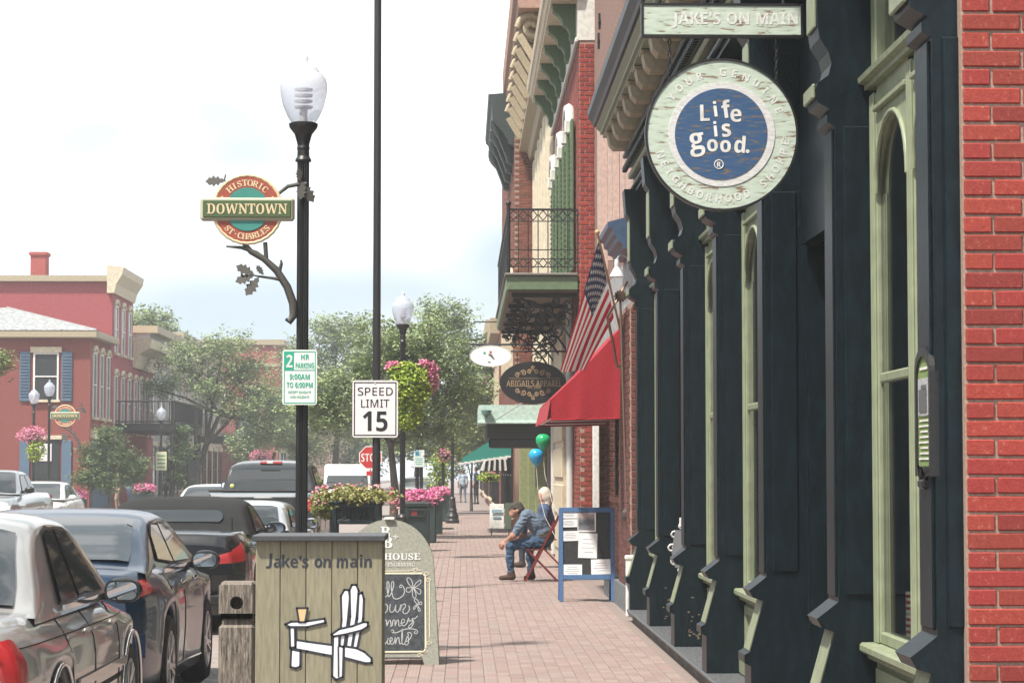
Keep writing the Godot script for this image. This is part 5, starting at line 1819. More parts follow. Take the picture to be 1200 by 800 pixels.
	words(t, "lettering", "JAKE'S ON MAIN", Transform3D(Basis(), Vector3(15.0 * k, 0, 0.0262)), 14.0 * k, faint, "Droid Sans", 150.0 * k, true, 0.0012)
	s = S.new()
	for e in [-0.35, 0.35]: s.tube([Vector3(e, h / 2, 0), Vector3(e, h / 2 + 0.5, 0)], 0.01, 6)
	s.tube([Vector3(-0.45, h / 2 + 0.5, 0), Vector3(0.62, h / 2 + 0.5, 0)], 0.022, 8)
	part(t, "hanger", s, M.iron)
	# black oval shop sign
	d = 36.5
	k = d / FOCAL
	c = at(624.5, 448.5, d)
	t = thing("oval_sign", "black oval shop sign with gold scrolls and gold lettering", "sign", c)
	s = S.new(); s.prism(oval(Vector2(39.0 * k, 25.0 * k)), Transform3D(Basis(), Vector3(0, 0, -0.02)), 0.04)
	part(t, "board", s, mat(lin(0.012, 0.014, 0.016), 0.35))
	var gold := mat(lin(0.36, 0.25, 0.14), 0.5)
	words(t, "lettering", "ABIGAILS APPAREL", Transform3D(Basis(), Vector3(0.02, -0.01, 0.022)), 7.2 * k, gold, "Droid Sans", 65.0 * k)
	words(t, "lettering", "EST. 2008", Transform3D(Basis(), Vector3(0.02, -5.5 * k, 0.022)), 2.6 * k, gold, "Droid Sans")
	for e in [-1, 1]:
		s = S.new()
		for q in [[-18, 9, 3.2, 1], [-11, 11.5, 3.6, -1], [-4, 13, 3.0, 1], [4, 13, 3.0, -1], [11, 11.5, 3.6, 1], [18, 9, 3.2, -1], [0, 17.5, 2.4, 1]]:
			s.tube(spiral(Vector3(q[0] * k, e * q[1] * k, 0.022), Vector3.RIGHT * q[3], Vector3.UP * e, q[2] * k, 0.4 * k, 0.3, 1.5), 0.007, 4)
		part(t, "scrolls", s, gold)
	s = S.new()
	s.box(Vector3(2 * k, 5.2 * k, 0.021), Vector3(60 * k, 0.006, 0.004)); s.box(Vector3(2 * k, -3.6 * k, 0.021), Vector3(60 * k, 0.006, 0.004))
	part(t, "rules", s, gold)
	s = S.new()
	s.tube([Vector3(-0.35, 0.50, 0), Vector3(0.72, 0.50, 0)], 0.015, 6)
	for e in [-0.25, 0.25]: s.tube([Vector3(e, 0.27, 0), Vector3(e, 0.5, 0)], 0.008, 5)
	part(t, "hanger", s, M.iron)
	# white oval sign
	d = 49.0
	k = d / FOCAL
	c = at(575, 417, d)
	t = thing("oval_sign", "white oval hanging sign with a small dark figure emblem", "sign", c)
	s = S.new(); s.prism(oval(Vector2(24.5 * k, 12.5 * k)), Transform3D(Basis(), Vector3(0, 0, -0.02)), 0.04)
	part(t, "board", s, mat(lin(0.74, 0.74, 0.75), 0.4))
	s = S.new(); s.frame(oval(Vector2(24.6 * k, 12.6 * k)), oval(Vector2(23.6 * k, 11.7 * k)), Transform3D(Basis(), Vector3(0, 0, -0.022)), 0.046)
	part(t, "rim", s, mat(lin(0.5, 0.48, 0.46), 0.5))
	s = S.new(); s.prism(PackedVector2Array([Vector2(-0.04, 0.05), Vector2(0.03, 0.03), Vector2(0.06, -0.03), Vector2(0.10, -0.08), Vector2(0.05, -0.07), Vector2(0.0, -0.02), Vector2(-0.05, 0.02)]), Transform3D(Basis(), Vector3(0, 0, 0.02)), 0.004)
	s.prism(PackedVector2Array([Vector2(-0.06, -0.14), Vector2(0.0, -0.15), Vector2(0.0, -0.13), Vector2(-0.05, -0.11)]), Transform3D(Basis(), Vector3(0, 0, 0.02)), 0.004)
	part(t, "emblem", s, mat(lin(0.08, 0.08, 0.09), 0.5))
	s = S.new(); s.prism(oval(Vector2(0.03, 0.03), 12), Transform3D(Basis(), Vector3(-0.13, 0.06, 0.02)), 0.004)
	part(t, "green_dot", s, mat(lin(0.05, 0.3, 0.2), 0.5))
	s = S.new(); s.prism(oval(Vector2(0.03, 0.03), 12), Transform3D(Basis(), Vector3(0.0, 0.08, 0.02)), 0.004)
	part(t, "red_dot", s, mat(lin(0.4, 0.08, 0.05), 0.5))
	s = S.new()
	s.tube([Vector3(-24 * k, 13.5 * k, 0), Vector3(1.25, 13.5 * k, 0)], 0.025, 6)
	s.tube([Vector3(-20 * k, 40 * k, 0), Vector3(0.9, 40 * k, 0)], 0.015, 6)
	part(t, "hanger", s, M.iron)
	flag()
	balloons()
	# small white iron stand in the entry
	c = at(798, 655, 20.4)
	t = thing("iron_stand", "white scrolled iron sign stand in the dark shop entry", "sign stand", Vector3(c.x + 0.05, 0.13, -20.4))
	s = S.new()
	s.tube([Vector3(0, 0.02, 0), Vector3(0, 0.62, 0)], 0.014, 6)
	s.lathe([[0.0, 0.0], [0.11, 0.005], [0.10, 0.03], [0.02, 0.05], [0.0, 0.05]], Vector3.ZERO, 14)
	part(t, "stem", s, M.white)
	s = S.new()
	s.prism(PackedVector2Array([Vector2(-0.10, 0.62), Vector2(0.10, 0.62), Vector2(0.13, 0.75), Vector2(0.10, 0.95), Vector2(-0.10, 0.95), Vector2(-0.13, 0.75)]), Transform3D(Basis(), Vector3(0, 0, -0.01)), 0.02)
	part(t, "panel", s, mat(lin(0.35, 0.37, 0.40), 0.7, T.grain, Vector3.ONE * 20.0))
	s = S.new()
	for i in 10:
		var a := TAU * i / 10
		s.tube(spiral(Vector3(cos(a) * 0.13, 0.79 + sin(a) * 0.20, 0), Vector3(cos(a), sin(a), 0), Vector3(-sin(a), cos(a), 0), 0.045, 0.01, 2.6, 1.3, 10), 0.009, 4)
	for i in 3: s.tube([Vector3(-0.05 + 0.05 * i, 0.98, 0), Vector3(-0.05 + 0.05 * i, 1.06 + 0.02 * (i % 2), 0)], 0.012, 5)
	part(t, "scrolls", s, M.white)

func flag():
	var root := at(716, 352, 26.9)
	var t := thing("flag", "stars and stripes flag draped from an angled pole above the red awning", "flag", root)
	var tip := at(700, 272, 26.2); var foot := at(733, 412, 27.4)
	var s := S.new(root)
	s.tube([tip, foot], 0.014, 8)
	s.ball(tip, Vector3.ONE * 0.03, 10)
	part(t, "pole", s, mat(lin(0.45, 0.30, 0.17), 0.5))
	var red := mat(lin(0.48, 0.012, 0.03), 0.75); var white := mat(lin(0.80, 0.80, 0.80), 0.75); var blue := mat(lin(0.018, 0.025, 0.075), 0.75)
	for m in [red, white, blue]:
		m.backlight_enabled = true
		m.backlight = m.albedo_color * 0.6
	# cloth point: u along the hoist (0 at the tip), v along the fly (0 at the pole)
	var h0 := at(702, 281, 26.3); var h1 := at(719.5, 372, 27.2)
	var cloth := func(u: float, v: float) -> Vector3:
		var a: Vector3 = h0.lerp(h1, u)
		var px := Vector2(-46, 148).lerp(Vector2(-36, 60), u)       # hangs down from the top corner, more sideways from the lower one
		var k := 27.0 / FOCAL
		var fold := sin(u * 7.0 + v * 2.0) * 0.07 * v + sin(u * 15.0 + 1.0 + v * 3.0) * 0.025 * v
		return a + Vector3(px.x * k * v, -px.y * k * v, 0) + Vector3(0.3, 0.1, 1.0).normalized() * fold - Vector3(0, 0.03 * v * v, 0)
	for i in 13:
		var u0 := i / 13.0; var u1 := (i + 1) / 13.0
		var v0 := 0.40 if i < 7 else 0.0
		s = S.new(root)
		var rows := []
		for r in 3:
			var row := PackedVector3Array()
			for c in 25: row.append(cloth.call(lerpf(u0, u1, r / 2.0), lerpf(v0, 1.0, c / 24.0)))
			rows.append(row)
		s.grid(rows)
		part(t, "stripe", s, red if i % 2 == 0 else white)
	s = S.new(root)
	var rows2 := []
	for r in 15:
		var row := PackedVector3Array()
		for c in 12: row.append(cloth.call(7.0 / 13.0 * r / 14.0, 0.40 * c / 11.0))
		rows2.append(row)
	s.grid(rows2)
	var canton := part(t, "canton", s, blue)
	for r in 9:
		for c in (6 if r % 2 == 0 else 5):
			var u := (r + 0.7) / 9.4 * 7.0 / 13.0; var v := (c + (0.6 if r % 2 == 0 else 1.1)) / 6.2 * 0.40
			var p: Vector3 = cloth.call(u, v)
			var du: Vector3 = (cloth.call(u + 0.01, v) - p).normalized(); var dv: Vector3 = (cloth.call(u, v + 0.01) - p).normalized()
			var nn := du.cross(dv).normalized()
			if nn.z < 0: nn = -nn
			s = S.new(root)
			var poly := PackedVector2Array()
			for j in 10: poly.append(Vector2(cos(TAU * j / 10), sin(TAU * j / 10)) * (0.036 if j % 2 == 0 else 0.015))
			s.prism(poly, Transform3D(Basis(dv, nn.cross(dv).normalized(), nn), p + nn * 0.006), 0.002)
			part(canton, "star", s, white)

func balloons():
	for q in [[636.5, 518.5, "green party balloon floating by the brick shop", lin(0.01, 0.36, 0.13)], [628.5, 536, "blue party balloon floating by the brick shop", lin(0.02, 0.36, 0.68)]]:
		var c := at(q[0], q[1], 37.5)
		var t := thing("balloon", q[2], "balloon", c, "party balloons")
		var s := S.new()
		var m := mat(q[3], 0.2)
		m.backlight_enabled = true; m.backlight = q[3] * 0.5
		s.lathe([[0.0, -0.155], [0.018, -0.15], [0.008, -0.138], [0.03, -0.12], [0.08, -0.07], [0.115, 0.0], [0.122, 0.05], [0.105, 0.10], [0.06, 0.135], [0.0, 0.145]], Vector3(0, 0, 0), 20, Basis(), true)
		part(t, "skin", s, m)
		s = S.new()
		s.tube([Vector3(0, -0.15, 0), Vector3(0.02, -0.5, 0.1), Vector3(0.12, -0.95, 0.6), Vector3(0.25, -1.25, 1.5)], 0.003, 4)
		part(t, "string", s, M.white)

# ---------------------------------------------------------------- boards on the pavement
func stroke(s: S, pts: Array, w: float, z := 0.0, d := 0.002):
	# ribbon along 2-D points in the xy plane
	for i in pts.size() - 1:
		var a: Vector2 = pts[i]; var b: Vector2 = pts[i + 1]
		if a.distance_to(b) < 1e-5: continue
		var n := (b - a).normalized().orthogonal() * w * 0.5
		var e := (b - a).normalized() * w * 0.35
		s.prism(PackedVector2Array([a - e + n, a - e - n, b + e - n, b + e + n]), Transform3D(Basis(), Vector3(0, 0, z)), d)

func smooth2(pts: Array, n := 6) -> Array:
	var out := []
	for i in pts.size() - 1:
		var p0: Vector2 = pts[maxi(i - 1, 0)]; var p1: Vector2 = pts[i]; var p2: Vector2 = pts[i + 1]; var p3: Vector2 = pts[mini(i + 2, pts.size() - 1)]
		for k in n: out.append(p1.cubic_interpolate(p2, p0, p3, float(k) / n))
	out.append(pts[-1])
	return out

func boards():
	# painted plank board
	var d := 11.7
	var k := d / FOCAL
	var c := at(374, 628, d)
	var t := thing("plank_board", "olive plank sandwich board painted with an empty white garden chair", "sandwich board", Vector3(c.x, 0, c.z))
	var top := c.y
	var w := 148.0 * k
	var olive := []
	for f in [1.0, 0.94, 1.05, 0.98, 1.02]: olive.append(mat(lin(0.27 * f, 0.25 * f, 0.175 * f), 0.75, T.soft, Vector3(5, 0.5, 5), T.bump, 0.12))
	var edges := [-74.0, -45.0, -15.0, 15.0, 45.0, 74.0]
	for i in 5:
		var s := S.new()
		var x0: float = edges[i] * k; var x1: float = edges[i + 1] * k
		s.box(Vector3((x0 + x1) / 2, top / 2 + 0.02, 0), Vector3(x1 - x0 - 0.003, top - 0.04, 0.02), 0.003)
		part(t, "plank", s, olive[i])
		s = S.new()
		s.box(Vector3((x0 + x1) / 2, top / 2 + 0.02, -0.42), Vector3(x1 - x0 - 0.003, top - 0.04, 0.02), 0.003, Basis(Vector3.RIGHT, 0.0))
		part(t, "rear_plank", s, olive[i])
	var s2 := S.new()
	s2.box(Vector3(0, top - 0.01, -0.21), Vector3(w + 0.03, 0.03, 0.52), 0.004)
	part(t, "cap", s2, mat(lin(0.06, 0.065, 0.075), 0.5, T.soft, Vector3.ONE * 3.0))
	s2 = S.new()
	for e in [-1, 1]: s2.box(Vector3(e * (w / 2 - 0.03), top / 2, -0.21), Vector3(0.04, top - 0.1, 0.40))
	part(t, "side_board", s2, olive[1])
	var ink := mat(lin(0.022, 0.027, 0.04), 0.6)
	# sign-painter letters, each a little uneven
	var text := "Jake's on main"
	var wx := [315, 328, 341, 353, 362, 370, 376, 386, 396, 400, 409, 424, 430, 438]
	var xs := {0: 315.8, 1: 325.6, 2: 335.5, 3: 344.9, 4: 352.3, 5: 358.0, 7: 373.3, 8: 383.4, 10: 401.1, 11: 414.3, 12: 423.0, 13: 430.9}
	for i in xs:
		var ch := text[i]
		var y := 658.0 - (1.5 if ch in "Jki" else 0.0) - (4.5 if ch == "'" else 0.0)
		var o := words(t, "letter", ch, Transform3D(Basis(Vector3.BACK, rng.randf_range(-0.06, 0.06)), Vector3((xs[i] - 374) * k, top - (y - 628) * k + (0.0 if ch != "'" else 0.0), 0.0112)), (14.0 if ch == "m" else 13.2) * k, ink, "Droid Sans", 13.0 * k if ch == "m" else 0.0, true)
		if ch in "aesonm": o.position.y -= 1.0 * k
	# empty garden chair, drawn in white with ink outlines
	var J := func(x: float, y: float) -> Vector2: return Vector2((x / 4.57 + 295.0 - 374.0) * k, top - (y / 4.57 + 625.0 - 628.0) * k)
	var shapes := [
		["slat", [[478, 330], [496, 298], [520, 300], [526, 340], [514, 470], [496, 600], [470, 596], [482, 460]]],
		["slat", [[524, 300], [536, 272], [560, 272], [572, 302], [562, 440], [536, 606], [506, 602], [528, 440]]],
		["slat", [[572, 322], [590, 312], [600, 346], [596, 450], [566, 610], [540, 606], [566, 450]]],
		["seat", [[215, 558], [300, 572], [450, 592], [448, 650], [390, 640], [300, 622], [210, 606]]],
		["leg", [[495, 596], [560, 606], [604, 626], [642, 660], [642, 684], [610, 686], [495, 656]]],
		["post", [[206, 488], [240, 488], [238, 600], [210, 604]]],
		["leg", [[216, 612], [265, 622], [264, 702], [240, 712], [212, 704]]],
		["leg", [[438, 540], [470, 540], [470, 594], [494, 600], [490, 758], [455, 772], [434, 755]]],
		["arm", [[183, 480], [215, 466], [300, 464], [392, 450], [396, 472], [300, 494], [206, 494]]],
		["arm", [[428, 534], [470, 505], [540, 490], [600, 468], [622, 470], [622, 492], [590, 512], [500, 534], [440, 544]]],
	]
	var z := 0.0105
	for q in shapes:
		var poly := PackedVector2Array(); var line := []
		for p in q[1]:
			poly.append(J.call(p[0], p[1])); line.append(J.call(p[0], p[1]))
		line.append(line[0])
		var s := S.new()
		s.prism(poly, Transform3D(Basis(), Vector3(0, 0, z)), 0.0003)
		var fill := part(t, "painted_chair_" + q[0], s, mat(lin(0.70, 0.71, 0.74), 0.6))
		s = S.new()
		stroke(s, line, 0.011, z + 0.0004, 0.0002)
		part(fill, "outline", s, ink)
		z += 0.0007
	var s3 := S.new()
	s3.prism(PackedVector2Array([J.call(250, 398), J.call(296, 398), J.call(289, 466), J.call(256, 466)]), Transform3D(Basis(), Vector3(0, 0, z)), 0.001)
	var gl := part(t, "painted_glass", s3, mat(lin(0.60, 0.43, 0.22), 0.6))
	s3 = S.new()
	stroke(s3, [J.call(244, 394), J.call(256, 468), J.call(289, 468), J.call(302, 394), J.call(244, 394)], 0.01, z + 0.0012, 0.0006)
	part(gl, "outline", s3, ink)
	for x in [233, 465]:
		s3 = S.new()
		stroke(s3, [J.call(x, 500 if x < 300 else 600), J.call(x + 2, 590 if x < 300 else 755)], 0.007, z, 0.001)
		part(t, "painted_line", s3, ink)
	chalkboard()
	blue_board()
	# small white menu stand farther along
	var m := on_y(587, 627, 0.0)
	t = thing("menu_stand", "low white menu stand with a green side by the shop posts", "menu stand", m)
	s3 = S.new(); s3.box(Vector3(-0.1, 0.47, 0), Vector3(0.36, 0.62, 0.04), 0.01, Basis(Vector3.RIGHT, -0.12)); part(t, "front_panel", s3, M.white)
	s3 = S.new(); s3.box(Vector3(0.18, 0.47, 0.02), Vector3(0.16, 0.66, 0.05), 0.01, Basis(Vector3.RIGHT, -0.12)); part(t, "side_panel", s3, mat(lin(0.06, 0.09, 0.06), 0.6))
	s3 = S.new()
	for x in [-0.24, 0.2]: s3.bar(Vector3(x, 0, 0.06), Vector3(x, 0.75, -0.05), 0.03, 0.03)
	part(t, "legs", s3, M.iron)
	s3 = S.new(); s3.box(Vector3(-0.1, 0.6, 0.045), Vector3(0.26, 0.08, 0.01)); s3.box(Vector3(-0.1, 0.45, 0.045), Vector3(0.2, 0.05, 0.01))
	part(t, "print", s3, mat(lin(0.25, 0.4, 0.5), 0.6))
	# goods in the end window
	var mug := thing("mug", "white mug with red stripes, upper of two stacked in the window", "mug", Vector3(2.20, 0.904, -11.2), "striped mugs in the window")
	mug_parts(mug)
	mug = thing("mug", "white mug with red stripes, lower of two stacked in the window", "mug", Vector3(2.20, 0.791, -11.2), "striped mugs in the window")
	mug_parts(mug)
	var sf := thing("display_shelf", "white ladder shelf of folded goods in the shop window", "shelf", Vector3(2.27, 0.13, -19.3))
	for e in [-0.35, 0.35]:
		s3 = S.new(); s3.box(Vector3(0, 0.95, e), Vector3(0.04, 1.9, 0.04)); part(sf, "upright", s3, M.white)
	for y in [0.75, 1.05, 1.35, 1.65]:
		s3 = S.new(); s3.box(Vector3(0, y, 0), Vector3(0.26, 0.025, 0.72)); var bd := part(sf, "shelf_board", s3, M.white)
		for j in 3:
			s3 = S.new(); s3.box(Vector3(0, y + 0.075, -0.22 + j * 0.22), Vector3(0.2, 0.12, 0.16), 0.02)
			part(bd, "folded_goods", s3, mat(lin([0.5, 0.1, 0.3][j], [0.5, 0.2, 0.08][j], [0.48, 0.35, 0.08][j]), 0.9))
	var dr := thing("dress", "pink and grey dress on a hanger in the shop window", "dress", Vector3(2.27, 1.15, -17.3))
	var rows := []
	for i in 15:
		var f := i / 14.0
		var r := lerpf(0.22, 0.10, smoothstep(0.0, 0.6, f)) if f < 0.6 else lerpf(0.10, 0.16, smoothstep(0.6, 0.9, f))
		if f > 0.92: r = 0.06
		var row := PackedVector3Array()
		for j in 24:
			var a := TAU * j / 24
			var rr := r * (1.0 + 0.12 * sin(a * 7.0) * (1.0 - f))
			row.append(Vector3(cos(a) * rr * 0.6, f * 1.2, sin(a) * rr))
		rows.append(row)
	s3 = S.new(); s3.grid(rows, true); part(dr, "cloth", s3, mat(lin(0.42, 0.20, 0.17), 0.9, T.soft, Vector3.ONE * 3.0))
	s3 = S.new(); s3.tube([Vector3(0, 1.2, 0), Vector3(0, 1.32, 0), Vector3(0, 1.36, 0.03)], 0.006, 5); s3.tube([Vector3(0, 1.2, -0.18), Vector3(0, 1.26, 0), Vector3(0, 1.2, 0.18)], 0.01, 5)
	part(dr, "hanger", s3, M.tan)
	s3 = S.new(); s3.lathe([[0.10, -0.56], [0.10, -0.54], [0.015, -0.52], [0.015, 0.0]], Vector3.ZERO, 12); part(dr, "stand", s3, M.iron)
	dr.scale = Vector3.ONE * 0.66

func mug_parts(t: Node3D):
	var s := S.new()
	s.lathe([[0.0, 0.0], [0.04, 0.0], [0.045, 0.01], [0.045, 0.112], [0.041, 0.112], [0.04, 0.015], [0.0, 0.012]], Vector3.ZERO, 20)
	part(t, "cup", s, M.white)
	for y in [0.025, 0.055, 0.085]:
		s = S.new(); s.lathe([[0.0455, y], [0.0455, y + 0.014]], Vector3.ZERO, 20)
		part(t, "stripe", s, mat(lin(0.35, 0.03, 0.03), 0.4))
	s = S.new(); s.tube([Vector3(0, 0.09, -0.044), Vector3(0, 0.085, -0.072), Vector3(0, 0.05, -0.078), Vector3(0, 0.02, -0.045)], 0.006, 6)
	part(t, "handle", s, M.white)

func chalkboard():
	var z := -19.2
	var k := 19.2 / FOCAL
	var c := at(455.5, 777, 19.2)
	var t := thing("chalkboard", "grey-green arched chalkboard sign with handwritten chalk lettering", "sandwich board", Vector3(c.x, 0, z))
	# local plane: x from the axis, y up from the pavement
	var P := func(x: float, y: float) -> Vector2: return Vector2((x - 455.5) * k, (777.0 - y) * k)
	var out := PackedVector2Array([P.call(514, 777), P.call(497, 777), P.call(494, 768), P.call(417, 768), P.call(414, 777), P.call(397, 777)])
	for i in 25:
		var a := PI - PI * i / 24
		out.append(P.call(455 + cos(a) * (51.5 + 1.0), 664 - sin(a) * 56.0))
	var tilt := Basis(Vector3.RIGHT, -0.06)
	var xf := Transform3D(tilt, Vector3.ZERO)
	var s := S.new()
	s.prism(out, Transform3D(tilt, tilt * Vector3(0, 0, -0.02)), 0.02)
	var gm := mat(lin(0.345, 0.355, 0.305), 0.75, T.soft, Vector3(3, 3, 3), T.fbump, 0.15)
	part(t, "front_panel", s, gm)
	s = S.new()
	var back := Basis(Vector3.RIGHT, 0.20)
	s.prism(out, Transform3D(back, Vector3(0, 0, -0.62)), 0.02)
	part(t, "rear_panel", s, gm)
	s = S.new()
	s.box(tilt * Vector3(0, (777 - 607) * k, -0.02), Vector3(0.085, 0.02, 0.1), 0.004)
	part(t, "hinge", s, M.white)
	var slate := mat(lin(0.075, 0.088, 0.105), 0.8, T.blotch, Vector3.ONE * 3.0)
	s = S.new()
	var q0: Vector2 = P.call(414, 761); var q1: Vector2 = P.call(496.5, 672)
	var mid := (q0 + q1) * 0.5; var sz := q1 - q0
	s.box(tilt * Vector3(mid.x, mid.y, 0.003), Vector3(absf(sz.x), absf(sz.y), 0.006), 0.002, tilt)
	part(t, "slate", s, slate)
	var cream := mat(lin(0.72, 0.66, 0.52), 0.6); var white := mat(lin(0.74, 0.75, 0.75), 0.7); var chalk := mat(lin(0.52, 0.54, 0.56), 0.95)
	s = S.new()
	var ring := [P.call(414, 671), P.call(495, 671), P.call(497.5, 674), P.call(498.5, 758), P.call(496, 761.5), P.call(414, 762)]
	stroke(s, ring, 0.013, 0.001, 0.006)
	stroke(s, [P.call(414, 668.5), P.call(480, 668), P.call(484, 666.5), P.call(492, 667.5)], 0.006, 0.001, 0.003)
	stroke(s, [P.call(502.5, 678), P.call(503, 745)], 0.006, 0.001, 0.003)
	for q in [[486, 667.5], [499, 672], [501, 679], [502, 752], [498, 762], [491, 766]]:
		var cc: Vector2 = P.call(q[0], q[1])
		var pts := []
		for i in 12: pts.append(cc + Vector2(cos(i * 0.75), sin(i * 0.75)) * 0.022 * (1.0 - i / 14.0))
		stroke(s, pts, 0.006, 0.001, 0.003)
	var sm := MeshInstance3D.new()
	var fr := part(t, "ornate_border", s, cream)
	fr.transform = xf
	words(t, "letter", "B", Transform3D(tilt, tilt * Vector3(-0.035, (777 - 623) * k, 0.003)), 13.0 * k, white, "Droid Serif", 0.0, true)
	words(t, "letter", "B", Transform3D(tilt, tilt * Vector3(-0.015, (777 - 635) * k, 0.003)), 13.0 * k, white, "Droid Serif", 0.0, true)
	words(t, "lettering", "HOUSE", Transform3D(tilt, tilt * Vector3((470.5 - 455.5) * k, (777 - 651.5) * k, 0.003)), 7.6 * k, white, "Droid Serif", 42.0 * k, true)
	words(t, "lettering", "& ENGRAVING", Transform3D(tilt, tilt * Vector3((467 - 455.5) * k, (777 - 660.8) * k, 0.003)), 3.8 * k, white, "Droid Serif", 37.0 * k)
	s = S.new()
	stroke(s, [P.call(460, 628), P.call(466, 628.5)], 0.006, 0.001, 0.003); stroke(s, [P.call(462, 631), P.call(463, 626)], 0.006, 0.001, 0.003)
	part(t, "flourish", s, white).transform = xf
	# chalk handwriting, traced as strokes (zoomed by 6.15 from 440, 660)
	var Z := func(x: float, y: float) -> Vector2: return P.call(440.0 + x / 6.15, 660.0 + y / 6.15)
	var lines := {
		"ell": [[[20, 190], [35, 205], [60, 185], [66, 170], [52, 172], [52, 205], [62, 235], [82, 225], [92, 190], [95, 150], [90, 128], [80, 135], [82, 190], [92, 232], [108, 215], [124, 170], [128, 135], [118, 125], [110, 150], [116, 210], [130, 245], [160, 248], [195, 225], [206, 190], [195, 160], [178, 150], [170, 168], [185, 165]]],
		"our": [[[62, 290], [52, 310], [54, 345], [66, 350], [82, 330], [84, 300], [70, 286], [62, 300]], [[104, 290], [100, 325], [112, 345], [134, 330], [144, 292], [142, 330], [154, 344], [170, 325], [180, 290], [176, 330], [184, 300], [205, 285], [214, 300], [196, 330], [200, 352], [225, 350], [242, 325], [238, 300]]],
		"mmer": [[[30, 440], [40, 400], [52, 395], [54, 440], [66, 405], [78, 402], [80, 442], [94, 408], [106, 404], [110, 445]], [[118, 440], [124, 405], [138, 402], [140, 440], [152, 405], [164, 404], [166, 440], [180, 440]], [[180, 425], [205, 415], [204, 396], [190, 395], [184, 425], [200, 442], [222, 425], [236, 385], [240, 410], [258, 400], [262, 420], [240, 440], [236, 455], [256, 450], [272, 415], [262, 390], [280, 390], [300, 372]]],
		"cents": [[[64, 540], [52, 535], [48, 560], [60, 575], [80, 555], [90, 530], [84, 560], [94, 572], [108, 555]], [[100, 550], [118, 545], [116, 525], [104, 530], [104, 560], [120, 572], [136, 550], [140, 525], [142, 570], [152, 535], [166, 525], [172, 568], [186, 560], [192, 520], [190, 465], [188, 560], [206, 570], [222, 530], [232, 515], [236, 560], [222, 578], [210, 570], [214, 555], [236, 545], [258, 510], [248, 490], [230, 492], [236, 508]], [[112, 475], [125, 470], [130, 485], [118, 488], [150, 490], [200, 468], [250, 462], [290, 470], [300, 485], [290, 498], [276, 490], [284, 482]]],
		"flowers": [[[270, 170], [240, 150], [222, 110], [236, 98], [258, 120], [270, 170], [285, 140], [320, 115], [322, 135], [300, 155], [270, 170], [225, 170], [218, 195], [245, 200], [270, 170], [320, 185], [318, 215], [295, 205], [270, 170], [262, 215], [275, 245], [290, 225], [270, 170]], [[300, 290], [275, 260], [290, 250], [308, 275], [300, 290], [325, 270], [330, 290], [300, 290], [320, 330], [305, 335], [300, 290], [272, 310], [276, 325], [300, 290]]],
	}
	for key in lines:
		s = S.new()
		for pl in lines[key]:
			var pts := []
			for p in pl: pts.append(Z.call(p[0], p[1]))
			stroke(s, smooth2(pts, 3), 0.0075 if key != "flowers" else 0.006, 0.0065, 0.0008)
		part(t, "chalk_drawing" if key == "flowers" else "chalk_words", s, chalk).transform = xf

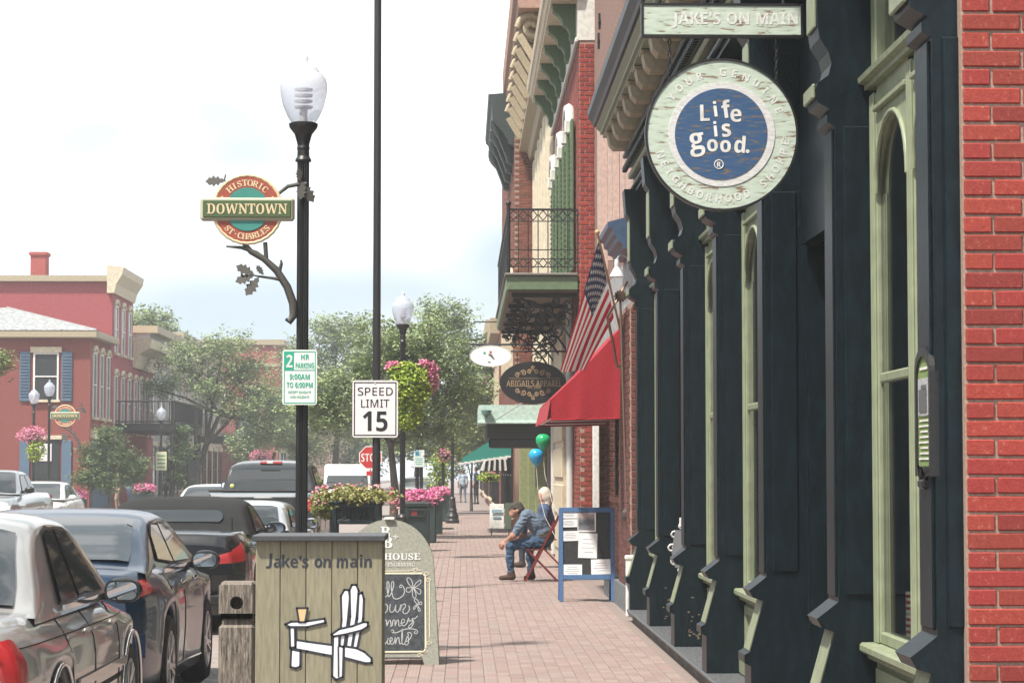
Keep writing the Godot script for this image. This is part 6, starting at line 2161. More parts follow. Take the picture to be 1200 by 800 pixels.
func blue_board():
	var d := 28.4
	var k := d / FOCAL
	var a := on_y(655, 704, 0.0); var b := at(722, 701, d - 0.15)
	var c := Vector3((a.x + b.x) * 0.5, 0, -d)
	var t := thing("notice_board", "blue framed sandwich board pinned with white paper notices", "sandwich board", c)
	var w := absf(b.x - a.x); var h := 110.0 * k
	var blue := mat(lin(0.065, 0.155, 0.33), 0.6, T.soft, Vector3.ONE * 3.0)
	var tilt := Basis(Vector3.RIGHT, -0.09)
	for e in [-1, 1]:
		var s := S.new()
		s.box(tilt * Vector3(e * (w / 2 - 0.025), h / 2, 0), Vector3(0.05, h, 0.03), 0.005, tilt)
		part(t, "leg", s, blue)
		s = S.new()
		var bk := Basis(Vector3.RIGHT, 0.22)
		s.box(bk * Vector3(e * (w / 2 - 0.025), h / 2, 0) + Vector3(0, 0, -0.42), Vector3(0.05, h, 0.03), 0.005, bk)
		part(t, "rear_leg", s, blue)
	for y in [h - 0.03, 0.30]:
		var s := S.new()
		s.box(tilt * Vector3(0, y, 0.001), Vector3(w - 0.1, 0.06, 0.026), 0.004, tilt)
		part(t, "rail", s, blue)
	var s := S.new()
	s.box(tilt * Vector3(0, (h + 0.27) / 2, -0.006), Vector3(w - 0.1, h - 0.33, 0.008), 0.0, tilt)
	part(t, "panel", s, mat(lin(0.035, 0.038, 0.042), 0.8, T.blotch, Vector3.ONE * 3.0))
	s = S.new()
	var bk2 := Basis(Vector3.RIGHT, 0.22)
	s.box(bk2 * Vector3(0, h * 0.62, 0) + Vector3(0, 0, -0.42), Vector3(w - 0.1, h * 0.7, 0.01), 0.0, bk2)
	part(t, "rear_panel", s, blue)
	var paper := mat(lin(0.72, 0.73, 0.74), 0.8); var ink := mat(lin(0.25, 0.27, 0.33), 0.8)
	# papers: centre x, y in zoomed pixels (6.4 from 640, 585), width, height, turn
	for q in [[174, 103, 126, 64, 0.0], [172, 172, 130, 60, 0.02], [182, 268, 138, 74, 0.03], [316, 340, 142, 186, -0.03], [200, 525, 144, 88, 0.0], [413, 498, 146, 112, 0.02]]:
		var px: float = 640 + q[0] / 6.4; var py: float = 585 + q[1] / 6.4
		var lx := (px - 688.5) * k; var ly := (703.5 - py) * k
		s = S.new()
		s.box(tilt * Vector3(lx, ly, 0.004), Vector3(q[2] / 6.4 * k, q[3] / 6.4 * k, 0.003), 0.0, tilt * Basis(Vector3.BACK, q[4]))
		var pp := part(t, "paper_notice", s, paper)
		s = S.new()
		for i in 4: s.box(tilt * Vector3(lx + 0.006 * (i % 2), ly + (0.25 - 0.17 * i) * q[3] / 6.4 * k, 0.0062), Vector3(q[2] / 6.4 * k * (0.5 + 0.12 * (i % 3)), 0.006, 0.001), 0.0, tilt * Basis(Vector3.BACK, q[4]))
		part(pp, "printed_lines", s, ink)
	s = S.new()
	s.box(tilt * Vector3((640 + 309 / 6.4 - 688.5) * k, (703.5 - 585 - 152 / 6.4) * k, 0.004), Vector3(138 / 6.4 * k, 172 / 6.4 * k, 0.003), 0.0, tilt)
	var ph := part(t, "photo_poster", s, paper)
	s = S.new()
	s.box(tilt * Vector3((640 + 307 / 6.4 - 688.5) * k, (703.5 - 585 - 148 / 6.4) * k, 0.006), Vector3(124 / 6.4 * k, 155 / 6.4 * k, 0.002), 0.0, tilt)
	part(ph, "picture", s, mat(Color.WHITE, 0.6, noise_tex(0.02, 0, 1, 51, FastNoiseLite.TYPE_SIMPLEX_SMOOTH, 3, 256, ramp([[0.0, Color(0.25, 0.27, 0.30)], [0.45, Color(0.45, 0.46, 0.49)], [0.6, Color(0.62, 0.54, 0.51)], [1.0, Color(0.7, 0.7, 0.74)]])), Vector3.ONE * 1.1))

# ---------------------------------------------------------------- vehicles
func kp(z: float, pts: Array) -> float:
	# smooth interpolation through [z, value] keys
	if z <= pts[0][0]: return pts[0][1]
	for i in pts.size() - 1:
		if z <= pts[i + 1][0]:
			var t: float = (z - pts[i][0]) / (pts[i + 1][0] - pts[i][0])
			var a: float = pts[i][1]; var b: float = pts[i + 1][1]
			var p: float = pts[i - 1][1] if i > 0 else a
			var q: float = pts[i + 2][1] if i + 2 < pts.size() else b
			return clampf(cubic_interpolate(a, b, p, q, t), minf(a, b) - 0.03, maxf(a, b) + 0.03)
	return pts[-1][1]

func round_rect(w: float, h: float, r: float) -> PackedVector2Array:
	var p := PackedVector2Array()
	for q in [[1, 1, 0], [-1, 1, 1], [-1, -1, 2], [1, -1, 3]]:
		for k in 5:
			var a: float = PI / 2 * q[2] + PI / 8 * k
			p.append(Vector2(q[0] * (w * 0.5 - r) + cos(a) * r, q[1] * (h * 0.5 - r) + sin(a) * r))
	return p

func paint(c: Color, metal := 0.35, rough := 0.32, coat := 0.8) -> StandardMaterial3D:
	var m := StandardMaterial3D.new()
	m.albedo_color = c
	m.metallic = metal
	m.roughness = rough
	m.clearcoat_enabled = true
	m.clearcoat = coat
	m.clearcoat_roughness = 0.04
	return m

# A car in its own axes: rear bumper at z = 0, nose towards -z, kerb side is +x, y = 0 on the road.
# d: len, half (half width), top keys (hood/deck height along depth), belt, roof keys, arches [rear, front], paint ...
func car(called: String, label: String, category: String, where: Vector3, d: Dictionary, turn := 0.0) -> Node3D:
	var t := thing(called, label, category, where, d.get("group", ""))
	t.rotation.y = turn
	var L: float = d.len; var W: float = d.half
	var R: float = d.get("wheel", 0.335)
	var arches: Array = d.arches
	var body_m: Material = d.paint
	# --- lower body
	var rows := []
	var st := []
	var z := 0.0
	while z < L:
		st.append(z)
		z += 0.045
	st.append(L)
	for zz in st:
		var top := kp(zz, d.top)
		var w := kp(zz, d.plan) * W
		var bot: float = kp(zz, d.bottom)
		var lip := bot
		for a in arches:
			var dx: float = absf(zz - a)
			var ra := R + 0.055
			if dx < ra: lip = maxf(lip, R + sqrt(ra * ra - dx * dx) * 1.0)
		var sh := minf(d.shoulder, top - 0.03)
		sh = maxf(sh, minf(lip + 0.05, top - 0.02))
		var mid := lerpf(sh, lip, 0.45)
		var half := [Vector2(0, top + 0.012), Vector2(w * 0.45, top + 0.008), Vector2(w * 0.72, top - 0.004), Vector2(w * 0.86, top - 0.018), Vector2(w * 0.945, lerpf(top, sh, 0.6)), Vector2(w * 0.985, sh), Vector2(w, lerpf(sh, mid, 0.4)), Vector2(w * 1.0, mid), Vector2(w * 0.985, lerpf(mid, lip, 0.6)), Vector2(w * 0.965, lip), Vector2(w * 0.90, lip + 0.005)]
		var row := PackedVector3Array()
		for i in range(half.size() - 1, 0, -1): row.append(Vector3(-half[i].x, half[i].y, -zz))
		for p in half: row.append(Vector3(p.x, p.y, -zz))
		rows.append(row)
	var s := S.new()
	s.grid(rows, false, false, false)
	# close the ends
	for e in [0, rows.size() - 1]:
		var c := Vector3(0, 0.55, -st[e])
		for i in rows[e].size() - 1:
			var nn := Vector3(0, 0, 1.0 if e == 0 else -1.0)
			s.tri(c, rows[e][i], rows[e][i + 1], nn, nn, nn)
	var body := part(t, "body", s, body_m)
	# dark underside and wheel wells
	s = S.new()
	s.box(Vector3(0, 0.42, -L * 0.5), Vector3(W * 1.70, 0.42, L * 0.94))
	part(body, "underbody", s, M.underbody)
	# --- greenhouse
	var belt: float = d.belt
	var gw: float = d.get("gw", W * 0.93)
	var tum: float = d.get("tumble", 0.42)
	var r0: float = d.roof[0][0]; var r1: float = d.roof[-1][0]
	rows = []
	var side_x := func(y: float) -> float: return gw - tum * (y - belt)
	var n := 46
	for i in n + 1:
		var zz := lerpf(r0, r1, float(i) / n)
		var yr := maxf(kp(zz, d.roof), belt - 0.02)
		var e := minf(0.085, (yr - belt) * 0.5)
		var xe: float = side_x.call(yr - e)
		var half := [Vector2(0, yr + 0.015), Vector2(xe * 0.45, yr + 0.011), Vector2(xe * 0.72, yr), Vector2(xe * 0.88, yr - e * 0.25), Vector2(xe * 0.965, yr - e * 0.6), Vector2(xe, yr - e), Vector2(lerpf(xe, gw, 0.5), lerpf(yr - e, belt - 0.03, 0.5)), Vector2(gw, belt - 0.03)]
		var row := PackedVector3Array()
		for j in range(half.size() - 1, 0, -1): row.append(Vector3(-half[j].x, half[j].y, -zz))
		for p in half: row.append(Vector3(p.x, p.y, -zz))
		rows.append(row)
	s = S.new()
	s.grid(rows)
	var cabin := part(t, d.get("cabin_name", "cabin"), s, d.get("cabin_paint", body_m))
	# --- side windows: polygons in (depth, height)
	for q in d.windows:
		for e in [-1.0, 1.0]:
			for layer in 2:
				var poly := PackedVector2Array()
				var cc := Vector2.ZERO
				for p in q: cc += Vector2(p[0], p[1])
				cc /= q.size()
				for p in q:
					var v := Vector2(p[0], p[1])
					if layer == 0: v += (v - cc).normalized() * 0.028
					poly.append(v)
				s = S.new()
				var off := 0.006 if layer == 0 else 0.011
				var idx := Geometry2D.triangulate_polygon(poly)
				var nn := Vector3(e, tum, 0).normalized()
				for i in range(0, idx.size(), 3):
					var tr := []
					for k in 3:
						var v := poly[idx[i + k]]
						tr.append(Vector3(e * (side_x.call(v.y) + off), v.y, -v.x))
					s.tri(tr[0], tr[1], tr[2], nn, nn, nn)
				part(cabin, "window_trim" if layer == 0 else "side_window", s, M.black if layer == 0 else M.car_glass)
	# --- rear window and windscreen on the sloping ends of the cabin
	for q in d.screens:
		rows = []
		for i in 13:
			var zz := lerpf(q[1], q[2], i / 12.0)
			var yr := kp(zz, d.roof)
			var e := minf(0.085, (yr - belt) * 0.5)
			var xe: float = side_x.call(yr - e)
			var row := PackedVector3Array()
			for j in 17:
				var f := -1.0 + j / 8.0
				var lim: float = q[3]
				if q.size() > 4:   # rounded ends
					var g := absf(i - 6.0) / 6.0
					lim *= 1.0 - 0.10 * g * g * g
				var x := f * lim * xe
				var a := absf(f * lim)
				var drop := 0.015 - 0.008 * a * a - e * 0.25 * smoothstep(0.72, 0.88, a) * 1.0
				row.append(Vector3(x, yr + drop + 0.008, -zz + (0.010 if q[2] < L * 0.6 else -0.010)))
			rows.append(row)
		s = S.new()
		s.grid(rows)
		part(cabin, q[0], s, d.get("screen_mat", M.car_glass))
	# --- wheels
	for a in arches:
		for e in [-1.0, 1.0]:
			var wc := Vector3(e * (W - 0.115), R, -a)
			var ax := Basis(Vector3.BACK, -PI / 2 * e)     # local y points outwards
			s = S.new()
			s.lathe([[R * 0.62, -0.10], [R * 0.92, -0.105], [R, -0.075], [R, 0.075], [R * 0.93, 0.105], [R * 0.68, 0.10], [R * 0.66, 0.085]], wc, 32, ax)
			var wheel := part(t, "wheel", s, M.rubber)
			s = S.new()
			s.lathe([[R * 0.67, 0.095], [R * 0.655, 0.10], [R * 0.63, 0.06], [R * 0.60, 0.02], [0.0, 0.02]], wc, 32, ax)
			part(wheel, "rim_barrel", s, M.dark)
			s = S.new()
			s.lathe([[R * 0.68, 0.098], [R * 0.63, 0.103], [R * 0.61, 0.085]], wc, 32, ax)
			for k in d.get("spokes", 5):
				var th: float = TAU * k / d.get("spokes", 5)
				for dd in [-0.14, 0.14]:
					var p0 := wc + ax * Vector3(cos(th) * 0.03, 0.075, sin(th) * 0.03)
					var p1 := wc + ax * Vector3(cos(th + dd) * R * 0.63, 0.09, sin(th + dd) * R * 0.63)
					s.bar(p0, p1, 0.028, 0.03, ax * Vector3.UP)
			s.lathe([[0.06, 0.06], [0.055, 0.095], [0.0, 0.10]], wc, 14, ax)
			part(wheel, "rim", s, M.alloy)
	# --- mirrors
	for e in [-1.0, 1.0]:
		var mz: float = d.mirror[0]; var my: float = d.mirror[1]
		var mc := Vector3(e * (gw + 0.135), my, -mz)
		s = S.new()
		s.ball(mc - Vector3(0, 0, 0.01), Vector3(0.118, 0.08, 0.062), 20)
		s.bar(mc - Vector3(e * 0.06, 0.03, 0), Vector3(e * (gw - 0.02), my - 0.04, -mz - 0.03), 0.05, 0.04)
		var mir := part(t, "mirror", s, d.get("mirror_paint", body_m))
		s = S.new()
		s.prism(round_rect(0.205, 0.13, 0.045), Transform3D(Basis(), mc + Vector3(0, 0, 0.035)), 0.02)
		var sh := part(mir, "mirror_frame", s, M.black)
		s = S.new()
		s.prism(round_rect(0.18, 0.105, 0.04), Transform3D(Basis(), mc + Vector3(0, 0, 0.0555)), 0.003)
		part(mir, "mirror_glass", s, M.mirror)
	# --- tail lamps: lens wrapped round the rear corner: [x inner, wrap depth, y low inner, y high inner, y low at end, y high at end]
	for e in [-1.0, 1.0]:
		for q in d.tail:
			var path := []
			var xc := body_x(d, 0.0, (q[2] + q[3]) * 0.5)
			for i in 7: path.append([lerpf(q[0], xc - 0.012, i / 6.0), 0.0])
			var nst := 8 if q[1] > 0.01 else 0
			for i in nst: path.append([-1.0, q[1] * (i + 1) / nst])
			rows = []
			for j in 7:
				var row := PackedVector3Array()
				for i in path.size():
					var f := float(i) / (path.size() - 1)
					var lo := lerpf(q[2], q[4], f); var hi := lerpf(q[3], q[5], f)
					var bulge := sqrt(maxf(0.0, 1.0 - pow(absf(2.0 * f - 1.0), 6.0)))
					var mid := (lo + hi) * 0.5
					var y := mid + (lerpf(lo, hi, j / 6.0) - mid) * (0.35 + 0.65 * bulge)
					var x: float = path[i][0]
					if x < 0.0: row.append(Vector3(e * (body_x(d, path[i][1], y) + 0.008), y, -path[i][1]))
					else: row.append(Vector3(e * x, y, 0.012 + 0.004 * sin(PI * j / 6.0)))
				rows.append(row)
			s = S.new()
			s.grid(rows, false, false, e > 0)
			part(t, "tail_light", s, M.tail)
	# --- handles, seams
	for q in d.get("handles", []):
		for e in [-1.0, 1.0]:
			s = S.new()
			s.box(Vector3(e * (kp(q[0], d.plan) * W + 0.012), q[1], -q[0]), Vector3(0.03, 0.03, 0.17), 0.012)
			part(t, "door_handle", s, d.get("handle_mat", body_m))
	for q in d.get("seams", []):
		for e in [-1.0, 1.0]:
			s = S.new()
			var prev := Vector3.ZERO
			for i in 9:
				var y := lerpf(q[1], q[2], i / 8.0)
				var x := body_x(d, q[0], y)
				var p := Vector3(e * (x + 0.0012), y, -q[0] - q[3] * (y - q[1]))
				if i > 0: s.bar(prev, p, 0.003, 0.008, Vector3(e, 0, 0))
				prev = p
			part(t, "door_seam", s, M.dark)
	# --- body-side lines and bright strip under the windows
	for q in d.get("lines", []):
		for e in [-1.0, 1.0]:
			s = S.new()
			var prev := Vector3.ZERO
			for i in 33:
				var zz := lerpf(q[0], q[1], i / 32.0); var y := lerpf(q[2], q[3], i / 32.0)
				var p := Vector3(e * (body_x(d, zz, y) + 0.001), y, -zz)
				if i > 0: s.bar(prev, p, q[4], 0.004, Vector3(e, 0, 0))
				prev = p
			part(t, "body_line", s, q[5])
	if d.has("trim"):
		for e in [-1.0, 1.0]:
			s = S.new()
			s.bar(Vector3(e * (gw + 0.012), belt + 0.012, -d.trim[0]), Vector3(e * (gw + 0.012), belt + 0.006, -d.trim[1]), 0.016, 0.03)
			part(cabin, "belt_trim", s, M.chrome)
	if d.has("bumper"):
		s = S.new()
		var bp := []
		for i in 11:
			var x := lerpf(-0.93, 0.93, i / 10.0)
			bp.append(Vector3(x * W, d.bumper, 0.03 - 0.10 * pow(absf(x), 4.0)))
		for i in 10: s.bar(bp[i], bp[i + 1], 0.05, 0.16)
		part(t, "bumper", s, body_m)
		s = S.new()
		s.box(Vector3(0, kp(0.05, d.bottom) + 0.05, 0.0), Vector3(W * 1.7, 0.12, 0.06), 0.02)
		part(t, "rear_valance", s, M.black)
	# --- rear plate and bumper strip
	if d.has("plate"):
		s = S.new()
		s.box(Vector3(0, d.plate, 0.014), Vector3(0.32, 0.16, 0.012))
		part(t, "number_plate", s, M.white)
	return t

func body_x(d: Dictionary, z: float, y: float) -> float:
	# half width of the lower body at depth z and height y
	var w: float = kp(z, d.plan) * d.half
	var top := kp(z, d.top); var lo := kp(z, d.bottom)
	var sh := minf(d.shoulder, top - 0.03)
	var md := lerpf(sh, lo, 0.45)
	var ys := [lo, lerpf(md, lo, 0.6), md, lerpf(sh, md, 0.4), sh, lerpf(top, sh, 0.6), top - 0.018]
	var xs := [0.965, 0.985, 1.0, 1.0, 0.985, 0.945, 0.86]
	for i in 6:
		if y <= ys[i + 1]: return w * lerpf(xs[i], xs[i + 1], clampf((y - ys[i]) / maxf(ys[i + 1] - ys[i], 0.001), 0.0, 1.0))
	return w * 0.86

func vehicles():
	M.car_glass = mat(lin(0.02, 0.024, 0.027), 0.03)
	M.car_glass.metallic_specular = 0.9
	M.underbody = mat(lin(0.11, 0.105, 0.10), 0.9)
	M.rubber = mat(lin(0.012, 0.012, 0.012), 0.85)
	M.alloy = mat(lin(0.50, 0.50, 0.51), 0.3, null, Vector3.ONE, null, 0.5, 0.8)
	M.mirror = mat(lin(0.75, 0.77, 0.8), 0.03, null, Vector3.ONE, null, 0.5, 1.0)
	M.tail = mat(lin(0.36, 0.008, 0.012), 0.08)
	M.tail.clearcoat_enabled = true
	M.chrome = mat(lin(0.7, 0.7, 0.7), 0.08, null, Vector3.ONE, null, 0.5, 1.0)
	var kerbside := -2.10
	# silver saloon
	var silver := paint(lin(0.32, 0.318, 0.315), 0.45, 0.38)
	var t := car("silver_sedan", "silver saloon car parked at the kerb behind the dark blue car", "car", Vector3(kerbside - 0.95, ROAD, -11.2), {
		"len": 4.4, "half": 0.95, "paint": silver, "arches": [1.05, 3.62], "wheel": 0.33, "shoulder": 0.80, "belt": 0.985, "tumble": 0.40, "gw": 0.86,
		"top": [[0, 0.90], [0.06, 0.985], [0.5, 1.02], [1.2, 1.02], [2.9, 0.98], [3.4, 0.93], [4.1, 0.84], [4.34, 0.72], [4.4, 0.62]],
		"plan": [[0, 0.86], [0.08, 0.95], [0.5, 0.985], [1.6, 1.0], [3.0, 1.0], [3.8, 0.97], [4.25, 0.88], [4.4, 0.74]],
		"bottom": [[0, 0.30], [0.3, 0.24], [4.0, 0.22], [4.4, 0.26]],
		"roof": [[0.70, 0.99], [0.95, 1.14], [1.25, 1.33], [1.55, 1.455], [1.9, 1.495], [2.3, 1.495], [2.65, 1.45], [3.0, 1.26], [3.42, 0.97]],
		"windows": [[[1.52, 1.03], [2.05, 1.03], [2.05, 1.395], [1.88, 1.41], [1.76, 1.385]], [[2.13, 1.03], [2.92, 1.03], [2.68, 1.24], [2.45, 1.385], [2.13, 1.41]]],
		"screens": [["rear_window", 0.80, 1.42, 0.86], ["windscreen", 2.75, 3.35, 0.86]],
		"lines": [[0.2, 3.9, 0.87, 0.85, 0.006, M.dark], [0.1, 3.2, 0.50, 0.50, 0.03, M.dark]], "trim": [1.5, 2.95], "bumper": 0.52, "mirror_paint": M.black, "mirror": [2.86, 1.02], "tail": [[0.42, 0.22, 0.66, 0.90, 0.66, 0.93]],
		"handles": [[1.72, 0.86], [2.62, 0.85]], "seams": [[2.10, 0.27, 0.98, 0.0], [1.42, 0.45, 0.98, -0.25], [3.02, 0.27, 0.98, 0.0]], "plate": 0.72, "spokes": 5})
	var s := S.new()
	for e in [-1.0, 1.0]:
		s.bar(Vector3(e * 0.962, 0.58, -1.5), Vector3(e * 0.965, 0.58, -3.2), 0.012, 0.05)
	part(t, "rub_strip", s, silver)
	for a in [1.05, 3.62]:
		for e in [-1.0, 1.0]:
			s = S.new()
			var arc := []
			for k in 19:
				var th := PI * k / 18
				arc.append(Vector3(e * 0.945, 0.33 + sin(th) * 0.395, -a + cos(th) * 0.395))
			s.tube(arc, 0.014, 6)
			part(t, "arch_trim", s, M.chrome)
	# dark blue saloon
	var navy := paint(lin(0.008, 0.027, 0.068), 0.6, 0.32, 0.5)
	t = car("blue_sedan", "dark blue saloon car parked between the silver car and the black convertible", "car", Vector3(kerbside - 0.95, ROAD, -15.82), {
		"len": 4.55, "half": 0.95, "paint": navy, "arches": [1.05, 3.45], "wheel": 0.35, "shoulder": 0.86, "belt": 1.00, "tumble": 0.46, "gw": 0.85,
		"top": [[0, 0.92], [0.06, 1.02], [0.35, 1.06], [0.9, 1.07], [2.9, 1.0], [3.4, 0.95], [4.2, 0.84], [4.5, 0.66], [4.55, 0.6]],
		"plan": [[0, 0.80], [0.1, 0.91], [0.5, 0.975], [1.1, 1.0], [2.2, 0.975], [3.4, 1.0], [4.1, 0.92], [4.45, 0.76], [4.55, 0.66]],
		"bottom": [[0, 0.30], [0.3, 0.22], [4.2, 0.19], [4.55, 0.24]],
		"roof": [[0.35, 1.05], [0.7, 1.15], [1.15, 1.30], [1.6, 1.405], [2.1, 1.44], [2.5, 1.42], [2.9, 1.31], [3.5, 0.99]],
		"windows": [[[1.20, 1.10], [1.92, 1.055], [1.92, 1.33], [1.60, 1.34], [1.38, 1.27]], [[2.0, 1.055], [2.86, 1.04], [2.62, 1.20], [2.35, 1.325], [2.0, 1.34]]],
		"screens": [["rear_window", 0.55, 1.45, 0.84], ["windscreen", 2.62, 3.4, 0.86]],
		"lines": [[1.45, 3.05, 0.30, 0.27, 0.012, M.chrome]], "trim": [1.15, 2.9], "bumper": 0.55, "mirror_paint": M.black, "mirror": [2.80, 1.03], "tail": [[0.40, 0.42, 0.86, 0.95, 0.90, 1.0]],
		"handles": [[1.55, 0.92], [2.45, 0.91]], "handle_mat": M.chrome, "seams": [[1.96, 0.30, 1.0, 0.0], [1.25, 0.55, 1.0, -0.35], [3.0, 0.30, 1.0, 0.1]], "plate": 0.74, "spokes": 5})
	# black convertible with a grey cloth top
	var cloth := mat(lin(0.013, 0.0145, 0.017), 0.95, T.fine, Vector3.ONE * 8.0, T.fbump, 0.3)
	t = car("convertible", "black convertible with a closed grey cloth top and a red teardrop tail lamp", "car", Vector3(kerbside - 1.07, ROAD, -24.6), {
		"len": 4.7, "half": 0.91, "paint": paint(lin(0.005, 0.005, 0.006), 0.0, 0.2, 0.7), "arches": [1.0, 3.75], "wheel": 0.33, "shoulder": 0.86, "belt": 1.02, "tumble": 0.40, "gw": 0.83,
		"top": [[0, 0.95], [0.05, 1.06], [0.5, 1.10], [1.1, 1.09], [3.0, 1.0], [3.6, 0.93], [4.4, 0.82], [4.7, 0.64]],
		"plan": [[0, 0.80], [0.12, 0.93], [0.5, 0.985], [1.6, 1.0], [3.4, 1.0], [4.2, 0.93], [4.7, 0.68]],
		"bottom": [[0, 0.34], [0.3, 0.24], [4.3, 0.20], [4.7, 0.26]],
		"roof": [[0.85, 1.07], [1.0, 1.20], [1.2, 1.33], [1.45, 1.41], [1.9, 1.44], [2.4, 1.42], [2.8, 1.33], [3.4, 1.0]],
		"windows": [[[1.75, 1.07], [2.75, 1.06], [2.62, 1.20], [2.35, 1.32], [1.95, 1.33]]],
		"screens": [["rear_window", 0.96, 1.13, 0.66, true], ["windscreen", 2.68, 3.3, 0.86]],
		"cabin_paint": cloth, "cabin_name": "soft_top",
		"lines": [[0.15, 4.2, 0.93, 0.80, 0.004, M.dark]], "trim": [1.6, 2.9], "bumper": 0.56, "mirror": [2.75, 1.07], "tail": [[0.36, 0.20, 0.74, 0.79, 0.80, 1.02]],
		"handles": [[2.0, 0.92]], "handle_mat": M.chrome, "seams": [[1.7, 0.35, 1.0, 0.0], [3.05, 0.35, 1.0, 0.0]], "plate": 0.72})
	s = S.new()
	s.tube([Vector3(0.66, 1.1, -0.62), Vector3(0.66, 1.24, -0.60)], 0.006, 5)
	part(t, "aerial", s, M.black)
	# pale silver hatchback half hidden
	t = car("silver_hatchback", "pale silver hatchback parked between the convertible and the black truck", "car", Vector3(kerbside - 0.98, ROAD, -30.2), {
		"len": 4.2, "half": 0.87, "paint": paint(lin(0.48, 0.50, 0.53), 0.6, 0.3), "arches": [0.85, 3.35], "wheel": 0.31, "shoulder": 0.82, "belt": 0.96, "tumble": 0.30, "gw": 0.81,
		"top": [[0, 0.92], [0.05, 0.98], [0.6, 1.0], [2.8, 0.96], [3.4, 0.88], [4.0, 0.74], [4.2, 0.6]],
		"plan": [[0, 0.86], [0.12, 0.95], [0.6, 1.0], [3.0, 1.0], [3.8, 0.92], [4.2, 0.7]],
		"bottom": [[0, 0.32], [0.3, 0.22], [4.2, 0.24]],
		"roof": [[0.10, 0.97], [0.25, 1.12], [0.45, 1.25], [0.7, 1.31], [1.4, 1.335], [2.1, 1.31], [2.6, 1.20], [3.1, 0.95]],
		"windows": [[[0.75, 1.0], [1.5, 1.0], [1.5, 1.22], [0.95, 1.23]], [[1.58, 1.0], [2.55, 1.0], [2.3, 1.15], [2.05, 1.21], [1.58, 1.23]]],
		"screens": [["rear_window", 0.16, 0.5, 0.84], ["windscreen", 2.25, 3.0, 0.86]],
		"mirror": [2.5, 1.0], "tail": [[0.55, 0.12, 0.72, 0.92, 0.76, 0.92]], "seams": [[1.54, 0.3, 0.95, 0.0]], "plate": 0.7})
	truck()
	delivery_van()
	# cars across the street, facing the camera
	var white_car := {
		"len": 4.6, "half": 0.92, "paint": paint(lin(0.70, 0.70, 0.70), 0.1, 0.3), "arches": [0.95, 3.6], "wheel": 0.33, "shoulder": 0.82, "belt": 0.98, "tumble": 0.4, "gw": 0.84,
		"top": [[0, 0.86], [0.08, 0.98], [0.6, 1.02], [3.0, 0.98], [3.6, 0.9], [4.4, 0.78], [4.6, 0.6]],
		"plan": [[0, 0.84], [0.2, 0.95], [0.6, 1.0], [3.4, 1.0], [4.2, 0.92], [4.6, 0.7]],
		"bottom": [[0, 0.3], [0.3, 0.22], [4.6, 0.24]],
		"roof": [[0.5, 1.0], [0.9, 1.2], [1.4, 1.40], [2.0, 1.45], [2.5, 1.42], [2.9, 1.28], [3.5, 0.97]],
		"windows": [[[1.2, 1.03], [1.95, 1.03], [1.95, 1.35], [1.55, 1.35]], [[2.03, 1.03], [2.9, 1.03], [2.6, 1.24], [2.35, 1.34], [2.03, 1.36]]],
		"screens": [["rear_window", 0.65, 1.3, 0.84], ["windscreen", 2.62, 3.4, 0.86]],
		"mirror": [2.85, 1.02], "tail": [[0.5, 0.15, 0.78, 0.90, 0.80, 0.92]], "seams": [[1.99, 0.3, 0.97, 0.0]], "group": "cars across the street"}
	var p := on_y(62, 612, ROAD)
	car("white_car", "white saloon car parked facing this way before the coral corner house", "car", at_road(64, 66.0), white_car, PI)
	car("white_car", "white saloon car coming along the road beside the black truck", "car", at_road(268, 52.0), white_car, PI)
	white_car.paint = paint(lin(0.20, 0.21, 0.22), 0.5, 0.3)
	car("grey_car", "small grey car far down the road behind the litter bins", "car", at_road(488, 112.0), white_car, 0.0)
	var grey_truck := white_car.duplicate()
	grey_truck.paint = paint(lin(0.30, 0.32, 0.34), 0.6, 0.3)
	grey_truck.len = 5.2
	grey_truck.half = 0.98
	grey_truck.top = [[0, 1.22], [2.0, 1.24], [3.4, 1.2], [4.2, 1.16], [5.0, 1.08], [5.2, 0.8]]
	grey_truck.plan = [[0, 0.95], [0.3, 1.0], [4.6, 1.0], [5.2, 0.9]]
	grey_truck.shoulder = 0.95
	grey_truck.belt = 1.2
	grey_truck.roof = [[1.7, 1.2], [1.85, 1.5], [2.0, 1.70], [2.5, 1.76], [3.1, 1.72], [3.5, 1.5], [3.9, 1.2]]
	grey_truck.windows = [[[1.98, 1.24], [2.5, 1.24], [2.5, 1.64], [2.12, 1.63]], [[2.58, 1.24], [3.5, 1.24], [3.25, 1.5], [3.05, 1.63], [2.58, 1.64]]]
	grey_truck.screens = [["rear_window", 1.75, 1.95, 0.84], ["windscreen", 3.15, 3.82, 0.88]]
	grey_truck.arches = [1.0, 4.2]
	grey_truck.wheel = 0.38
	grey_truck.mirror = [3.4, 1.3]
	grey_truck.tail = [[0.82, 0.06, 0.85, 1.15, 0.85, 1.15]]
	grey_truck.mirror_paint = M.black
	car("pickup_truck", "grey pickup truck parked facing this way before the coral corner house", "truck", at_road(18, 58.0), grey_truck, PI)

func at_road(x: float, d: float) -> Vector3:
	var p := at(x, 600, d)
	return Vector3(p.x, ROAD, -d)

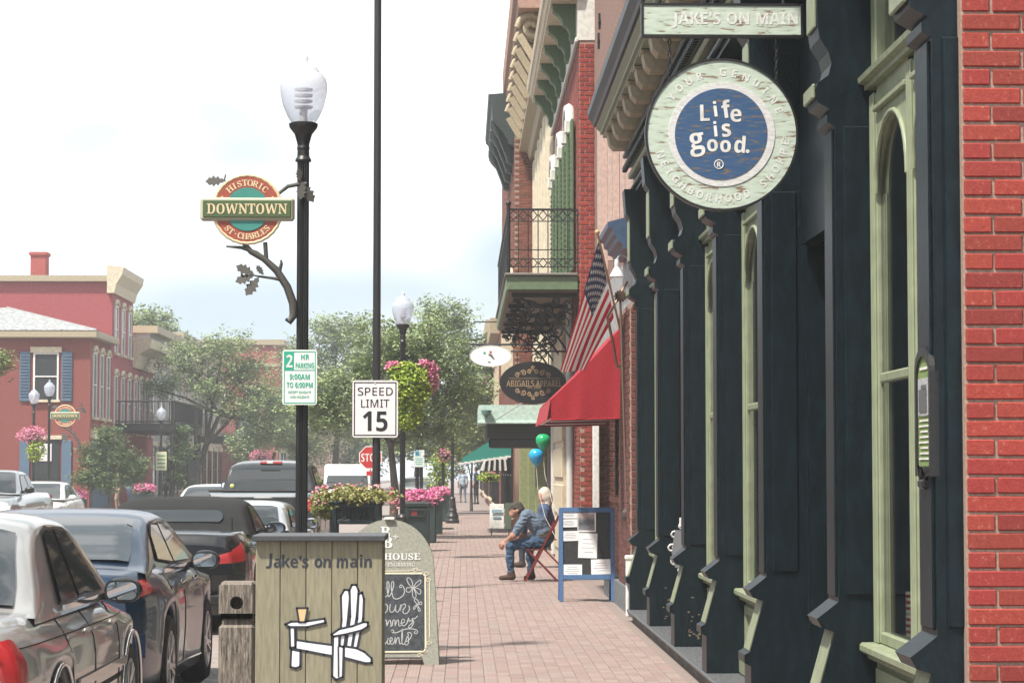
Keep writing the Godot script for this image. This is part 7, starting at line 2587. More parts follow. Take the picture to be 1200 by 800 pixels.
func truck():
	var black := paint(lin(0.007, 0.008, 0.010), 0.0, 0.25, 0.5)
	var t := car("black_truck", "black pickup truck with a tinted rear window parked at the kerb", "truck", Vector3(-3.66, ROAD, -42.0), {
		"len": 5.8, "half": 1.0, "paint": black, "arches": [1.1, 4.6], "wheel": 0.40, "shoulder": 1.08, "belt": 1.34, "tumble": 0.30, "gw": 0.90, "cabin_name": "cab",
		"top": [[0, 1.36], [1.9, 1.37], [2.2, 1.34], [4.2, 1.30], [5.4, 1.20], [5.8, 0.95]],
		"plan": [[0, 0.96], [0.2, 0.99], [3.0, 1.0], [5.2, 1.0], [5.8, 0.85]],
		"bottom": [[0, 0.52], [0.4, 0.46], [5.8, 0.44]],
		"roof": [[1.75, 1.33], [1.80, 1.55], [1.88, 1.80], [2.05, 1.89], [2.8, 1.94], [3.6, 1.90], [4.0, 1.72], [4.6, 1.32]],
		"windows": [[[2.3, 1.4], [2.9, 1.4], [2.9, 1.80], [2.4, 1.80]], [[3.0, 1.4], [4.2, 1.4], [3.8, 1.72], [3.6, 1.80], [3.0, 1.82]]],
		"screens": [["rear_window", 1.765, 1.91, 0.90], ["windscreen", 3.8, 4.5, 0.9]],
		"mirror": [4.0, 1.46], "tail": [[0.84, 0.08, 1.02, 1.30, 1.02, 1.30]], "seams": [[2.95, 0.6, 1.3, 0.0]], "plate": 0.8})
	var s := S.new()
	s.box(Vector3(0, 1.30, 0.008), Vector3(1.86, 0.09, 0.05), 0.02)
	part(t, "tailgate_edge", s, M.chrome)
	s = S.new()
	s.box(Vector3(0, 1.385, -0.06), Vector3(1.92, 0.05, 0.12), 0.02)
	part(t, "bed_rail", s, M.black)
	s = S.new()
	s.box(Vector3(0.02, 1.90, -1.98), Vector3(0.42, 0.055, 0.06), 0.015)
	part(t, "brake_light", s, M.tail)
	s = S.new()
	s.box(Vector3(0.0, 1.905, -1.952), Vector3(0.12, 0.05, 0.02), 0.01)
	part(t, "cargo_light", s, M.white)
	s = S.new()
	s.box(Vector3(0.02, 1.76, -1.835), Vector3(0.36, 0.012, 0.012))
	part(t, "window_bar", s, M.black)
	s = S.new()
	s.ball(Vector3(-0.70, 1.46, -1.755), Vector3(0.045, 0.045, 0.012), 10)
	part(t, "sticker", s, mat(lin(0.5, 0.55, 0.2), 0.6))
	s = S.new()
	s.box(Vector3(0, 0.62, 0.06), Vector3(1.9, 0.16, 0.14), 0.03)
	part(t, "bumper", s, M.chrome)

func delivery_van():
	var o := at_road(404, 86.0)
	var t := thing("delivery_van", "white box delivery van with a bonnet coming up the road", "van", o)
	var white := paint(lin(0.70, 0.70, 0.70), 0.0, 0.35)
	var s := S.new()
	s.box(Vector3(0.15, 1.25, -3.0), Vector3(1.95, 1.5, 4.2), 0.06)
	part(t, "box", s, white)
	s = S.new()
	var prof := PackedVector2Array([Vector2(0, 0.4), Vector2(0, 0.85), Vector2(-0.1, 1.0), Vector2(-0.75, 1.12), Vector2(-1.05, 1.62), Vector2(-1.2, 1.72), Vector2(-1.9, 1.74), Vector2(-1.9, 0.4)])
	s.prism(prof, Transform3D(Basis(Vector3.BACK, Vector3.UP, Vector3.LEFT), Vector3(0.95, 0, 0.6)), 1.75)
	var cab := part(t, "cab", s, white)
	s = S.new()
	s.quad(Vector3(-0.72, 1.16, -0.145), Vector3(0.86, 1.16, -0.145), Vector3(0.82, 1.58, -0.415), Vector3(-0.68, 1.58, -0.415), Vector3(0, 0.5, 1))
	part(cab, "windscreen", s, M.car_glass)
	s = S.new()
	s.box(Vector3(0.955, 1.36, -0.85), Vector3(0.012, 0.40, 0.6))
	part(cab, "side_window", s, M.car_glass)
	s = S.new()
	s.box(Vector3(0.07, 0.72, 0.61), Vector3(1.0, 0.2, 0.03), 0.01)
	part(cab, "grille", s, M.dark)
	for e in [-0.62, 0.76]:
		s = S.new(); s.box(Vector3(e, 0.76, 0.61), Vector3(0.24, 0.16, 0.04), 0.02); part(cab, "headlight", s, M.chrome)
		s = S.new(); s.box(Vector3(e * 1.15 + (0.15 if e > 0 else -0.15), 1.30, 0.0), Vector3(0.12, 0.28, 0.08), 0.02); part(cab, "mirror", s, M.black)
	for z in [-0.2, -4.0]:
		for e in [-0.70, 0.85]:
			s = S.new()
			s.lathe([[0.0, -0.1], [0.34, -0.1], [0.36, 0.0], [0.34, 0.1], [0.2, 0.1], [0.0, 0.08]], Vector3(e, 0.36, z), 20, Basis(Vector3.BACK, -PI / 2 * signf(e)))
			part(t, "wheel", s, M.rubber)

# ---------------------------------------------------------------- people: one skin over tapered bones
func skin(bones: Array, cell: float, blend: float, folds := 0.0) -> S:
	var wave := FastNoiseLite.new()
	wave.seed = 5
	wave.frequency = 6.5
	wave.fractal_octaves = 2
	# bones: [a, b, radius a, radius b, colour]
	var lo := Vector3.ONE * 1e9; var hi := -lo
	for q in bones:
		for e in 2:
			var r: float = q[2 + e] + cell * 3.0
			lo = lo.min(q[e] - Vector3.ONE * r); hi = hi.max(q[e] + Vector3.ONE * r)
	var nx := int((hi.x - lo.x) / cell) + 2; var ny := int((hi.y - lo.y) / cell) + 2; var nz := int((hi.z - lo.z) / cell) + 2
	var f := PackedFloat32Array(); f.resize(nx * ny * nz); f.fill(9.0)
	var near := PackedFloat32Array(); near.resize(nx * ny * nz); near.fill(9.0)
	var who := PackedByteArray(); who.resize(nx * ny * nz)
	for bi in bones.size():
		var q: Array = bones[bi]
		var a: Vector3 = q[0]; var b: Vector3 = q[1]
		var ra: float = q[2]; var rb: float = q[3]
		var pad := maxf(ra, rb) + blend + cell * 2.0
		var l := ((a.min(b) - Vector3.ONE * pad - lo) / cell).floor(); var h := ((a.max(b) + Vector3.ONE * pad - lo) / cell).ceil()
		var ab := b - a
		var den := maxf(ab.length_squared(), 1e-9)
		for k in range(maxi(int(l.z), 0), mini(int(h.z), nz)):
			for j in range(maxi(int(l.y), 0), mini(int(h.y), ny)):
				var at_ := (k * ny + j) * nx
				for i in range(maxi(int(l.x), 0), mini(int(h.x), nx)):
					var p := lo + Vector3(i, j, k) * cell
					var t := clampf((p - a).dot(ab) / den, 0.0, 1.0)
					var d := p.distance_to(a + ab * t) - lerpf(ra, rb, t)
					if folds > 0.0 and ra > 0.055: d += folds * absf(wave.get_noise_3d(p.x + p.y * 0.5, p.y * 1.6, p.z))
					var id := at_ + i
					if d < near[id]:
						near[id] = d; who[id] = bi
					var g := f[id]
					var hh := clampf(0.5 + 0.5 * (g - d) / blend, 0.0, 1.0)
					f[id] = lerpf(g, d, hh) - blend * hh * (1.0 - hh) if g < 8.0 else d
	var s := S.new()
	s.colored = true
	var vert := {}
	var off := [0, 1, nx, nx + 1, nx * ny, nx * ny + 1, nx * ny + nx, nx * ny + nx + 1]
	var corner := [Vector3(0, 0, 0), Vector3(1, 0, 0), Vector3(0, 1, 0), Vector3(1, 1, 0), Vector3(0, 0, 1), Vector3(1, 0, 1), Vector3(0, 1, 1), Vector3(1, 1, 1)]
	var edges := [[0, 1], [2, 3], [4, 5], [6, 7], [0, 2], [1, 3], [4, 6], [5, 7], [0, 4], [1, 5], [2, 6], [3, 7]]
	for k in nz - 1:
		for j in ny - 1:
			for i in nx - 1:
				var id := (k * ny + j) * nx + i
				var inside := 0
				for c in 8:
					if f[id + off[c]] < 0.0: inside += 1
				if inside == 0 or inside == 8: continue
				var sum := Vector3.ZERO; var n := 0
				for e in edges:
					var v0 := f[id + off[e[0]]]; var v1 := f[id + off[e[1]]]
					if (v0 < 0.0) != (v1 < 0.0):
						sum += (corner[e[0]] as Vector3).lerp(corner[e[1]], v0 / (v0 - v1)); n += 1
				var p := lo + (Vector3(i, j, k) + sum / n) * cell
				var g := Vector3(f[id + 1] - f[id], f[id + nx] - f[id], f[id + nx * ny] - f[id])
				g += Vector3(f[id + off[7]] - f[id + off[6]], f[id + off[7]] - f[id + off[5]], f[id + off[7]] - f[id + off[3]])
				vert[id] = [p, g.normalized(), bones[who[id]][4]]
	for id in vert:
		# quads round the edges that leave this corner along each axis
		for ax in 3:
			var o1: int = [1, nx, nx * ny][ax]
			if (f[id] < 0.0) == (f[id + o1] < 0.0): continue
			var u: int = [nx, nx * ny, 1][ax]; var w: int = [nx * ny, 1, nx][ax]
			if not (vert.has(id - u) and vert.has(id - w) and vert.has(id - u - w)): continue
			var A: Array = vert[id]; var B: Array = vert[id - u]; var C: Array = vert[id - u - w]; var D: Array = vert[id - w]
			s.col = A[2]
			s.tri(A[0], B[0], C[0], A[1], B[1], C[1])
			s.tri(A[0], C[0], D[0], A[1], C[1], D[1])
	return s

func hand(s: S, wrist: Vector3, dir: Vector3, palm_n: Vector3, c: Color, k := 1.0):
	# palm with four unequal curled fingers and a thumb
	s.tint(c)
	var side := dir.cross(palm_n).normalized()
	s.ball(wrist + dir * 0.045 * k, Vector3(0.042, 0.05, 0.018) * k, 10, Basis(side, dir, palm_n))
	for i in 4:
		var l: float = [0.062, 0.075, 0.072, 0.055][i]
		var p := wrist + (dir * 0.08 + side * (-0.03 + 0.02 * i)) * k
		var q := p + (dir * 0.6 * l - palm_n * 0.25 * l) * k
		s.tube([p, q, q + (dir * 0.15 * l - palm_n * 0.55 * l) * k], [0.010 * k, 0.009 * k, 0.007 * k], 6)
	var tp := wrist + (dir * 0.03 - side * 0.038) * k
	s.tube([tp, tp + (dir * 0.03 - side * 0.02) * k, tp + (dir * 0.055 - side * 0.018 - palm_n * 0.02) * k], [0.013 * k, 0.011 * k, 0.008 * k], 6)

func cloth_mat() -> StandardMaterial3D:
	var m := mat(Color.WHITE, 0.85, T.soft, Vector3.ONE * 6.0, T.fbump, 0.3)
	m.vertex_color_use_as_albedo = true
	return m

func standing(label: String, where: Vector3, h: float, turn: float, shirt: Color, legs: Color, hair: Color, stride := 0.12):
	var t := thing("person", label, "person", where)
	t.rotation.y = turn
	var k := h / 1.75
	var sk := Color(0.42, 0.24, 0.17); var shoe := Color(0.05, 0.04, 0.035)
	var V := func(x: float, y: float, z: float) -> Vector3: return Vector3(x, y, z) * k
	var bones := [
		[V.call(0, 0.98, 0), V.call(0, 1.20, 0), 0.135 * k, 0.125 * k, shirt], [V.call(0, 1.20, 0), V.call(0, 1.38, 0), 0.13 * k, 0.12 * k, shirt],
		[V.call(-0.16, 1.40, 0), V.call(0.16, 1.40, 0), 0.065 * k, 0.065 * k, shirt], [V.call(0, 1.42, 0), V.call(0, 1.53, -0.01), 0.055 * k, 0.05 * k, sk],
		[V.call(0, 1.60, -0.015), V.call(0, 1.66, -0.01), 0.082 * k, 0.09 * k, sk], [V.call(0, 1.67, 0.01), V.call(0, 1.69, 0.015), 0.095 * k, 0.09 * k, hair], [V.call(0, 1.60, -0.09), V.call(0, 1.62, -0.105), 0.018 * k, 0.012 * k, sk],
		[V.call(-0.2, 1.38, 0), V.call(-0.25, 1.12, 0.03), 0.055 * k, 0.045 * k, shirt], [V.call(-0.25, 1.12, 0.03), V.call(-0.25, 0.88, -0.06), 0.04 * k, 0.03 * k, sk], [V.call(-0.25, 0.88, -0.06), V.call(-0.24, 0.78, -0.08), 0.035 * k, 0.022 * k, sk],
		[V.call(0.2, 1.38, 0), V.call(0.25, 1.12, 0.0), 0.055 * k, 0.045 * k, shirt], [V.call(0.25, 1.12, 0.0), V.call(0.24, 0.88, -0.1), 0.04 * k, 0.03 * k, sk], [V.call(0.24, 0.88, -0.1), V.call(0.23, 0.78, -0.12), 0.035 * k, 0.022 * k, sk],
		[V.call(-0.09, 0.95, 0), V.call(-0.10, 0.52, -stride), 0.10 * k, 0.065 * k, legs], [V.call(-0.10, 0.52, -stride), V.call(-0.10, 0.09, -stride * 0.7), 0.06 * k, 0.04 * k, legs], [V.call(-0.10, 0.045, -stride * 0.7 + 0.03), V.call(-0.10, 0.04, -stride * 0.7 - 0.15), 0.045 * k, 0.035 * k, shoe],
		[V.call(0.09, 0.95, 0), V.call(0.10, 0.52, stride * 0.3), 0.10 * k, 0.065 * k, legs], [V.call(0.10, 0.52, stride * 0.3), V.call(0.10, 0.09, stride * 1.6), 0.06 * k, 0.04 * k, legs], [V.call(0.10, 0.045, stride * 1.6 + 0.03), V.call(0.10, 0.04, stride * 1.6 - 0.15), 0.045 * k, 0.035 * k, shoe],
	]
	part(t, "body", skin(bones, 0.03, 0.045), cloth_mat())

func people():
	# man sitting on a folding chair, bent forward, elbows on his thighs
	var d := 33.75
	var mp := func(x: float, y: float, off: float) -> Vector3: return at(580.0 + x / 7.27, 580.0 + y / 7.27, d + off)
	var base: Vector3 = mp.call(300.0, 727.0, 0.0)
	base.y = 0.0
	var t := thing("person", "seated man in a blue short-sleeved shirt and jeans leaning on his knees", "person", base)
	var shirt := Color(0.125, 0.17, 0.245); var jean := Color(0.034, 0.075, 0.15); var sk := Color(0.46, 0.25, 0.18); var hair := Color(0.055, 0.048, 0.04); var shoe := Color(0.06, 0.03, 0.02); var belt := Color(0.06, 0.045, 0.03)
	var b := []
	var add := func(x0, y0, o0, x1, y1, o1, r0, r1, c): b.append([mp.call(x0, y0, o0) - base, mp.call(x1, y1, o1) - base, r0, r1, c])
	add.call(415, 385, -0.07, 415, 385, 0.07, 0.125, 0.125, jean)
	add.call(420, 352, -0.06, 420, 352, 0.06, 0.136, 0.136, belt)
	add.call(405, 318, -0.06, 350, 245, -0.05, 0.125, 0.135, shirt)
	add.call(405, 318, 0.06, 350, 245, 0.05, 0.125, 0.135, shirt)
	add.call(350, 245, -0.06, 280, 185, -0.09, 0.135, 0.115, shirt)
	add.call(350, 245, 0.06, 280, 185, 0.09, 0.135, 0.115, shirt)
	add.call(262, 178, -0.15, 262, 178, 0.15, 0.078, 0.078, shirt)
	add.call(250, 160, 0.0, 205, 145, 0.0, 0.065, 0.058, sk)
	add.call(188, 118, 0.0, 168, 140, 0.0, 0.092, 0.078, sk)
	add.call(158, 165, 0.0, 148, 172, 0.0, 0.05, 0.04, sk)          # jaw and chin
	add.call(140, 148, 0.0, 130, 156, 0.0, 0.018, 0.012, sk)          # nose
	add.call(192, 135, -0.088, 196, 142, -0.09, 0.02, 0.014, sk)      # ear
	add.call(190, 106, 0.0, 205, 118, 0.0, 0.098, 0.09, hair)
	add.call(160, 108, 0.0, 150, 118, 0.0, 0.075, 0.055, hair)
	# near arm
	add.call(258, 185, -0.17, 205, 270, -0.22, 0.072, 0.066, shirt)
	add.call(205, 270, -0.22, 178, 318, -0.22, 0.066, 0.062, shirt)
	add.call(172, 330, -0.22, 160, 345, -0.22, 0.045, 0.045, sk)
	add.call(160, 345, -0.22, 92, 395, -0.08, 0.045, 0.031, sk)
	# far arm
	add.call(258, 185, 0.17, 250, 300, 0.20, 0.07, 0.06, shirt)
	add.call(250, 340, 0.20, 230, 350, 0.18, 0.045, 0.044, sk)
	add.call(230, 350, 0.18, 105, 398, 0.03, 0.045, 0.032, sk)
	# legs
	add.call(395, 395, -0.10, 260, 415, -0.12, 0.105, 0.09, jean)
	add.call(260, 415, -0.12, 132, 430, -0.13, 0.09, 0.074, jean)
	add.call(132, 430, -0.13, 128, 540, -0.13, 0.072, 0.066, jean)
	add.call(128, 540, -0.13, 132, 640, -0.13, 0.066, 0.058, jean)
	add.call(395, 400, 0.10, 290, 440, 0.15, 0.10, 0.078, jean)
	add.call(290, 440, 0.15, 298, 545, 0.16, 0.07, 0.062, jean)
	add.call(298, 545, 0.16, 305, 640, 0.16, 0.062, 0.055, jean)
	add.call(140, 665, -0.13, 145, 690, -0.13, 0.05, 0.052, shoe)
	add.call(148, 697, -0.13, 52, 706, -0.12, 0.045, 0.034, shoe)
	add.call(312, 665, 0.16, 316, 690, 0.16, 0.048, 0.05, shoe)
	add.call(318, 695, 0.16, 262, 702, 0.16, 0.043, 0.033, shoe)
	var s := skin(b, 0.0145, 0.03, 0.032)
	hand(s, mp.call(92, 395, -0.08) - base, Vector3(-0.75, -0.55, 0.2).normalized(), Vector3(-0.3, 0.5, 0.8).normalized(), sk, 0.95)
	hand(s, mp.call(105, 398, 0.03) - base, Vector3(-0.75, -0.6, -0.1).normalized(), Vector3(-0.4, 0.5, -0.7).normalized(), sk, 0.95)
	part(t, "body", s, cloth_mat())
	# companion on the next chair
	var d2 := 38.6
	var c := at(640, 590, d2)
	var o := Vector3(c.x, 0, -d2)
	t = thing("person", "white-haired person in a dark blue top sitting behind the notice board", "person", o)
	var top := Color(0.05, 0.085, 0.17); var white := Color(0.62, 0.58, 0.50); var dark := Color(0.03, 0.035, 0.05)
	b = [
		[Vector3(0, 0.52, 0), Vector3(0, 0.78, 0.0), 0.15, 0.14, top], [Vector3(0, 0.78, 0), Vector3(-0.02, 0.96, 0), 0.14, 0.12, top], [Vector3(-0.02, 0.98, -0.15), Vector3(-0.02, 0.98, 0.15), 0.07, 0.07, top],
		[Vector3(-0.02, 1.0, 0), Vector3(-0.04, 1.10, 0), 0.05, 0.05, sk], [Vector3(-0.05, 1.15, 0), Vector3(-0.05, 1.20, 0), 0.08, 0.085, sk], [Vector3(-0.01, 1.18, 0), Vector3(-0.02, 1.24, 0), 0.10, 0.10, white], [Vector3(0.03, 1.10, 0), Vector3(0.02, 1.16, 0), 0.085, 0.09, white],
		[Vector3(0, 0.95, 0.18), Vector3(-0.05, 0.72, 0.22), 0.06, 0.05, top], [Vector3(-0.05, 0.72, 0.22), Vector3(-0.25, 0.62, 0.12), 0.042, 0.03, sk], [Vector3(-0.25, 0.62, 0.12), Vector3(-0.32, 0.60, 0.10), 0.035, 0.02, sk],
		[Vector3(0, 0.95, -0.18), Vector3(-0.05, 0.72, -0.22), 0.06, 0.05, top], [Vector3(-0.05, 0.72, -0.22), Vector3(-0.25, 0.62, -0.12), 0.042, 0.03, sk], [Vector3(-0.25, 0.62, -0.12), Vector3(-0.32, 0.60, -0.10), 0.035, 0.02, sk],
		[Vector3(0, 0.52, 0.09), Vector3(-0.42, 0.52, 0.11), 0.10, 0.07, dark], [Vector3(-0.42, 0.52, 0.11), Vector3(-0.40, 0.09, 0.11), 0.065, 0.045, dark], [Vector3(-0.38, 0.045, 0.11), Vector3(-0.55, 0.04, 0.11), 0.045, 0.035, shoe],
		[Vector3(0, 0.52, -0.09), Vector3(-0.42, 0.52, -0.11), 0.10, 0.07, dark], [Vector3(-0.42, 0.52, -0.11), Vector3(-0.40, 0.09, -0.11), 0.065, 0.045, dark], [Vector3(-0.38, 0.045, -0.11), Vector3(-0.55, 0.04, -0.11), 0.045, 0.035, shoe],
	]
	part(t, "body", skin(b, 0.025, 0.04), cloth_mat())
	folding_chair("red slatted folding chair under the seated man", Vector3(base.x + 0.16, 0, -d))
	folding_chair("red slatted folding chair under the white-haired person", o + Vector3(0.02, 0, 0))
	# passers-by
	standing("woman in a pale blue top and shorts walking away down the brick pavement", Vector3(at(542.5, 570, 117.0).x, 0, -117.0), 1.68, 0.2, Color(0.36, 0.45, 0.55), Color(0.10, 0.12, 0.18), Color(0.16, 0.09, 0.05))
	standing("man in dark clothes standing by the far shop doors", Vector3(at(558, 570, 112.0).x, 0, -112.0), 1.8, 1.2, Color(0.03, 0.05, 0.11), Color(0.02, 0.025, 0.035), Color(0.02, 0.015, 0.01), 0.03)
	standing("person in white shirt and khaki shorts behind the small trees across the street", Vector3(at(137, 575, 90.5).x, 0, -90.6), 1.75, 2.2, Color(0.55, 0.53, 0.50), Color(0.30, 0.24, 0.17), Color(0.10, 0.06, 0.03))
	standing("person in a blue dress walking beside the small trees across the street", Vector3(at(150, 575, 91.0).x, 0, -91.2), 1.7, -0.9, Color(0.14, 0.19, 0.27), Color(0.14, 0.19, 0.27), Color(0.12, 0.07, 0.04))
	standing("person in a pale shirt under the iron balcony", Vector3(at(197, 575, 101.0).x, 0, -101.0), 1.78, 0.4, Color(0.50, 0.52, 0.56), Color(0.05, 0.06, 0.08), Color(0.05, 0.04, 0.03))

func folding_chair(label: String, o: Vector3):
	# seat faces -x
	var t := thing("folding_chair", label, "chair", o, "red folding chairs")
	var red := mat(lin(0.20, 0.022, 0.020), 0.5, T.soft, Vector3.ONE * 4.0)
	for e in [-0.20, 0.20]:
		var s := S.new()
		s.bar(Vector3(-0.24, 0.0, e), Vector3(0.20, 0.86, e), 0.025, 0.03)
		part(t, "rear_post", s, red)
		s = S.new()
		s.bar(Vector3(0.24, 0.0, e * 0.86), Vector3(-0.20, 0.455, e * 0.86), 0.025, 0.03)
		part(t, "leg", s, red)
	for i in 6:
		var s := S.new()
		s.box(Vector3(-0.2 + i * 0.065, 0.462, 0), Vector3(0.05, 0.016, 0.40), 0.004)
		part(t, "seat_slat", s, red)
	for y in [0.66, 0.76]:
		var s := S.new()
		s.box(Vector3(0.10 + (y - 0.66) * 0.52, y, 0), Vector3(0.02, 0.07, 0.42), 0.004, Basis(Vector3.BACK, -0.46))
		part(t, "back_slat", s, red)
	for q in [[-0.17, 0.12], [0.17, 0.075]]:
		var s := S.new()
		s.bar(Vector3(q[0], q[1], -0.19), Vector3(q[0], q[1], 0.19), 0.02, 0.02)
		part(t, "stretcher", s, red)

# ---------------------------------------------------------------- trees, baskets, planters
func leaf_clump(size: float, n: int, narrow := 0.45, seed_ := 1) -> S:
	var r := RandomNumberGenerator.new()
	r.seed = seed_
	var s := S.new()
	for i in n:
		var p := Vector3(r.randf_range(-1, 1), r.randf_range(-0.8, 0.8), r.randf_range(-1, 1)) * size * 0.9
		var a := Vector3(r.randf_range(-1, 1), r.randf_range(-0.9, 0.3), r.randf_range(-1, 1)).normalized()
		var up := Vector3(r.randf_range(-0.6, 0.6), 1, r.randf_range(-0.6, 0.6)).normalized()
		var w := a.cross(up).normalized() * size * narrow
		var nn := w.cross(a).normalized()
		if nn.y < 0: nn = -nn
		var l := a * size * 1.2
		s.tri(p, p + l * 0.5 + w, p + l, nn, nn, nn)
		s.tri(p, p + l, p + l * 0.5 - w, nn, nn, nn)
	return s

func leaf_mat(through := 0.6) -> StandardMaterial3D:
	var m := StandardMaterial3D.new()
	m.albedo_color = Color.WHITE
	m.roughness = 0.6
	m.vertex_color_use_as_albedo = true
	m.backlight_enabled = true
	m.backlight = Color(through, through, through)
	return m

var clumps := {}
func tree(label: String, called: String, base: Vector3, trunk: Array, r0: float, blobs: Array, leaf: float, c0: Color, c1: Color, seed_: int, bark: Color, per_tip := 14, group := "", narrow := 0.45) -> Node3D:
	var dense := 0.84
	# trunk: points from the base (relative); blobs: [centre, radii, tips]
	var t := thing(called, label, "tree", base, group)
	var r := RandomNumberGenerator.new()
	r.seed = seed_
	var wood := mat(bark, 0.95, T.grain, Vector3(3, 0.8, 3), T.bump, 0.8)
	var s := S.new()
	var rad := []
	for i in trunk.size(): rad.append(lerpf(r0, r0 * 0.35, float(i) / (trunk.size() - 1)))
	s.tube(trunk, rad, 9)
	var limbs := S.new()
	var xfs := []; var cols := []
	for q in blobs:
		var c: Vector3 = q[0]; var rr: Vector3 = q[1]
		# a limb from the upper trunk into the clump
		var from: Vector3 = trunk[-1] if r.randf() < 0.6 else trunk[trunk.size() - 2]
		var m1: Vector3 = from.lerp(c, 0.5) + Vector3(r.randf_range(-0.2, 0.2), 0.25 * rr.y, r.randf_range(-0.2, 0.2))
		limbs.tube([from, m1, c], [r0 * 0.4, r0 * 0.25, r0 * 0.12], 6)
		for k in int(q[2] * dense):
			var v := Vector3(r.randfn(), r.randfn(), r.randfn()).normalized() * pow(r.randf(), 0.45)
			var tip := c + v * rr
			if k % 3 == 0: limbs.tube([c.lerp(tip, 0.15), c.lerp(tip, 0.6) + Vector3(0, 0.06, 0), tip], [r0 * 0.09, r0 * 0.06, r0 * 0.03], 4, false)
			var shade := r.randf()
			for i in per_tip:
				var p := tip + Vector3(r.randfn(), r.randfn() * 0.7, r.randfn()) * leaf * 2.4
				var sc := r.randf_range(0.7, 1.25)
				xfs.append(Transform3D(Basis.from_euler(Vector3(r.randf_range(-0.5, 0.5), r.randf() * TAU, r.randf_range(-0.5, 0.5))).scaled(Vector3.ONE * sc), p))
				var f := clampf(shade * 0.6 + r.randf() * 0.4, 0, 1)
				cols.append(c0.lerp(c1, f))
	part(t, "trunk", s, wood)
	part(t, "limbs", limbs, wood)
	var key := "%.3f_%.2f" % [leaf, narrow]
	if not clumps.has(key): clumps[key] = leaf_clump(leaf, 6, narrow, 5).mesh(leaf_mat())
	multi(t, "crown", clumps[key], xfs, cols, true)
	return t

func bouquet(t: Node3D, called: String, c: Vector3, rr: Vector3, n: int, size: float, c0: Color, c1: Color, seed_: int, narrow := 0.6, shell := 0.7):
	var r := RandomNumberGenerator.new()
	r.seed = seed_
	var key := "b%.3f_%.2f" % [size, narrow]
	if not clumps.has(key): clumps[key] = leaf_clump(size, 4, narrow, 9).mesh(leaf_mat(0.3))
	var xfs := []; var cols := []
	for i in n:
		var v := Vector3(r.randfn(), r.randfn(), r.randfn()).normalized() * lerpf(shell, 1.0, r.randf()) * (0.94 + 0.12 * r.randf())
		xfs.append(Transform3D(Basis.from_euler(Vector3(r.randf_range(-0.7, 0.7), r.randf() * TAU, r.randf_range(-0.7, 0.7))).scaled(Vector3.ONE * r.randf_range(0.7, 1.2)), c + v * rr))
		cols.append(c0.lerp(c1, r.randf()))
	multi(t, called, clumps[key], xfs, cols, true)

func basket(label: String, c: Vector3, k: float, green: Array, pink: Array, seed_: int):
	# green / pink: [offset, radii, count]
	var t := thing("hanging_basket", label, "flower basket", c, "hanging flower baskets")
	var s := S.new()
	s.lathe([[0.0, -0.18 * k], [0.14 * k, -0.16 * k], [0.22 * k, -0.04 * k], [0.24 * k, 0.04 * k], [0.22 * k, 0.05 * k], [0.0, 0.0]], Vector3.ZERO, 14)
	part(t, "basket", s, mat(lin(0.05, 0.035, 0.02), 0.9))
	for q in green: bouquet(t, "foliage", q[0] * k, q[1] * k, q[2], 0.045 * k, Color(0.20, 0.30, 0.02), Color(0.38, 0.48, 0.06), seed_, 0.62, 0.6)
	for q in pink: bouquet(t, "blossoms", q[0] * k, q[1] * k, q[2], 0.03 * k, Color(0.55, 0.10, 0.26), Color(0.68, 0.36, 0.42), seed_ + 1, 0.9, 0.55)

func trough(label: String, c: Vector3, w: float, h: float, dp: float, pink := true, seed_ := 3):
	var t := thing("flower_planter", label, "planter", c, "planters of pink flowers")
	var s := S.new()
	s.box(Vector3(0, h * 0.5, 0), Vector3(w, h, dp), 0.03)
	part(t, "tub", s, mat(lin(0.015, 0.03, 0.03), 0.6))
	bouquet(t, "foliage", Vector3(0, h + 0.05, 0), Vector3(w * 0.55, 0.18, dp * 0.6), 160, 0.06, Color(0.04, 0.08, 0.02), Color(0.09, 0.15, 0.04), seed_)
	bouquet(t, "blossoms", Vector3(0, h + 0.18, 0), Vector3(w * 0.62, 0.22, dp * 0.7), 420, 0.045, Color(0.58, 0.11, 0.30), Color(0.72, 0.32, 0.46), seed_ + 1, 0.9, 0.6)

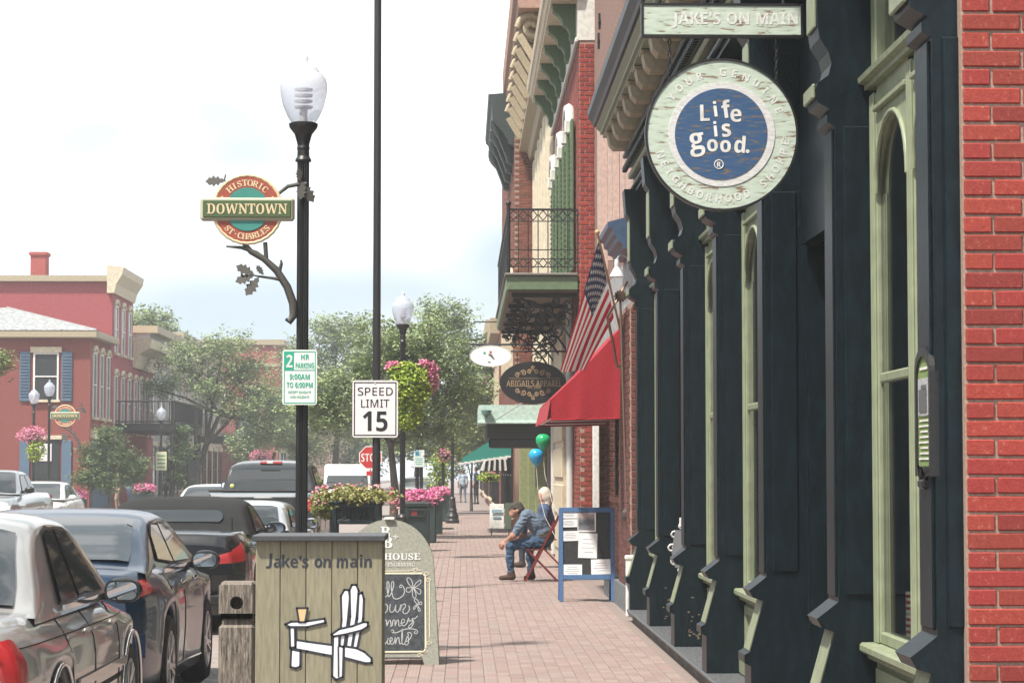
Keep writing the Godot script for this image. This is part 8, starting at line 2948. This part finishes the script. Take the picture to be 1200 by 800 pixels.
func trees_and_flowers():
	var g0 := Color(0.15, 0.205, 0.085); var g1 := Color(0.28, 0.35, 0.165)
	var bark := lin(0.17, 0.155, 0.135)
	# honey locusts over the pavement
	var p := at(460, 600, 55.0); p.y = 0
	tree("feathery pale green street tree rising behind the flower planter", "street_tree", p, [Vector3.ZERO, Vector3(0.05, 1.2, 0), Vector3(-0.05, 2.2, 0), Vector3(-0.15, 3.2, 0.1)], 0.12,
		[[Vector3(-1.1, 3.4, 0), Vector3(1.0, 0.9, 1.0), 60], [Vector3(-0.2, 4.5, 0), Vector3(1.0, 0.8, 1.0), 60], [Vector3(0.9, 4.4, 0.2), Vector3(1.1, 1.0, 1.0), 70], [Vector3(1.6, 3.3, 0), Vector3(0.9, 0.9, 1.0), 55], [Vector3(0.3, 3.3, 0.6), Vector3(1.0, 0.8, 0.9), 50], [Vector3(-1.6, 3.1, 0.2), Vector3(0.9, 0.5, 0.8), 35], [Vector3(0.9, 2.4, 0), Vector3(0.8, 0.5, 0.8), 22]], 0.075, g0, g1, 11, bark, 16, "", 0.36)
	p = at(515, 600, 86.0); p.y = 0
	tree("tall feathery street tree by the far end of the pavement", "street_tree", p, [Vector3.ZERO, Vector3(0.1, 1.6, 0), Vector3(0.0, 3.0, 0), Vector3(0.3, 4.4, 0)], 0.17,
		[[Vector3(0.2, 7.2, 0), Vector3(1.1, 1.0, 1.2), 55], [Vector3(1.5, 5.9, 0), Vector3(1.2, 1.1, 1.4), 55], [Vector3(-1.3, 6.0, 0), Vector3(1.3, 1.1, 1.4), 60], [Vector3(0.1, 5.2, 0.5), Vector3(1.5, 1.0, 1.4), 65], [Vector3(1.3, 4.2, 0), Vector3(1.2, 0.9, 1.2), 50], [Vector3(-1.6, 4.2, 0), Vector3(1.3, 1.0, 1.3), 60], [Vector3(1.6, 2.9, 0.4), Vector3(0.8, 0.8, 1.0), 35], [Vector3(-1.4, 2.9, 0), Vector3(1.2, 0.7, 1.0), 40]], 0.11, g0, g1, 12, bark, 15, "", 0.36)
	p = at(410, 600, 100.0); p.y = ROAD
	tree("broad pale green tree across the road behind the truck", "street_tree", Vector3(-6.6, 0, -118.0), [Vector3.ZERO, Vector3(0.1, 2.0, 0), Vector3(0.2, 3.6, 0), Vector3(0.1, 5.0, 0)], 0.22,
		[[Vector3(0.2, 8.6, 0), Vector3(1.6, 1.2, 1.8), 70], [Vector3(2.2, 7.3, 0), Vector3(1.8, 1.4, 1.8), 75], [Vector3(-1.8, 7.2, 0), Vector3(1.8, 1.3, 1.8), 75], [Vector3(0.3, 6.0, 1.0), Vector3(2.2, 1.3, 1.8), 85], [Vector3(2.6, 5.0, 0), Vector3(1.8, 1.2, 1.6), 65], [Vector3(-2.4, 5.0, 0), Vector3(1.8, 1.2, 1.6), 65], [Vector3(0.2, 3.8, 0.5), Vector3(2.4, 0.9, 1.6), 60]], 0.13, g0, g1, 13, bark, 15, "", 0.36)
	tree("dark leafy tree closing the far end of the street", "street_tree", Vector3(-3.2, 0, -160.0), [Vector3.ZERO, Vector3(0.1, 2.0, 0), Vector3(0.2, 4.2, 0)], 0.3,
		[[Vector3(0, 8.6, 0), Vector3(2.6, 2.0, 2.0), 90], [Vector3(3.0, 6.2, 0), Vector3(2.6, 2.2, 2.0), 90], [Vector3(-3.0, 6.2, 0), Vector3(2.6, 2.2, 2.0), 90], [Vector3(0, 4.4, 0), Vector3(3.6, 2.2, 2.0), 110], [Vector3(3.5, 3.0, 0), Vector3(2.6, 1.8, 2.0), 70], [Vector3(-3.6, 3.0, 0), Vector3(2.4, 1.8, 2.0), 70]], 0.17, Color(0.05, 0.085, 0.035), Color(0.12, 0.17, 0.07), 14, bark, 15)
	tree("yellow-green young tree by the teal awning", "street_tree", Vector3(0.35, 0, -92.0), [Vector3.ZERO, Vector3(0.0, 1.2, 0), Vector3(0.05, 2.2, 0)], 0.07,
		[[Vector3(0.1, 3.6, 0), Vector3(0.9, 0.9, 0.9), 40], [Vector3(0.6, 2.9, 0), Vector3(0.9, 0.7, 0.9), 35], [Vector3(-0.6, 2.6, 0), Vector3(0.9, 0.6, 0.9), 35]], 0.10, Color(0.13, 0.17, 0.04), Color(0.26, 0.29, 0.07), 15, bark, 13)
	# tree with dark limbs before the grey building
	p = at(223, 590, 108.0); p.y = 0
	tree("leaning dark-limbed tree before the grey and buff buildings", "street_tree", p, [Vector3.ZERO, Vector3(0.25, 1.4, 0), Vector3(0.7, 2.8, 0), Vector3(1.3, 4.2, 0)], 0.24,
		[[Vector3(1.5, 7.4, 0), Vector3(1.5, 0.9, 1.5), 42], [Vector3(-0.6, 6.6, 0), Vector3(1.3, 1.1, 1.4), 42], [Vector3(2.6, 6.2, 0), Vector3(1.5, 1.1, 1.5), 50], [Vector3(0.9, 5.6, 0.4), Vector3(1.3, 0.9, 1.3), 40], [Vector3(3.3, 4.9, 0), Vector3(1.3, 0.9, 1.4), 42], [Vector3(-1.6, 5.4, 0), Vector3(0.8, 0.8, 1.0), 18], [Vector3(2.2, 4.4, 0.4), Vector3(1.1, 0.6, 1.1), 28], [Vector3(3.7, 3.4, 0), Vector3(1.0, 0.8, 1.2), 30]], 0.12, g0, g1, 21, lin(0.11, 0.097, 0.085), 14, "", 0.36)
	p = at(318, 590, 122.0); p.y = 0
	tree("leafy tree behind the truck beside the red brick block", "street_tree", p, [Vector3.ZERO, Vector3(0, 1.5, 0), Vector3(0.1, 2.6, 0)], 0.16,
		[[Vector3(0.3, 3.9, 0), Vector3(1.6, 1.1, 1.5), 60], [Vector3(-1.2, 2.9, 0), Vector3(1.2, 0.9, 1.2), 40], [Vector3(1.8, 2.9, 0), Vector3(1.3, 0.9, 1.2), 45]], 0.13, g0, g1, 22, bark, 14)
	# two young maples across the street
	var m0 := Color(0.06, 0.10, 0.035); var m1 := Color(0.17, 0.235, 0.10)
	p = at(127, 600, 88.0); p.y = 0
	tree("dense young maple with a thin stem before the coral house shopfront", "young_maple", p, [Vector3.ZERO, Vector3(0.0, 0.7, 0), Vector3(0.05, 1.4, 0), Vector3(0.0, 2.4, 0)], 0.045,
		[[Vector3(0.0, 2.9, 0), Vector3(0.5, 0.55, 0.5), 42], [Vector3(-0.55, 2.1, 0), Vector3(0.6, 0.55, 0.6), 55], [Vector3(0.45, 2.1, 0.1), Vector3(0.55, 0.55, 0.6), 50], [Vector3(0.85, 1.45, 0), Vector3(0.55, 0.4, 0.5), 36], [Vector3(-0.8, 1.3, 0.1), Vector3(0.55, 0.42, 0.5), 40], [Vector3(0.0, 1.3, 0.2), Vector3(0.8, 0.5, 0.5), 55], [Vector3(1.2, 1.9, 0), Vector3(0.25, 0.3, 0.3), 12]], 0.065, m0, m1, 31, bark, 15, "young maples across the street")
	p = at(207, 600, 100.0); p.y = 0
	tree("slim young maple beside the iron balcony", "young_maple", p, [Vector3.ZERO, Vector3(0.0, 0.8, 0), Vector3(0.0, 1.6, 0), Vector3(0.0, 2.6, 0)], 0.045,
		[[Vector3(0.1, 3.2, 0), Vector3(0.35, 0.6, 0.4), 34], [Vector3(-0.25, 2.2, 0), Vector3(0.5, 0.6, 0.5), 48], [Vector3(0.35, 2.4, 0), Vector3(0.45, 0.5, 0.5), 36], [Vector3(0.0, 1.4, 0.1), Vector3(0.6, 0.45, 0.5), 44]], 0.07, m0, m1, 32, bark, 15, "young maples across the street")
	# tree behind the roofs, and one reaching in at the road corner
	p = at(172, 500, 125.0); p.y = 0
	tree("round-topped tree rising behind the maroon house roofs", "garden_tree", p, [Vector3.ZERO, Vector3(0, 3, 0), Vector3(0.1, 6.0, 0)], 0.2,
		[[Vector3(0.0, 9.6, 0), Vector3(1.3, 0.9, 1.2), 55], [Vector3(0.9, 8.6, 0), Vector3(1.1, 0.7, 1.2), 40], [Vector3(-0.8, 8.4, 0), Vector3(1.1, 0.8, 1.2), 40]], 0.14, g0, g1, 33, bark, 14)
	p = at(-38, 600, 70.0); p.y = ROAD
	tree("leafy branch tips of a tree at the road corner", "garden_tree", Vector3(p.x, 0, p.z), [Vector3.ZERO, Vector3(0, 1.6, 0), Vector3(0.1, 3.0, 0)], 0.12,
		[[Vector3(0.0, 5.0, 0), Vector3(1.0, 0.6, 1.0), 50], [Vector3(0.8, 4.9, 0), Vector3(0.6, 0.28, 0.6), 26], [Vector3(-0.6, 4.6, 0), Vector3(1.0, 0.6, 1.0), 40]], 0.07, Color(0.10, 0.14, 0.03), Color(0.2, 0.25, 0.08), 34, bark, 13)
	# hanging baskets
	var z2 := 42.0
	basket("bulging lime green basket edged with pink on the lamp beside the tall pole", at(480, 455, z2), 1.0,
		[[Vector3(0.02, 0.06, 0.1), Vector3(0.40, 0.42, 0.36), 900], [Vector3(-0.02, -0.42, 0.08), Vector3(0.26, 0.34, 0.24), 420], [Vector3(-0.1, 0.35, 0.05), Vector3(0.3, 0.15, 0.3), 200]],
		[[Vector3(-0.28, 0.42, 0.0), Vector3(0.20, 0.10, 0.22), 150], [Vector3(0.40, 0.22, -0.02), Vector3(0.13, 0.34, 0.2), 220], [Vector3(0.26, 0.46, 0.0), Vector3(0.15, 0.09, 0.2), 80]], 61)
	basket("pink and lime basket on a lamp before the coral corner house", at(38, 512, 85.6), 1.25,
		[[Vector3(0.1, -0.35, 0.1), Vector3(0.3, 0.38, 0.3), 260]], [[Vector3(0, 0.08, 0), Vector3(0.50, 0.28, 0.4), 500]], 63)
	basket("deep pink basket over the parked truck", at(305, 535, 112.0), 1.2, [[Vector3(0, -0.2, 0), Vector3(0.3, 0.2, 0.3), 80]], [[Vector3(0, 0.0, 0), Vector3(0.50, 0.38, 0.4), 480]], 65)
	basket("dark red flower basket on a lamp among the trees", at(520, 533, 77.8), 0.9, [[Vector3(0, -0.12, 0), Vector3(0.25, 0.2, 0.25), 60]], [[Vector3(0, 0.0, 0), Vector3(0.27, 0.27, 0.25), 200]], 67)
	# raised planter near the lamp: dark green frame with a ring lattice
	var d := 27.8
	var c := at(416.5, 600, d)
	var t := thing("raised_planter", "dark green raised planter with a ring lattice, full of grasses and pink flowers", "planter", Vector3(c.x, 0, -d))
	var k := d / FOCAL
	var pg := mat(lin(0.012, 0.028, 0.034), 0.5, T.soft, Vector3.ONE)
	var top := EYE - 36.5 * k
	var w := 58.0 * k
	for ex in [-1, 1]:
		for ez in [0.0, -0.5]:
			var s := S.new()
			s.box(Vector3(ex * (w / 2 - 0.035), top / 2, ez), Vector3(0.075, top, 0.075), 0.008)
			part(t, "leg", s, pg)
	for y in [top - 0.035, top - 0.235]:
		var s := S.new()
		s.box(Vector3(0, y, 0.0), Vector3(w - 0.14, 0.05, 0.05), 0.006)
		s.box(Vector3(0, y, -0.5), Vector3(w - 0.14, 0.05, 0.05), 0.006)
		part(t, "rail", s, pg)
	var s2 := S.new()
	s2.box(Vector3(0, top - 0.13, -0.25), Vector3(w - 0.08, 0.18, 0.42))
	part(t, "trough", s2, M.black)
	for i in 5:
		s2 = S.new()
		var ring := []
		for j in 25: ring.append(Vector3(-w / 2 + 0.115 + i * (w - 0.23) / 4 + cos(TAU * j / 24) * 0.072, top - 0.135 + sin(TAU * j / 24) * 0.072, 0.012))
		s2.tube(ring, 0.008, 5, false)
		part(t, "lattice_ring", s2, pg)
	s2 = S.new()
	s2.box(Vector3(0, top + 0.005, -0.25), Vector3(w + 0.04, 0.02, 0.62), 0.005)
	part(t, "rim", s2, pg)
	bouquet(t, "grasses", Vector3(0, top + 0.10, -0.2), Vector3(0.52, 0.13, 0.40), 700, 0.05, Color(0.17, 0.19, 0.05), Color(0.36, 0.34, 0.13), 71, 0.28, 0.3)
	bouquet(t, "grasses", Vector3(-0.40, top - 0.02, -0.1), Vector3(0.16, 0.20, 0.3), 200, 0.05, Color(0.12, 0.17, 0.04), Color(0.28, 0.30, 0.10), 73, 0.3, 0.3)
	bouquet(t, "blossoms", Vector3(0.02, top + 0.2, -0.2), Vector3(0.50, 0.06, 0.4), 34, 0.022, Color(0.58, 0.16, 0.26), Color(0.66, 0.42, 0.40), 75, 0.9, 0.3)
	bouquet(t, "blossoms", Vector3(-0.42, top + 0.05, -0.1), Vector3(0.12, 0.2, 0.3), 45, 0.022, Color(0.58, 0.16, 0.26), Color(0.66, 0.42, 0.40), 77, 0.9, 0.3)
	bouquet(t, "blossoms", Vector3(0.42, top + 0.05, -0.1), Vector3(0.12, 0.16, 0.3), 22, 0.022, Color(0.55, 0.12, 0.16), Color(0.62, 0.38, 0.36), 79, 0.9, 0.3)
	# red flower pot seen past the near frame
	# pink planters
	trough("dark tub heaped with pink petunias before the coral house", Vector3(at(85, 575, 87.5).x, 0, -87.5), 1.0, 0.55, 0.6, true, 81)
	trough("dark tub heaped with pink petunias beside the iron balcony", Vector3(at(166, 575, 93.0).x, 0, -93.0), 0.95, 0.75, 0.6, true, 83)
	trough("dark green tub of bright pink flowers between the litter bins", Vector3(at(491, 580, 52.0).x, 0, -52.0), 0.78, 0.82, 0.6, true, 85)
	trough("dark green tub of pink flowers beyond the second litter bin", Vector3(at(515, 580, 74.0).x, 0, -74.0), 0.6, 0.75, 0.9, true, 87)
	# bush of bright leaves by the far bins
	t = thing("shrub", "bright lime green shrub behind the far lamp", "shrub", Vector3(at(515, 560, 84.0).x, 0.0, -84.0))
	s2 = S.new(); s2.tube([Vector3(0, 0, 0), Vector3(0.05, 1.0, 0), Vector3(0, 1.8, 0)], [0.05, 0.04, 0.02], 6)
	part(t, "stem", s2, mat(bark, 0.9))
	bouquet(t, "leaves", Vector3(0, 1.6, 0), Vector3(0.6, 1.1, 0.5), 260, 0.09, Color(0.14, 0.22, 0.02), Color(0.30, 0.40, 0.06), 89, 0.5, 0.2)
	# fern basket under the far awning
	basket("green fern basket hanging under the striped awning", Vector3(at(572, 560, 66.5).x, at(572, 560, 66.5).y, -66.5), 0.8, [[Vector3(0, 0.05, 0), Vector3(0.45, 0.2, 0.4), 200]], [[Vector3(0.1, 0.2, 0), Vector3(0.15, 0.06, 0.2), 20]], 91)

# ---------------------------------------------------------------- the street behind the camera, mirrored in the parked cars
func behind():
	var tones := [[0.30, 0.10, 0.08], [0.22, 0.17, 0.13], [0.27, 0.09, 0.07], [0.28, 0.24, 0.20]]
	var labels := ["red brick shop across the road from the parked silver car", "brown rendered shop across the road from the convertible", "dark brick shop across the road from the black truck", "stone-coloured shop across the road behind the photographer"]
	for k in 4:
		var z0: float = [-12.0, -31.0, -50.0, 10.0][k]
		var o := Vector3(-16.0, 0, z0)
		var t := thing("facing_shop", labels[k], "shop", o)
		var s := S.new(o)
		s.span(Vector3(-30, 0, z0 + 9.4), Vector3(-15.5, 8.5 + k % 2, z0 - 9.4))
		part(t, "wall", s, mat(lin(tones[k][0], tones[k][1], tones[k][2]), 0.85, T.grain, Vector3.ONE))
		for j in 5:
			plain_window(t, Vector3(-15.5, 5.4, z0 + 7.4 - j * 3.7), Vector3.RIGHT, 1.0, 2.0, M.white)
			plain_window(t, Vector3(-15.5, 1.6, z0 + 7.4 - j * 3.7), Vector3.RIGHT, 2.4, 2.2, M.black)
	var g0 := Color(0.04, 0.07, 0.03); var g1 := Color(0.10, 0.15, 0.06)
	for q in [[-1.4, 14.0, 101, "street tree on the pavement behind the photographer"], [-12.4, 8.0, 102, "street tree across the road behind the photographer"], [-12.6, -22.0, 103, "street tree across the road from the parked cars"], [-1.6, 34.0, 104, "street tree down the pavement behind the photographer"], [-9.0, 62.0, 105, "big tree at the bend of the street behind the photographer"], [1.5, 58.0, 106, "big tree by the shops behind the photographer"], [-4.0, 70.0, 107, "big tree closing the street behind the photographer"]]:
		var big := 1.9 if q[1] > 50.0 else 1.0
		var tr := tree(q[3], "street_tree", Vector3(q[0], 0, q[1]), [Vector3.ZERO, Vector3(0, 1.6, 0), Vector3(0.1, 3.0, 0), Vector3(0.0, 4.2, 0)], 0.16,
			[[Vector3(0, 6.2, 0), Vector3(1.6, 1.2, 1.6), 30], [Vector3(1.3, 4.8, 0), Vector3(1.5, 1.2, 1.5), 30], [Vector3(-1.3, 4.8, 0.5), Vector3(1.5, 1.2, 1.5), 30], [Vector3(0, 4.4, -1.2), Vector3(1.5, 1.2, 1.5), 30]], 0.2, g0, g1, q[2], lin(0.12, 0.1, 0.09), 10)
		tr.scale = Vector3.ONE * big
